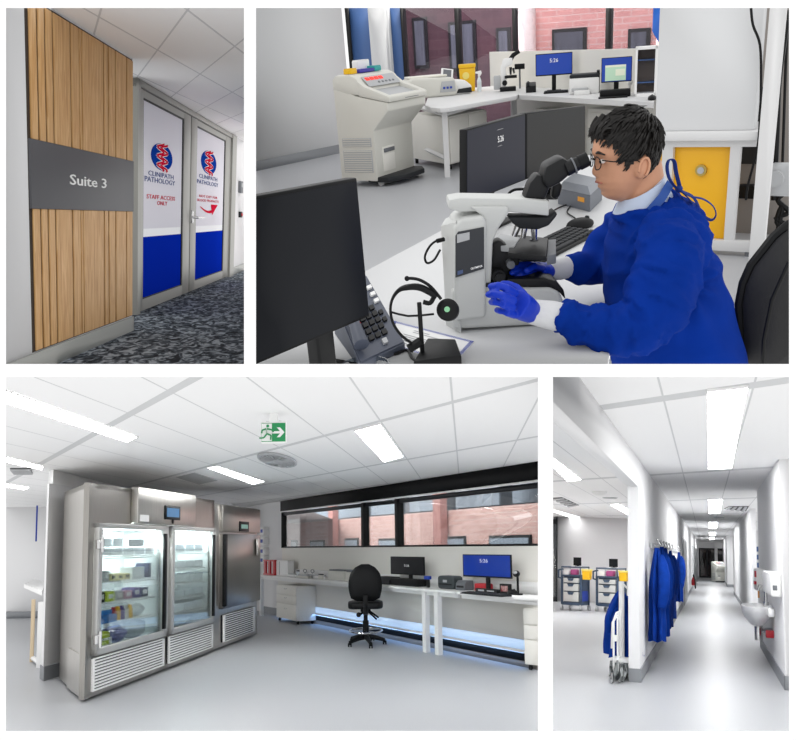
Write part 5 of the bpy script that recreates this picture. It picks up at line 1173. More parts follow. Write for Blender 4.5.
# instruments on the left bench
def atd(px, py, z=ZBN, yaw=0): return at(R2, px, py, z, yaw)
g, s = atd(431, 97, ZBN, .25)
T = thing(g, 'centrifuge', 'long low cream bench centrifuge next to the cryostat', 'centrifuge')
b = MB(); b.prism([(-26*s, 0), (24*s, 0), (26*s, 6*s), (22*s, 17*s), (-20*s, 19*s), (-27*s, 14*s)], 1, -.13, .30, b=.03, seg=3); part(T, 'body', b, BODYW)
b = MB(); b.prism([(7*s, 4*s), (23*s, 4*s), (22*s, 14*s), (9*s, 14*s)], 1, -.14, -.125, b=.003); cp = part(T, 'control_panel', b, LGREY); b = MB()
for i in range(3): b.box((10+i*3.5)*s, (12+i*3.5)*s, -.15, -.138, 7*s, 9*s)
part(T, 'buttons', b, BLUE, parent=cp); b = MB(); b.box(-22*s, 18*s, .0, .25, 18*s, 20*s, .012); part(T, 'lid', b, mat('pale_cream_lid', '#eeece2', .4))
g, s = atd(458, 94, ZBN, .2)
T = thing(g, 'bench_analyser', 'white and grey analyser with a tilted small screen beside the yellow bin', 'instrument')
b = MB(); b.prism([(-8*s, 0), (12*s, 0), (13*s, 7*s), (6*s, 13*s), (-8*s, 14*s)], 1, -.1, .2, b=.02); part(T, 'body', b, WHITE)
b = MB(); b.prism([(-3*s, 1.5*s), (12.5*s, 1*s), (12*s, 6*s), (-1*s, 5*s)], 1, -.115, -.095, b=.004); part(T, 'dark_band', b, DARK)
b = MB(); b.box(-6*s, 6*s, -.01, .02, -5*s, 5*s, .008).xf(Matrix.Translation((-11*s, -.06, 20*s)) @ Matrix.Rotation(-.5, 4, 'X') @ Matrix.Rotation(.2, 4, 'Y')); sc_ = part(T, 'screen_housing', b, WHITE)
b = MB(); b.box(-4*s, 4*s, -.014, -.008, -3.5*s, 3.5*s).xf(Matrix.Translation((-11*s, -.06, 20*s)) @ Matrix.Rotation(-.5, 4, 'X') @ Matrix.Rotation(.2, 4, 'Y')); part(T, 'screen', b, GREY, parent=sc_)
b = MB(); b.tube([(-10*s, .0, 15*s), (-4*s, .05, 10*s)], .03, 8); part(T, 'arm', b, WHITE)
g, s = atd(468, 91.5)
T = thing(g, 'sharps_bin', 'tall yellow sharps bin with round label on the left bench', 'sharps bin')
b = MB(); b.prism([(-7*s, 0), (7*s, 0), (8*s, 22*s), (-8*s, 22*s)], 1, -.05, .13, b=.012); part(T, 'bin', b, YEL); b = MB(); b.box(-8.5*s, 8.5*s, -.06, .14, 22*s, 25.5*s, .01); part(T, 'lid', b, YEL)
b = MB(); b.cyl((-1.5*s, -.052, 15*s), (-1.5*s, -.06, 15*s), 3.4*s, n=20); part(T, 'round_label', b, mat('pale_yellow_lid', '#f3e07a', .5))
g, s = atd(479.5, 91.5); T = thing(g, 'spray_bottle', 'white spray bottle beside the yellow sharps bin', 'bottle'); b = MB(); b.lathe([(2*s, 0), (2.2*s, 2*s), (2.2*s, 10*s), (.8*s, 14*s)], n=14); part(T, 'body', b, CLEARP); b = MB(); b.prism([(-3.5*s, 18.5*s), (2*s, 19.5*s), (3*s, 17*s), (1*s, 14*s), (-1*s, 14*s), (-1*s, 16.5*s), (-3.5*s, 17*s)], 1, -.015, .015, b=.004); part(T, 'trigger', b, WHITE)
def small_scope(g, s, label):
    T = thing(g, 'microscope', label, 'microscope')
    b = MB(); b.box(-8*s, 8*s, -.08, .1, 0, 4*s, .01); part(T, 'base', b, BLACK)
    b = MB(); b.prism([(-6*s, 3*s), (-2*s, 3*s), (-1*s, 12*s), (-2*s, 22*s), (5*s, 25*s), (5*s, 31*s), (-4*s, 30*s), (-7*s, 22*s)], 1, -.03, .03, b=.008); part(T, 'arm', b, WHITE)
    b = MB(); b.box(-3*s, 9*s, -.07, .07, 12*s, 14.5*s, .004); part(T, 'stage', b, BLACK)
    b = MB(); b.cyl((3*s, 0, 22*s), (3*s, 0, 15*s), 1.5*s, 1*s, 10); b.cyl((5.5*s, 0, 21*s), (6.5*s, 0, 16*s), 1.2*s, .8*s, 10); part(T, 'objective', b, DARK)
    b = MB(); b.tube([(3*s, 0, 29*s), (6*s, 0, 33*s), (12*s, 0, 36*s)], [2.4*s, 2.2*s, 1.8*s], 10); part(T, 'eyepiece', b, BLACK)
    b = MB(); b.cyl((-3*s, -.07, 8*s), (-3*s, -.03, 8*s), 2.5*s, n=14); part(T, 'focus_knob', b, BLACK)
    b = MB(); b.box(-14*s, -7*s, -.04, .04, 2*s, 15*s, .01); part(T, 'lamp_house', b, LGREY)
g, s = atd(508, 91); small_scope(g, s, 'white and black microscope on the bench corner behind the sharps bin')
g, s = atd(520, 88.5); T = thing(g, 'camera_head', 'small black camera box on a thin stand right of the back microscope', 'camera'); b = MB(); b.cyl((0, 0, 0), (0, 0, 18*s), .012, n=8); part(T, 'stand', b, GREY); b = MB(); b.box(-5*s, 5*s, -.03, .04, 18*s, 23*s, .006); part(T, 'case', b, BLACK)
g, s = atd(531, 92); T = thing(g, 'desk_telephone', 'small black telephone left of the blue monitor on back bench', 'telephone'); b = MB(); b.prism([(-.12, 0), (.1, 0), (.1, 9*s), (-.1, 6*s)], 0, -5*s, 5*s, b=.008); part(T, 'body', b, BLACK); b = MB(); b.box(-4*s, -1.5*s, -.12, .1, 7*s, 10*s, .01); part(T, 'handset', b, DARK)
BL2 = mat('lit_blue_desktop', '#103a9c', .3, emit='#1246b0', es=.22)
g, s = atd(554, 91.5); monitor(g, 36*s, 20.5*s, 'blue lit monitor with clock digits on the back bench', BL2, lift=15*s, texts=(('5:26', 0, 3.5*s, 5*s),), depth=.03, yaw=0)
g, s = atd(556, 93, ZBN, -.05); keyboard(g, 24*s, .12, 'thin black keyboard below the back blue monitor')
g, s = atd(584, 94, ZBN, -.05); T = thing(g, 'laser_printer', 'white laser printer with black top between the two back monitors', 'printer'); b = MB(); b.box(-14.5*s, 14.5*s, 0, .3, 0, 15*s, .012); part(T, 'body', b, WHITE); b = MB(); b.box(-14.5*s, 14.5*s, .01, .3, 15*s, 18.5*s, .012); part(T, 'top', b, DARK); b = MB(); b.box(-12*s, 4*s, -.06, .02, 3*s, 6*s, .005); part(T, 'paper_tray', b, LGREY); b = MB(); b.box(-9*s, 6*s, -.12, -.01, 0, 4*s, .003); part(T, 'paper', b, WHITE)
g, s = atd(616, 96); T2_ = monitor(g, 29.5*s, 23*s, 'square blue monitor showing an application window on back bench', BL2, lift=13*s, depth=.03)
b = MB(); b.box(-11*s, 9*s, -.005, -.002, 14.5*s, 27*s); wn = part(T2_, 'application_window', b, mat('lit_window_green', '#a9c6ae', .4, emit='#a9c6ae', es=.4)); b = MB(); b.box(-11*s, 9*s, -.007, -.005, 27*s, 29*s); b.box(-1*s, 8*s, -.008, -.005, 19*s, 25*s); part(T2_, 'window_text_block', b, mat('lit_grey', '#c9cfb8', .4, emit='#d5d9c8', es=.4), parent=wn)
g, s = atd(615, 97); T = thing(g, 'black_scanner_box', 'flat black box and keyboard under the square blue monitor', 'box'); b = MB(); b.box(-15*s, 15*s, -.04, .12, 0, 7*s, .01); part(T, 'case', b, BLACK); b = MB(); b.box(-16*s, 12*s, -.16, -.05, 0, 1.5*s, .004); part(T, 'keyboard', b, BLACK)
g, s = atd(598, 93); b = MB(); b.box(-1.5*s, 1.5*s, 0, .2, 0, 21*s, .006); solo(g, 'tower_computer', b, BLACK, 'slim black tower between the printer and square monitor', 'computer')
g, s = atd(629.5, 93.5); b = MB(); b.ball((0, 0, 10*s), (2.8*s, .04, 3.2*s), 14); b.cyl((0, 0, 0), (0, 0, 8*s), .012, n=8); solo(g, 'desk_speaker', b, WHITE, 'small round white desk speaker right of square monitor', 'speaker')  # white speaker on a thin stem, gives no light
g, s = atd(645, 96.5, ZBN)
T = thing(g, 'display_cabinet', 'white framed glass cabinet on the end of the back bench', 'cabinet'); w_, h_ = 21*s, 46*s; b = MB()
b.box(-w_/2, -w_/2+2.2*s, 0, .3, 0, h_); b.box(w_/2-2*s, w_/2+1*s, 0, .3, 0, h_); b.box(-w_/2, w_/2, 0, .3, 0, 3*s); b.box(-w_/2, w_/2, 0, .3, h_-2.5*s, h_); part(T, 'frame', b, WHITE)
b = MB(); b.box(-w_/2+2*s, w_/2-2*s, .25, .28, 3*s, h_-2*s); part(T, 'back_panel', b, mat('brown_grey_interior', '#6b625e', .6)); b = MB(); b.box(-w_/2+2*s, w_/2-2*s, .1, .28, 12*s, 13*s); b.box(-w_/2+2*s, w_/2-2*s, .1, .28, 33*s, 34*s); part(T, 'shelf', b, NAVY)
g, s = atd(652, 100, ZBN); mouse(g, 'small dark mouse on back bench beside glass cabinet', s=1.3)
for i, (pa_, pb_, lb) in enumerate(((535, 560, 'cream drawer front under the back bench, left one'), (588, 620, 'cream drawer front under the back bench, behind his hair'))):
    q0, q1 = PB.hy(pa_, 110, -.25), PB.hy(pb_, 110, -.25); b = MB(); b.box(q0.x, q1.x, -.25, -.0, .05, q0.z+.02, .006); b.box(q0.x+.01, q1.x-.01, -.262, -.25, .1, q0.z-.02, .003); solo(PB, 'drawer_pedestal', b, WARMW, lb, 'drawers', org=(q0.x, -.1, .05))

# right hand fume cupboard block with the yellow door
KB = R2.toward(f2(752, 257), -1205, 8, -1)
def kb(px, py, y=0): v = KB.hy(px, py, y); return v.x, v.z
zt_, = (kb(710, 134)[1],); x0 = kb(656, 120)[0]; x1 = kb(758.5, 120)[0]
b = MB(); b.box(kb(657, 60)[0], kb(757, 80)[0], .02, .12, zt_+.02, 3.2); struct(KB, 'wall_right', b, WALL2)
b = MB(); z52 = kb(652, 52)[1]; b.prism([(kb(647.5, 30)[0], z52+.12), (kb(656.5, 30)[0]+.05, z52-.05), (kb(656.5, 30)[0]+.05, 3), (kb(648, 30)[0], 3)], 1, .1, .14); solo(KB, 'blue_sign', b, mat('bright_blue_sign', '#0f5fc0', .4), 'bright blue hanging sign at the top left of the white wall', 'sign')
T = thing(KB, 'laboratory_bench', 'white framed bench with a yellow cupboard door behind the seated person', 'bench', org=(x0, 0, 0))
b = MB(); b.box(x0-.05, x1+.03, -.06, .5, zt_-.035, zt_+.018, .004); part(T, 'worktop', b, WHITE2)
zz1 = kb(700, 147)[1]; zb_ = kb(730, 243)[1]
b = MB(); b.box(x0-.05, x1, 0, .05, zz1, zt_-.04); part(T, 'apron', b, WM2)
for a, c, y in ((661, 671.5, 180), (726.5, 736.5, 200)): b = MB(); b.box(kb(a, y)[0], kb(c, y)[0], .001, .05, .04, zz1); part(T, 'leg', b, WM2)
b = MB(); b.box(kb(752, 245)[0]-.01, kb(757.5, 200)[0], .3, .35, 0, zz1); part(T, 'leg', b, WM2)
b = MB(); b.box(kb(661, 240)[0], kb(752, 250)[0], -.005, .05, .03, .10, .003); part(T, 'bottom_rail', b, WM2)
b = MB(); b.cyl((kb(747, 255)[0], .02, 0), (kb(747, 255)[0], .02, .05), .02, n=10); part(T, 'foot', b, GREY)
T = thing(KB, 'safety_cabinet', 'bright yellow cupboard door with round lock under the white bench', 'cupboard', org=(kb(672, 200)[0], .06, .1))
b = MB(); b.box(kb(655, 200)[0], kb(726, 200)[0], .055, .12, .095, zz1+.02, .004); part(T, 'yellow_door', b, mat('safety_yellow', '#f6b80c', .4)); lx, lz = kb(701.5, 170, .05); b = MB(); b.cyl((lx, .055, lz), (lx, .03, lz), .036, n=24); part(T, 'lock', b, mat('brass_lock', '#b9a25a', .3, .8)); b = MB(); b.cyl((lx, .03, lz), (lx, .024, lz), .022, n=20); part(T, 'lock_core', b, LGREY)
b = MB(); b.box(kb(753.5, 200, -.12)[0], kb(768.5, 200, -.12)[0], -.12, -.08, 0, 3.2); struct(KB, 'trim_1', b, WM2)
b = MB(); b.box(kb(735, 200, .6)[0]-.2, kb(789, 200)[0]+2, .7, .8, 0, 3.2); struct(KB, 'wall_recess', b, mat('grey_brown_wall', '#8b8580', .7))  # recess wall in one even grey-brown
b = MB(); q = kb(742, 190, .65)[0]; b.box(q-.05, q+.1, .62, .68, .5, 1.0); solo(KB, 'dark_cabinet', b, DARK, 'dark panel seen through the gap right of the yellow door', 'panel')
b = MB(); q, z = kb(750, 192, .6); b.box(q-.08, q+.1, .55, .65, z-.04, z+.05, .01); solo(KB, 'power_brick', b, BLACK, 'black power brick hanging from a cable in the bench gap', 'power supply')
# cables down the right post
def cab(pts, y, r, nm, lb):
    b = MB(); b.tube(curved([KB.hy(px, py, y) for px, py in pts]), r, 6); solo(KB, nm, b, BLACK, lb, 'cable', org=tuple(KB.hy(*pts[0], y)))
cab([(751, 8), (753, 25), (760, 45), (761, 80), (760, 120), (757, 150), (748, 185), (746, 200)], -.07, .008, 'power_cable', 'long black cable running down the white post')
cab([(787, 20), (779, 80), (777, 130), (774, 200)], .3, .02, 'power_cable', 'black cable bundle at the right edge beyond the post')
cab([(789, 190), (778, 200), (789, 212), (776, 218), (787, 226), (775, 232), (789, 236), (777, 222), (783, 205), (776, 240)], .3, .018, 'cable_tangle', 'tangle of black cables low at the right edge')
for px in (779, 785): cab([(px+4, 10), (px+1, 60), (px-1, 120), (px-3, 180)], .45, .010, 'thin_cable', 'thin black cable at the right edge, %s' % ('left of two' if px == 779 else 'right of two'))
g2 = KB.hy(783, 180, .2); b = MB(); b.box(g2.x-.1, g2.x+.1, .15, .3, g2.z-.1, g2.z+.1, .03); b.cyl((g2.x-.03, .14, g2.z+.02), (g2.x-.03, .10, g2.z+.02), .05, n=16); solo(KB, 'webcam', b, LGREY, 'pale grey round camera unit at the right edge', 'camera', org=tuple(g2))

# ---------------------------------------------------------------- the desk in front
pd = [f2(px, py, ZD) for px, py in ((180, 370), (300, 305.8), (583, 154.5), (640, 160), (628, 250), (612, 330), (606, 380), (600, 470), (100, 470))]
T = thing(R2, 'office_desk', 'white desk carrying the large microscope, phone and monitors', 'desk', org=(.3, 2.6, 0))
b = MB(); b.prism([xy(p) for p in pd], 2, ZD-.03, ZD, b=.003); part(T, 'desktop', b, mat('pale_grey_white_desktop', '#cbcccd', .4))
for px, py in ((560, 175), (615, 200), (470, 225)):
    p = f2(px, py, ZD); b = MB(); b.box(p.x-.025, p.x+.025, p.y-.1, p.y-.05, 0, ZD-.03); part(T, 'leg', b, WM2)
def panel_monitor(BL, BR, TL, TR, z, name, label, ext=0.0, texts=()):
    """flat monitor given by where its corners stand; upright, on a stand"""
    a, c = f2(*BL, z), f2(*BR, z); fr = R2.along((a.x, a.y, 0), (c.x, c.y, 0)); co = [fr.hy(*q) for q in (BL, BR, TR, TL)]
    if ext: d0 = co[0]-co[1]; d1 = co[3]-co[2]; co[0] = co[0]+d0*ext; co[3] = co[3]+d1*ext
    T = thing(fr, name, label, 'monitor', org=(co[1].x, 0, z)); b = MB(); b.prism([(v.x, v.z) for v in co], 1, 0, .03, b=.004); part(T, 'housing', b, BLACK)
    cen = sum(co, Vector())/4; b = MB(); b.prism([(cen.x+(v.x-cen.x)*.975, cen.z+(v.z-cen.z)*.955) for v in co], 1, -.002, .001); sc_ = part(T, 'screen', b, SCREEN2)
    mx = cen.x if not ext else fr.hy(336, 345).x; b = MB(); b.box(mx-.03, mx+.03, .03, .07, ZD, cen.z, .006); part(T, 'neck', b, BLACK); b = MB(); b.box(mx-.11, mx+.11, -.03, .14, ZD, ZD+.012, .004); part(T, 'base', b, BLACK)
    for t, px, py, sz in texts: v = fr.hy(px, py, -.003); b = text_mb(t, sz, .0005); b.xf(Matrix.Translation((v.x, -.004, v.z))); part(T, 'clock_digits', b, WTXT, parent=sc_)
    return T, fr, co
SCREEN2 = mat('dark_matte_screen', '#191b20', .4, spec=.2)
T, mf, mc = panel_monitor((256, 365), (370, 316.5), (256, 196), (357, 177.5), .87, 'large_monitor', 'large black monitor nearest the viewer at the lower left', ext=.35)
SCREEN2 = mat('dark_navy_screen', '#15182a', .4, spec=.2)
panel_monitor((466, 204), (525.3, 180), (466, 129.5), (525.3, 113.3), .88, 'angled_monitor', 'dark monitor showing a white clock, left of the pair', texts=(('5:26', 500.5, 139, .034), ('_________', 500, 128, .012), ('_______', 500, 144.5, .011)))
SCREEN2 = mat('dark_grey_screen', '#171819', .45, spec=.2)
panel_monitor((525.8, 179.8), (585.5, 153), (525.8, 113), (585.5, 105.5), .88, 'angled_monitor', 'dark blank monitor right of the clock monitor')
# telephone
def hull(fr, T, nm, top, m, z0, parent=None, b_=0.0):
    P = [fr.hz(px, py, z) for px, py, z in top]; b = MB(); b.loft([[Vector((p.x, p.y, z0)) for p in P], P])
    if b_: bmesh.ops.bevel(b.bm, geom=b.bm.edges[:], offset=b_, segments=2, affect='EDGES')
    return part(T, nm, b, m, parent=parent), P
PHM = mat('slate_phone_plastic', '#4b5160', .5)
T = thing(R2, 'desk_telephone', 'slate grey desk telephone with keypad behind the large monitor', 'telephone', org=tuple(f2(375, 345, ZD)))
bd, PP = hull(R2, T, 'body', [(360, 363, .765), (405, 342, .765), (366, 274, .87), (330, 290, .87)], PHM, ZD+.001, b_=.004)
def bil(u, v): return PP[0].lerp(PP[1], u).lerp(PP[3].lerp(PP[2], u), v)
def keyat(u, v, du, dv, h=.006):
    b = MB(); c = [bil(u-du, v-dv), bil(u+du, v-dv), bil(u+du, v+dv), bil(u-du, v+dv)]; n = (c[1]-c[0]).cross(c[3]-c[0]).normalized(); b.loft([c, [q+n*h for q in c]]); return b
for r in range(5):
    for c_ in range(3): part(T, 'key', keyat(.40+.15*c_, .20+.085*r, .055, .028), BLACK)
for r in range(2): part(T, 'key', keyat(.84, .34+.1*r, .045, .025), BLACK)
part(T, 'navigation_key', keyat(.62, .10, .05, .03), LGREY)
part(T, 'red_lamp', keyat(.28, .42, .03, .015), RED)
for r in range(3): part(T, 'line_key', keyat(.88, .60+.1*r, .06, .022), WHITE)
b = MB(); c0_, c1_ = bil(.12, .1), bil(.12, .95); b.tube([c0_+Vector((0, 0, .02)), c0_.lerp(c1_, .2)+Vector((0, 0, .035)), c0_.lerp(c1_, .8)+Vector((0, 0, .035)), c1_+Vector((0, 0, .02))], [.02, .015, .015, .02], 12); part(T, 'handset', b, PHM)
b = MB(); p = f2(300, 372, ZD); b = MB(); b.tube(curved([f2(385, 352, ZD+.01), f2(395, 354, ZD+.006), f2(407, 350, ZD+.006), f2(412, 358, ZD+.006), f2(420, 363, ZD+.006)]), .004, 6); solo(R2, 'phone_cable', b, BLACK, 'black cable trailing from the telephone across the desk', 'cable', org=tuple(f2(395, 354, ZD)))
# headset on its stand
HS = f2(438, 366, ZD); YH = HS.y
def h2(px, py, dy=0.0): return R2.hy(px, py, YH+dy)
T = thing(R2, 'headset_stand', 'black headset stand with square base beside the patterned paper', 'stand', org=tuple(HS))
hb_ = [f2(414, 372, ZD), f2(462, 366, ZD), f2(456, 349, ZD), f2(428, 348, ZD)]
b = MB(); b.prism([xy(p) for p in hb_], 2, ZD+.001, ZD+.028, b=.004); part(T, 'base', b, BLACK)
pb = f2(423, 362, ZD); YH = pb.y
b = MB(); q = h2(423.2, 302); b.box(pb.x-.0055, pb.x+.0055, pb.y-.005, pb.y+.005, ZD+.02, q.z, .002); b.tube(curved([q, h2(430, 303), h2(434, 297)]), .006, 8); part(T, 'pole', b, BLACK)
T = thing(R2, 'headset', 'black single ear headset with green dot hanging on the stand', 'headset', org=tuple(h2(445, 308)))
b = MB(); arc = [(413, 344), (402, 336), (394, 325), (390.5, 312), (392, 300), (398, 291), (406, 287.5), (418, 287), (428, 291), (436, 297)]
b.tube(curved([h2(x, y) for x, y in arc]), curved_r([.0045]*5+[.006, .009, .0105, .0105, .008]), 10, flat=(1.2, .8)); part(T, 'headband', b, BLACK)
b = MB(); p0, p1 = h2(409, 349), h2(421, 341); b.cyl(p0, p1, .012, n=6); part(T, 'temple_pad', b, BLACK)
b = MB(); b.tube(curved([h2(406, 278.5), h2(413, 278.5), h2(421, 280.5), h2(431, 287), h2(441, 299)]), .004, 8); b.ball(h2(407, 278.5), .0065, 10); part(T, 'microphone_boom', b, BLACK)
ec = h2(448, 310); Rm = Matrix.Rotation(-.45, 4, 'Y') @ Matrix.Rotation(1.15, 4, 'X')
b = MB(); b.lathe([(.022, -.022), (.027, -.014), (.027, -.004), (.024, -.002), (.0275, 0), (.0275, .010), (.022, .016), (.012, .018)], ec, 28, M=Rm); part(T, 'ear_cushion', b, BLACK)
b = MB(); b.lathe([(.007, .0182), (.007, .0195), (.001, .0195)], ec, 16, M=Rm); part(T, 'green_dot', b, mat('pale_green_dot', '#8fd0a0', .5))
b = MB(); b.tube([h2(391, 312), h2(398, 314), h2(408, 316), h2(420, 315.5), h2(434, 314)], .0028, 6); solo(R2, 'headset_cable', b, BLACK, 'thin black cable crossing behind the headset stand', 'cable', org=tuple(h2(398, 314)))
# printed sheet with blue hatched border
pq = [f2(383, 343, ZD+.002), f2(453, 364, ZD+.002), f2(474, 341.5, ZD+.002), f2(394, 321, ZD+.002)]
T = thing(R2, 'printed_sheet', 'white paper with a blue hatched border under the headset', 'paper', org=tuple(pq[0]))
b = MB(); b.prism([xy(p) for p in pq], 2, ZD+.0005, ZD+.002); sh = part(T, 'sheet', b, WHITE)
def sb(u, v): return pq[0].lerp(pq[1], u).lerp(pq[3].lerp(pq[2], u), v)
b = MB()
for i in range(46):
    u = (i+.1)/46; w = .5/46
    for v0, v1 in ((.0, .07), (.93, 1.0)): b.face([tuple(sb(u, v0)+Vector((0, 0, .0008))), tuple(sb(u+w, v0)+Vector((0, 0, .0008))), tuple(sb(min(1, u+2*w), v1)+Vector((0, 0, .0008))), tuple(sb(min(1, u+w), v1)+Vector((0, 0, .0008)))])
for i in range(24):
    v = (i+.1)/24; w = .5/24
    for u0, u1 in ((.0, .04), (.96, 1.0)): b.face([tuple(sb(u0, v)+Vector((0, 0, .0008))), tuple(sb(u1, min(1, v+w))+Vector((0, 0, .0008))), tuple(sb(u1, min(1, v+2*w))+Vector((0, 0, .0008))), tuple(sb(u0, min(1, v+w))+Vector((0, 0, .0008)))])
part(T, 'blue_border', b, mat('blue_ink', '#3a4fae', .6), parent=sh)
b = MB()
for k, (u0, u1, v) in enumerate(((.3, .5, .8), (.3, .62, .72), (.55, .85, .62), (.2, .7, .55), (.2, .8, .47), (.3, .75, .4), (.2, .5, .3), (.6, .85, .3), (.25, .7, .2))):
    b.face([tuple(sb(u0, v)+Vector((0, 0, .0008))), tuple(sb(u1, v)+Vector((0, 0, .0008))), tuple(sb(u1, v+.02)+Vector((0, 0, .0008))), tuple(sb(u0, v+.02)+Vector((0, 0, .0008)))])
part(T, 'print_lines', b, mat('grey_ink', '#8a8d92', .6), parent=sh)
# clear bowl rim at the bottom edge
p = f2(366, 372, ZD); b = MB(); b.lathe([(.05, 0), (.058, .012), (.06, .022), (.056, .022), (.05, .004), (.001, .004)], p, 30); solo(R2, 'clear_dish', b, glassmat('clear_plastic', '#dfe6ea', .2), 'clear plastic dish at the bottom edge below the telephone', 'dish', org=tuple(p))

# keyboard, mouse, small printer
ka, kb_ = f2(541, 265, ZD), f2(598, 235, ZD); fr = R2.along(ka, kb_); L = (kb_-ka).length
kc_ = (ka+kb_)/2
keyboard(R2.sub(kc_.x, kc_.y, kc_.z, math.atan2(kb_.y-ka.y, kb_.x-ka.x)).sub(-.03, .07, 0), L+.08, .135, 'black keyboard between the large microscope and the mouse', BLACK, DARK)
g, s = at(R2, 580, 228, ZD, -.9); mouse(g, 'black mouse on the desk behind the keyboard', s=1.15)
T = thing(R2, 'label_printer', 'small grey label printer with orange square beside the binocular head', 'printer', org=tuple(f2(582, 205, ZD)))
f_ = [f2(558, 204, ZD), f2(590, 212, ZD), f2(602, 200, ZD), f2(572, 192, ZD)]
def lift(ps, z): return [Vector((p.x, p.y, z)) for p in ps]
b = MB(); b.loft([lift(f_, ZD+.001), lift(f_, ZD+.07)]); part(T, 'body', b, mat('slate_grey_case', '#6c7078', .5))
b = MB(); cen_ = sum(f_, Vector())/4; b.loft([lift(f_, ZD+.071), lift([cen_+(p-cen_)*.75 for p in f_], ZD+.10)]); part(T, 'lid', b, mat('light_slate', '#8b8f96', .5))
b = MB(); e0_, e1_ = f_[0], f_[1]; a_, c_ = e0_.lerp(e1_, .62), e0_.lerp(e1_, .82); n_ = Vector((0, -.002, 0)); b.loft([[a_+n_+Vector((0, 0, .035)), c_+n_+Vector((0, 0, .035)), c_+n_+Vector((0, 0, .055)), a_+n_+Vector((0, 0, .055))], [a_+n_*2+Vector((0, 0, .035)), c_+n_*2+Vector((0, 0, .035)), c_+n_*2+Vector((0, 0, .055)), a_+n_*2+Vector((0, 0, .055))]]); part(T, 'orange_square', b, mat('orange_key', '#f2a52c', .5))

area_light(OB, ((x515+ob(660, 40)[0])/2, -2.6, 4.6), Matrix.Rotation(.95, 4, 'X'), 5, 2, 700, (1, .97, .93), 'added_facade_fill')  # added lamp out of view, stands in for daylight on the outside walls

area_light(R2, (-.9, 3.6, 2.7), Matrix.Rotation(-.25, 4, 'Y'), 1.2, 1.2, 16, (1, 1, 1), 'added_overhead_fill')  # unseen lamp added overhead to give the gown folds shading
area_light(R2, (1.6, 5.4, 2.9), Matrix.Rotation(.2, 4, 'Y'), 1.2, .6, 8, (1, 1, 1), 'added_overhead_fill')  # second added overhead lamp, without a fitting

# ---------------------------------------------------------------- large microscope, side on; x to the right, y away
MS = f2(512, 322, ZD); YM = MS.y
def m2(px, py, dy=0.0): return R2.hy(px, py, YM+dy)
def mz(px, py, dy=0.0): v = m2(px, py, dy); return v.x, v.z
SW = mat('microscope_white', '#c9cbc9', .45); SB = mat('microscope_black', '#151618', .45, spec=.3)
T = thing(R2, 'large_microscope', 'large white and black binocular microscope with wide arm on the desk', 'microscope', org=tuple(MS))
def pr(pts, y0, y1, nm, m, b_=.004, parent=None, yref=None):
    """side outline read at the near face, swept through the depth"""
    b = MB(); b.prism([(lambda v: (v.x, v.z))(m2(x, y, y0)) for x, y in pts], 1, YM+y0, YM+y1, b=b_); return part(T, nm, b, m, parent=parent)
zD = ZD+.001
def base_pts(pts, y0):
    return [(lambda v: (v.x, max(zD, v.z)))(m2(x, y, y0)) for x, y in pts]
b = MB(); b.prism(base_pts([(453, 330), (452, 290), (470, 285), (528, 288), (550, 287), (560, 292), (565, 305), (560, 325)], -.06), 1, YM-.06, YM+.13, b=.012, seg=3); part(T, 'foot', b, SW)
pr([(505, 287), (507, 279), (545, 278), (556, 281), (564, 290), (566, 300), (559, 292), (550, 288)], -.055, .12, 'foot_cover', SB, .005)
b = MB(); c = m2(533, 281, .03); b.lathe([(.028, -.006), (.028, .004), (.02, .006), (.02, .016), (.016, .018), (.014, .012), (.001, .012)], c, 26); part(T, 'light_port', b, BLACK)
# arm column and beam
pr([(482, 300), (482, 216), (470, 207), (509, 207), (509, 214), (498, 230), (493, 242), (491, 300)], -.06, .05, 'arm', SW, .008)
pr([(449, 200), (460, 198), (528, 199), (549, 201), (549, 216), (528, 214), (500, 211), (460, 212), (449, 209)], -.045, .045, 'beam', SW, .004)
# lamp house with dark panel
lp = [(455, 322), (454, 226), (462, 219), (484, 216), (487, 224), (486, 318)]
b = MB(); P_ = base_pts(lp, -.075); b.prism(P_, 1, YM-.075, YM+.09, b=.010, seg=3); part(T, 'lamp_house', b, SW)
b = MB(); v0, v1, v2, v3 = m2(441, 226, .02), m2(456, 222, -.07), m2(456, 318, -.07), m2(443, 305, .02)
b.loft([[v0, v1, Vector((v1.x, v1.y, zD)), Vector((v0.x, v0.y, zD))], [v0+Vector((.02, .10, 0)), v1+Vector((.02, .12, 0)), Vector((v1.x+.02, v1.y+.12, zD)), Vector((v0.x+.02, v0.y+.10, zD))]]); part(T, 'rear_housing', b, SW)
q = [(lambda v: (v.x, v.z))(m2(x, y, -.078)) for x, y in ((455.5, 277.5), (484, 268.5), (484, 227), (458, 232), (455.5, 236))]
b = MB(); b.prism(q, 1, YM-.080, YM-.074); pn = part(T, 'dark_panel', b, mat('dark_slate_panel', '#303338', .5))
b = MB(); b.prism([(lambda v: (v.x, v.z))(m2(x, y, -.08)) for x, y in ((457, 243), (469.5, 239.5), (469.5, 232), (457, 234.5))], 1, YM-.082, YM-.0795); part(T, 'label_sticker', b, LGREY, parent=pn)
v = m2(476.5, 267.5, -.081); b = text_mb('OLYMPUS', .0072, .0004, bold=.0002); b.xf(Matrix.Translation(v) @ Matrix.Rotation(-.18, 4, 'Y') ); part(T, 'brand_lettering', b, WTXT, parent=pn)
b = MB(); b.prism([(lambda v: (v.x, v.z))(m2(x, y, -.08)) for x, y in ((457.5, 275), (463, 273), (463, 269.5), (457.5, 271))], 1, YM-.082, YM-.0795); part(T, 'blue_mark', b, mat('slate_blue_mark', '#4d5e86', .5), parent=pn)
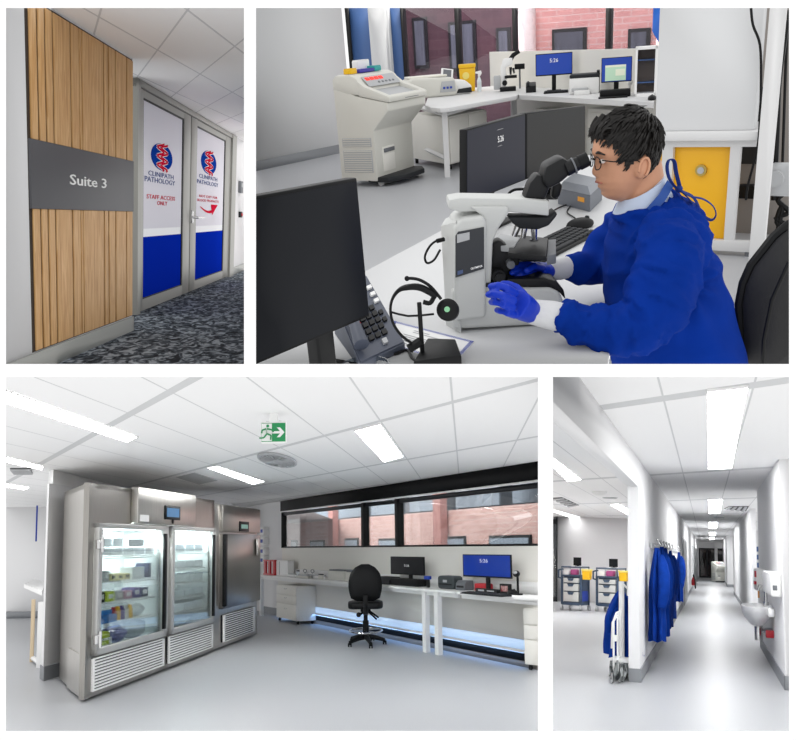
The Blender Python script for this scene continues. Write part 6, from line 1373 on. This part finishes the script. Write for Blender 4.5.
b = MB(); b.tube(curved([m2(444, 239.5, -.02), m2(437, 240.5, -.03), m2(430, 246, -.04), m2(425, 256, -.04), m2(427, 263, -.03), m2(434, 260, .0), m2(440, 250, .03)]), .0032, 8); b.cyl(m2(444, 239.3, -.02), m2(437, 241, -.03), .006, n=10); part(T, 'power_lead', b, BLACK)
# binocular head
def seg(a, c, r0, r1, nm, m, dy0=0.0, dy1=0.0, n=20, parent=None):
    b = MB(); b.cyl(m2(*a, dy0), m2(*c, dy1), r0, r1, n); return part(T, nm, b, m, parent=parent)
b = MB(); c = m2(535, 203); b.lathe([(.036, -.006), (.036, .006), (.03, .012), (.026, .016)], c, 28); part(T, 'head_mount', b, SB)
pr([(524, 199), (530, 183), (537, 174), (547, 177), (551, 186), (545, 200)], -.03, .03, 'head_body', SB, .008)
pr([(542, 181), (546, 166), (563, 157), (572, 163), (574, 172), (560, 184), (548, 190)], -.042, .042, 'binocular_housing', SB, .010)
for dy in (-.032, .032):
    e = seg((566, 169), (580, 162.5), .020, .017, 'eyepiece_tube', SB, dy, dy); seg((579, 163), (588, 158.8), .0195, .0185, 'eyecup', BLACK, dy, dy); b = MB(); b.cyl(m2(573, 166, dy), m2(574.5, 165.3, dy), .0215, n=20); part(T, 'eyepiece_ring', b, GREY)
pr([(551, 196), (553, 184), (558, 180), (563, 186), (560, 197), (554, 200)], .05, .075, 'side_knob', SB, .006)
# nosepiece, objectives, stage
pr([(508, 217), (549, 217), (556, 211), (558, 215), (549, 226), (538, 230), (520, 229), (512, 223)], -.03, .035, 'nosepiece', DARK, .006)
for a, c, r in (((519, 224), (514, 236), .010), ((525, 226), (523, 238), .009), ((534, 228), (534.5, 240), .0095)):
    seg(a, c, r, r*.75, 'objective', CHROME, -.01, -.01)
b = MB(); sz = m2(520, 244, 0).z; st = [R2.hz(px, py, sz) for px, py in ((497, 250), (540, 250), (549, 242), (540, 235), (508, 235))]
sc0 = [R2.hz(px, py, sz) for px, py in ((508, 253), (546, 256), (548, 238), (512, 234))]
b.prism([xy(p) for p in sc0], 2, sz-.013, sz, b=.002); part(T, 'stage', b, SB)
sc1 = [R2.hz(px, py, sz+.002) for px, py in ((491, 246), (514, 247), (520, 238), (500, 234))]; b = MB(); b.prism([xy(p) for p in sc1], 2, sz-.012, sz+.004, b=.002); part(T, 'slide_holder', b, LGREY)
sc2 = [R2.hz(px, py, sz) for px, py in ((547, 254), (556, 252), (556, 237), (548, 238))]; b = MB(); b.prism([xy(p) for p in sc2], 2, sz-.03, sz-.005, b=.002); part(T, 'stage_side_plate', b, GREY)
b = MB(); b.cyl(R2.hz(534, 240, sz), R2.hz(534, 240, sz)+Vector((0, 0, .003)), .012, n=20); part(T, 'stage_ring', b, GREY)
pr([(490, 283), (490, 245), (500, 240), (521, 256), (518, 270), (508, 283)], -.02, .03, 'substage', SB, .006)
pr([(520, 262), (542, 262), (543, 256), (519, 255)], -.03, .03, 'condenser', SB, .006)
b = MB(); c = m2(511, 265, -.05); b.cyl(c, c+Vector((0, .04, 0)), .011, n=20); part(T, 'fine_focus_knob', b, GREY)
b = MB(); c = m2(499, 277, -.06); b.cyl(c, c+Vector((0, .05, 0)), .018, n=24); b.cyl(c+Vector((0, -.012, 0)), c, .012, n=20); part(T, 'coarse_focus_knob', b, SB)
b = MB(); b.box(m2(485, 285, -.07).x, m2(503, 285, -.07).x, YM-.07, YM-.05, m2(490, 287, -.07).z, m2(490, 283.5, -.07).z, .002); part(T, 'lever', b, SB)
b = MB(); b.tube(curved([m2(507, 206, .06), m2(508, 195, .08), m2(514, 190, .09), m2(524, 189, .1)]), .004, 6); part(T, 'camera_cable', b, BLACK)
b = MB(); b.tube(curved([f2(548, 215, ZD+.005), f2(558, 208, ZD+.005), f2(571, 204, ZD+.005), f2(567, 212, ZD+.005), f2(575, 218, ZD+.005)]), .003, 6); solo(R2, 'mouse_cable', b, BLACK, 'thin black cable looping behind the microscope to the mouse', 'cable', org=tuple(f2(558, 208, ZD)))

# ---------------------------------------------------------------- the seated person, facing left
SKIN = mat('skin', '#cf9878', .55, var=.05, vs=20); HAIRM = mat('black_hair', '#171412', .5, spec=.35, var=.3, vs=60)
GLV = mat('blue_nitrile_glove', '#0a34b8', .45, spec=.3, bump=.1, bs=60); CUFF = mat('white_knit_cuff', '#d9dadc', .9, bump=.3, bs=400)
GWN2 = mat('cobalt_gown_cloth', '#06308e', .9, spec=.08, var=.10, vs=7, bump=.2, bs=600)
YP = 2.42
def p2(px, py, Y=YP): return R2.hy(px, py, Y)
PT = thing(R2, 'person', 'seated person in a blue gown and glasses looking into the large microscope', 'person', org=(p2(680, 364).x, YP, .45))
lv = [(110, 628, 640, 0, .02), (113, 617, 645, 0, .045), (119, 606, 651, 0, .062), (127, 599, 655.5, 0, .072), (136, 595, 657.5, 0, .077), (145, 593.5, 658, 0, .079), (151, 592.5, 657.5, 0, .078), (156, 595, 656.5, .6, .077), (160, 596.5, 655, 2.2, .075), (165, 597, 653, 4.2, .072), (169, 597.5, 651, 6.2, .070), (172, 598, 650, 6.0, .068), (175, 598.5, 648, 2.4, .066), (179, 598.2, 646, 2.6, .063), (182, 599.2, 645, .4, .060), (185, 599.2, 643.5, 1.6, .057), (189, 601.5, 642, -.4, .052), (193, 602.5, 640, 1.2, .045), (197, 607, 637, .5, .034), (200, 616, 632, 0, .015)]
N = 56; rings = []; sc_ = (R2.M @ p2(625, 150) - CAMPOS).dot(CF)/FOC
for py, fx, bx_, nose, hw in lv:
    a0, a1 = p2(fx, py), p2(bx_, py); cx = (a0.x+a1.x)/2; rx = (a1.x-a0.x)/2; z = (a0.z+a1.z)/2; r = []
    for i in range(N):
        a = 2*PI*i/N; ca, sa = math.cos(a), math.sin(a); ex = .85
        x = math.copysign(abs(ca)**ex, ca)*rx; y = math.copysign(abs(sa)**.9, sa)*hw*(1 - .22*max(0, -ca)**2)
        if ca < 0:
            wn = .010 if py < 164 else .0155
            if 174 < py < 190: wn = .022
            x -= nose*sc_*math.exp(-(y/wn)**2)
            if 153 < py < 163: x += .007*math.exp(-((abs(y)-.031)/.014)**2)      # eye sockets
        r.append(Vector((cx+x, YP+y, z)))
    rings.append(r)
hd = MB(); hd.loft(rings)
nk = [p2(640, 165), p2(643, 185), p2(648, 205), p2(655, 222)]; hd.tube(nk, [.055, .056, .060, .07], 24)
# jaw underside joining the neck
hd.tube([p2(618, 190), p2(632, 188), p2(642, 190)], [.030, .042, .05], 18)
for sg in (-1, 1):
    ec_ = p2(634.5, 163) ; ec_ = Vector((ec_.x, YP+sg*.079, ec_.z)); hd.ball(ec_, (.017, .009, .029), 18, M=Matrix.Rotation(.18, 4, 'Y')); hd.ball(ec_+Vector((-.002, -sg*.006, -.002)), (.02, .012, .03), 14)
head = remesh(hd, .0035, 3); HEADO = part(PT, 'head', head, SKIN, smooth=180)
for sg in (-1, 1):
    b = MB()
    ec_ = p2(634.8, 163.2); ec_ = Vector((ec_.x, YP+sg*.088, ec_.z)); R_ = Matrix.Rotation(.18, 4, 'Y'); b.tube([ec_ + R_.to_3x3() @ Vector((math.cos(t)*.0125, 0, math.sin(t)*.024)) for t in [-.9+ (2*PI-1.6)*k/18 for k in range(19)]], .0035, 8)
    part(PT, 'ear_rim', b, SKIN, smooth=180)
# eyes, brows, lips
for sg in (-1, 1):
    b = MB(); e = p2(599.8, 159.5); b.ball((e.x, YP+sg*.032, e.z), (.008, .011, .006), 12); ey = part(PT, 'eye', b, mat('eye_white', '#e9e2da', .3))
    b = MB(); e = p2(597.6, 160.2); b.ball((e.x, YP+sg*.032, e.z), (.004, .005, .005), 10); part(PT, 'iris', b, mat('dark_iris', '#1c1410', .3), parent=ey)
b = MB()
for sg in (-1, 1): b.tube([Vector((p2(594.6, 152.5).x, YP+sg*.016, p2(594, 152.5).z)), Vector((p2(594.8, 151).x, YP+sg*.034, p2(594, 151).z)), Vector((p2(600, 152.5).x, YP+sg*.052, p2(600, 152.5).z))], [.0025, .004, .0015], 6)
part(PT, 'eyebrow', b, HAIRM); b = MB(); b.tube([Vector((p2(599.5, 183).x, YP+.026, p2(599, 182).z)), Vector((p2(596.4, 182).x, YP, p2(596, 181.6).z)), Vector((p2(599.5, 183).x, YP-.026, p2(599, 182).z))], [.002, .004, .002], 8); part(PT, 'lips', b, mat('lip_rose', '#b5705f', .5), smooth=180)
# hair: close cap plus tufts combed away from the crown
def bound(px):
    if px < 592: return 134
    if px < 600: return 137
    if px < 606: return 139
    if px < 612: return 143
    if px < 617.5: return 147
    if px < 623.5: return 161
    if px < 628: return 156
    if px < 641: return 151
    if px < 647: return 168
    return 175
crown = p2(646, 118); hr = MB(); rr = random.Random(11); capR = []
hc_ = p2(628, 142)
def outs(v, k): d = v - Vector((hc_.x, YP, hc_.z)); return v + d.normalized()*k
for r in rings[:13]: capR.append([outs(v, .003) for v in r])
t = bmesh.new(); R_ = [[t.verts.new(v) for v in r] for r in capR]
for a, c in zip(R_, R_[1:]):
    for i in range(N):
        j = (i+1) % N; cen = (a[i].co+a[j].co+c[i].co+c[j].co)/4; q = R2.M @ Vector((cen.x, YP, cen.z)); px, py = R2.pix((cen.x, YP, cen.z))
        if py < bound(px): t.faces.new((a[i], a[j], c[j], c[i]))
t.faces.new(R_[0]); bmesh.ops.delete(t, geom=[v for v in t.verts if not v.link_faces], context='VERTS')
ext = bmesh.ops.solidify(t, geom=t.faces[:], thickness=-.006); hr._merge(t)
for k in range(2600):
    i = rr.randrange(0, 12); j = rr.randrange(N); f = rr.random(); v = capR[i][j].lerp(capR[i+1][j], f).lerp(capR[i][(j+1) % N], rr.random()*.9)
    px, py = R2.pix((v.x, YP, v.z))
    if py > bound(px) + 1: continue
    nrm = (v - Vector((hc_.x, YP, hc_.z))).normalized(); fl = (v - Vector((crown.x, YP, crown.z))); fl = (fl - nrm*fl.dot(nrm)); fl = fl.normalized() if fl.length > 1e-4 else Vector((-1, 0, 0))
    fl = (fl + Vector((-.25 if px < 640 else 0, 0, -.35)) + Vector((rr.uniform(-.3, .3), rr.uniform(-.3, .3), rr.uniform(-.2, .2)))).normalized(); fl = (fl - nrm*fl.dot(nrm)*.8).normalized()
    L = rr.uniform(.022, .042); lim = bound(px) - py
    if lim < 10: L *= .55
    up = nrm*rr.uniform(.001, .005); pts = [v - nrm*.004, v + fl*L*.4 + up, v + fl*L*.8 + up*1.1, v + fl*L + up*.6]
    hr.tube(pts, [.0028, .0030, .0018, .0004], 4)
for k in range(150):   # fringe over the forehead
    y = rr.uniform(-.062, .062); v = p2(rr.uniform(600, 610), rr.uniform(112, 121)); v = Vector((v.x, YP+y, v.z - 8*y*y - .004)); e = p2(rr.uniform(588, 595), rr.uniform(131, 139)); e = Vector((e.x + .25*abs(y), YP+y+rr.uniform(-.01, .01), e.z)); m_ = v.lerp(e, .5) + Vector((-.004, 0, .004)); hr.tube(curved([v, m_, e], 3), curved_r([.0035, .0035, .0006], 3), 4)
part(PT, 'hair', hr, HAIRM, smooth=60)
# glasses
b = MB(); yl = YP-.078
b.tube([Vector((p2(596.5, 158.5).x, YP-.060, p2(596, 157.5).z)), Vector((p2(606, 159.5).x, yl, p2(606, 158).z)), Vector((p2(629, 157).x, yl-.006, p2(629, 156.5).z)), Vector((p2(633, 160).x, yl-.006, p2(633, 160).z))], .0016, 6); part(PT, 'glasses_temple', b, BLACK)
b = MB()
for sg in (-1, 1):
    c = p2(593.6, 161.8); b.tube([Vector((c.x + .006*abs(math.cos(a))*(1 if math.cos(a)*sg > 0 else .1), YP + sg*.033 + math.cos(a)*.024, c.z + math.sin(a)*.016)) for a in [2*PI*i/24 for i in range(24)]], .0014, 6, closed=True)
c = p2(592.5, 159.5); b.tube([Vector((c.x, YP-.009, c.z)), Vector((c.x-.003, YP, c.z+.003)), Vector((c.x, YP+.009, c.z))], .0013, 6); part(PT, 'glasses_rim', b, BLACK)
# shirt collar and lanyard
SHIRT = mat('pale_blue_shirt', '#c9d6ea', .8, bump=.1, bs=300)
rg = []
for (fx, fy), (bx2, by), hw in (((614, 217), (676, 204), .080), ((618, 208), (668, 190), .072), ((621.5, 201), (662, 176), .067), ((624, 201), (661, 176), .061)):
    a0, a1 = p2(fx, fy), p2(bx2, by); rg.append([Vector(((a0.x+a1.x)/2 + math.cos(a)*(a1.x-a0.x)/2, YP + math.sin(a)*hw, (a0.z+a1.z)/2 + math.cos(a)*(a1.z-a0.z)/2)) for a in [2*PI*i/36 for i in range(36)]])
b = MB(); b.loft(rg, cap=False); t = b.bm; bmesh.ops.solidify(t, geom=t.faces[:], thickness=-.004); part(PT, 'shirt_collar', b, SHIRT, smooth=60)
b = MB(); la, lb_ = Vector((p2(664, 181).x, YP-.055, p2(664, 180).z)), Vector((p2(640, 205).x, YP-.092, p2(640, 205).z)); dr = (lb_-la).normalized(); wd = Vector((0, -1, 0)).cross(dr).normalized()*.012
b.loft([[la-wd, la+wd, la+wd+Vector((0, -.002, 0)), la-wd+Vector((0, -.002, 0))], [la.lerp(lb_, .5)-wd+Vector((0, -.012, 0)), la.lerp(lb_, .5)+wd+Vector((0, -.012, 0)), la.lerp(lb_, .5)+wd+Vector((0, -.014, 0)), la.lerp(lb_, .5)-wd+Vector((0, -.014, 0))], [lb_-wd, lb_+wd, lb_+wd+Vector((0, -.002, 0)), lb_-wd+Vector((0, -.002, 0))]]); part(PT, 'lanyard', b, mat('lanyard_blue', '#1f4f9e', .6))
# gown: trunk and sleeves fused into one cloth
g_ = MB(); rg = []
tr = [(199, 640, 677, .085), (205, 626, 684, .12), (211, 617, 690, .16), (222, 612, 698, .192), (238, 608, 704, .20), (258, 606, 711, .20), (280, 606, 718, .195), (302, 608, 725, .19), (324, 611, 731, .19), (345, 613, 737, .195), (366, 615, 742, .20), (395, 617, 752, .21)]
for py, fx, bx2, hw in tr:
    a0, a1 = p2(fx, py), p2(bx2, py); tilt_ = .10 if py < 230 else 0
    rg.append([Vector(((a0.x+a1.x)/2 + math.copysign(abs(math.cos(a))**.9, math.cos(a))*(a1.x-a0.x)/2, YP + .0 + math.sin(a)*hw, (a0.z+a1.z)/2 + math.cos(a)*(a1.x-a0.x)/2*tilt_*2.2)) for a in [2*PI*i/40 for i in range(40)]])
g_.loft(rg)
g_.tube([Vector((p2(644, 203).x + math.cos(a)*(p2(673, 203).x-p2(615, 203).x)/2, YP + math.sin(a)*.088, p2(644, 204).z + math.cos(a)*.022)) for a in [2*PI*i/32 for i in range(32)]], .012, 10, closed=True)
near = [(668, 228, 2.30, .068), (669, 243, 2.25, .080), (668, 268, 2.21, .090), (660, 295, 2.18, .088), (650, 316, 2.16, .082), (636, 328, 2.15, .074), (615, 331, 2.15, .066), (592, 327, 2.16, .055), (572, 321, 2.165, .047), (558, 317, 2.17, .041)]
g_.tube([p2(x, y, Y) for x, y, Y, r in near], [r for *_, r in near], 28)
far = [(640, 222, 2.55, .070), (622, 232, 2.60, .070), (608, 248, 2.62, .066), (600, 262, 2.60, .060), (588, 268, 2.56, .052), (575, 268, 2.53, .043), (566, 267, 2.52, .036)]
g_.tube([p2(x, y, Y) for x, y, Y, r in far], [r for *_, r in far], 24)
gm = remesh(g_, .0075, 5)
gm.bm.normal_update()
elb = p2(652, 325, 2.15); shd = p2(676, 232, 2.3); wr_ = p2(566, 320, 2.16); pit = p2(690, 285, 2.22); arm_ax = [p2(x, y, Y) for x, y, Y, r in near]
def ridge(v): return .5 - abs(noise.noise(v))*2
for v in gm.bm.verts:
    c = v.co; d = 0
    ds = [(c-a).length for a in arm_ax]; k = min(range(len(ds)), key=lambda i: ds[i])
    ax = (arm_ax[min(k+1, 9)]-arm_ax[max(k-1, 0)]).normalized()
    wt = max(0, min(1, (.13-ds[k])/.03))*max(0, min(1, (2.36-c.y)/.05))
    w = (c-arm_ax[k]).normalized(); u = (c-arm_ax[0]).dot(ax)
    sl = .011*ridge(Vector((u*13, w.z*1.3+w.x, w.y*1.3))) + .005*ridge(Vector((u*30, w.z*2.4+3, w.x*2.4)))
    for q, am in ((elb, .013), (wr_, .010)): dd = (c-q).length; sl += am*math.exp(-(dd/.10)**2)*math.sin((c-q).dot(ax)*80 + w.z*2)*.8
    e = c-shd; rd = e.length; an = math.atan2(e.z, e.x)
    tk = .010*ridge(Vector((an*3.2, rd*1.6, c.y*2))) + .006*ridge(c*9)
    e2 = c-pit; tk += .012*math.exp(-(e2.length/.16)**2)*math.sin(math.atan2(e2.z, e2.x)*9)
    d = sl*wt + tk*(1-wt)
    v.co += v.normal*d
part(PT, 'gown', gm, GWN2, smooth=180)
# waist and lap continue below, hidden by the frame edge
# cuffs
b = MB(); b.tube([p2(560, 317, 2.17), p2(552, 315.5, 2.17), p2(541, 313.5, 2.17), p2(531, 311.5, 2.17)], [.036, .037, .034, .031], 20); part(PT, 'cuff', b, CUFF)
b = MB(); b.tube([p2(568, 267, 2.52), p2(560, 269, 2.51), p2(548, 271, 2.5)], [.031, .031, .027], 18); part(PT, 'cuff', b, CUFF)
# gloved hands: palm, four fingers, thumb
def hand(pts, palm, nm='gloved_hand'):
    h = MB(); 
    for a, c, r0, r1 in palm: h.tube([p2(*a), p2(*[(a[i]+c[i])/2 for i in range(3)]), p2(*c)], [r0, (r0+r1)/2*1.06, r1], 18, flat=(1.0, .82))
    for f in pts: h.tube([p2(x, y, Y) for x, y, Y, r in f], [r for *_, r in f], 12); h.ball(p2(*f[-1][:3]), f[-1][3], 10)
    o = remesh(h, .0028, 3); return part(PT, nm, o, GLV, smooth=180)
hand([[(516, 294, 2.12, .011), (506, 288, 2.09, .0105), (498, 285.5, 2.10, .0095), (491, 286.5, 2.12, .0085)],
      [(514, 301, 2.10, .0115), (502, 295.5, 2.07, .0105), (494, 293.5, 2.09, .0095), (488.5, 294.5, 2.11, .0085)],
      [(513, 308, 2.10, .011), (503, 304, 2.07, .0105), (496, 302, 2.09, .0092), (491.5, 302, 2.12, .0082)],
      [(515, 315, 2.11, .010), (507, 312.5, 2.08, .0095), (501, 311, 2.10, .0085), (497, 310, 2.12, .0075)],
      [(524, 296, 2.15, .013), (516, 288, 2.17, .0115), (508, 284.5, 2.18, .010), (503, 284, 2.18, .009)]],
     [((532, 311, 2.17), (517, 301, 2.12), .029, .036), ((530, 316, 2.16), (516, 309, 2.11), .022, .026)])
hand([[(538, 267, 2.47, .010), (528, 263.5, 2.44, .010), (519, 265, 2.42, .009), (513, 268, 2.41, .008)],
      [(536, 271, 2.46, .010), (526, 268.5, 2.43, .010), (518, 270, 2.41, .009), (512, 273, 2.40, .008)],
      [(537, 275, 2.46, .010), (528, 274, 2.43, .0095), (521, 275, 2.41, .0085), (516, 276, 2.41, .008)],
      [(539, 278, 2.47, .009), (532, 278, 2.45, .009), (526, 279, 2.43, .008), (522, 279, 2.43, .007)],
      [(542, 268, 2.45, .011), (534, 266, 2.40, .010), (527, 270, 2.38, .009)]],
     [((549, 271, 2.50), (536, 271, 2.46), .026, .031)])
# ties of the gown at the nape
b = MB()
def rib(pts, w=.006): b.tube(curved([p2(x, y, Y) for x, y, Y in pts]), w, 8, flat=(1, .3))
rib([(678, 190, 2.36), (670, 180, 2.34), (667, 168, 2.34), (669, 160, 2.35), (674, 161, 2.36), (676, 172, 2.37), (680, 188, 2.37)])
rib([(679, 189, 2.37), (690, 196, 2.35), (703, 199, 2.34), (713, 206, 2.34), (716, 215, 2.34), (711, 220, 2.35), (702, 214, 2.36), (694, 198, 2.37), (681, 191, 2.38)])
rib([(680, 190, 2.37), (690, 200, 2.36), (696, 208, 2.36), (702, 219, 2.36)])
b.ball(p2(679, 189, 2.37), .010, 10); part(PT, 'gown_ties', b, mat('navy_tie', '#0c2f7e', .8), smooth=60)

# office chair backrest at the right edge
def c2(px, py, Y=2.45): return R2.hy(px, py, Y)
T = thing(R2, 'office_chair', 'black office chair with curved backrest behind the seated person', 'chair', org=(c2(790, 364).x, 2.45, 0))
ed = [(748, 380), (744, 345), (742, 305), (746, 285), (754, 267), (766, 252), (777, 238), (792, 226), (812, 218), (840, 216), (860, 240), (868, 300), (866, 380)]
import itertools
cx_ = c2(805, 310); rings_ = []
for k, (sc__, dy) in enumerate(((.0, -.09), (.45, -.085), (.75, -.06), (.93, -.02), (1.0, .02), (.98, .05), (.85, .07), (.4, .05))):
    rings_.append([Vector((cx_.x + (c2(x, y).x-cx_.x)*max(.01, sc__), 2.45+dy, cx_.z + (c2(x, y).z-cx_.z)*max(.01, sc__))) for x, y in ed])
b = MB(); b.loft(rings_); part(T, 'backrest', b, mat('charcoal_mesh_fabric', '#2a2a2b', .8, bump=.3, bs=500), smooth=60)
b = MB(); b.tube([Vector((c2(x, y).x, 2.47, c2(x, y).z)) for x, y in ed], .014, 8); part(T, 'edge_trim', b, BLACK)
b = MB(); b.tube([c2(789, 262, 2.34), c2(772, 300, 2.33), c2(764, 340, 2.33), c2(762, 375, 2.33)], .006, 8); part(T, 'seam', b, BLACK)
b = MB(); sb_ = c2(790, 364); b.box(sb_.x-.45, sb_.x+.05, 2.2, 2.68, .42, .50, .03); part(T, 'seat', b, BLACK); b = MB(); b.cyl((sb_.x-.2, 2.45, .05), (sb_.x-.2, 2.45, .42), .03, n=14); part(T, 'gas_column', b, BLACK)

trim_sets()
for o in bpy.data.objects:
    if 'rid' in o: del o['rid']
sc = bpy.context.scene
cd = bpy.data.cameras.new('camera'); cam = bpy.data.objects.new('camera', cd); COL.objects.link(cam); sc.camera = cam
cam.matrix_world = Matrix(((CR.x, CU.x, -CF.x, CAMPOS.x), (CR.y, CU.y, -CF.y, CAMPOS.y), (CR.z, CU.z, -CF.z, CAMPOS.z), (0, 0, 0, 1)))
cd.sensor_fit = 'HORIZONTAL'; cd.sensor_width = 36; cd.lens = 36 * FOC / 796; cd.shift_x = (398 - PCX) / 796; cd.shift_y = (PCY - 370) / 796; cd.clip_start = .05; cd.clip_end = 200
w = bpy.data.worlds.new('daylight'); sc.world = w; w.use_nodes = True; w.node_tree.nodes['Background'].inputs[0].default_value = (1, 1, 1, 1); w.node_tree.nodes['Background'].inputs[1].default_value = 1.06
vs = sc.view_settings; vs.view_transform = 'Standard'; vs.look = 'None'; vs.exposure = 0.0; vs.gamma = 1.0; vs.use_curve_mapping = False
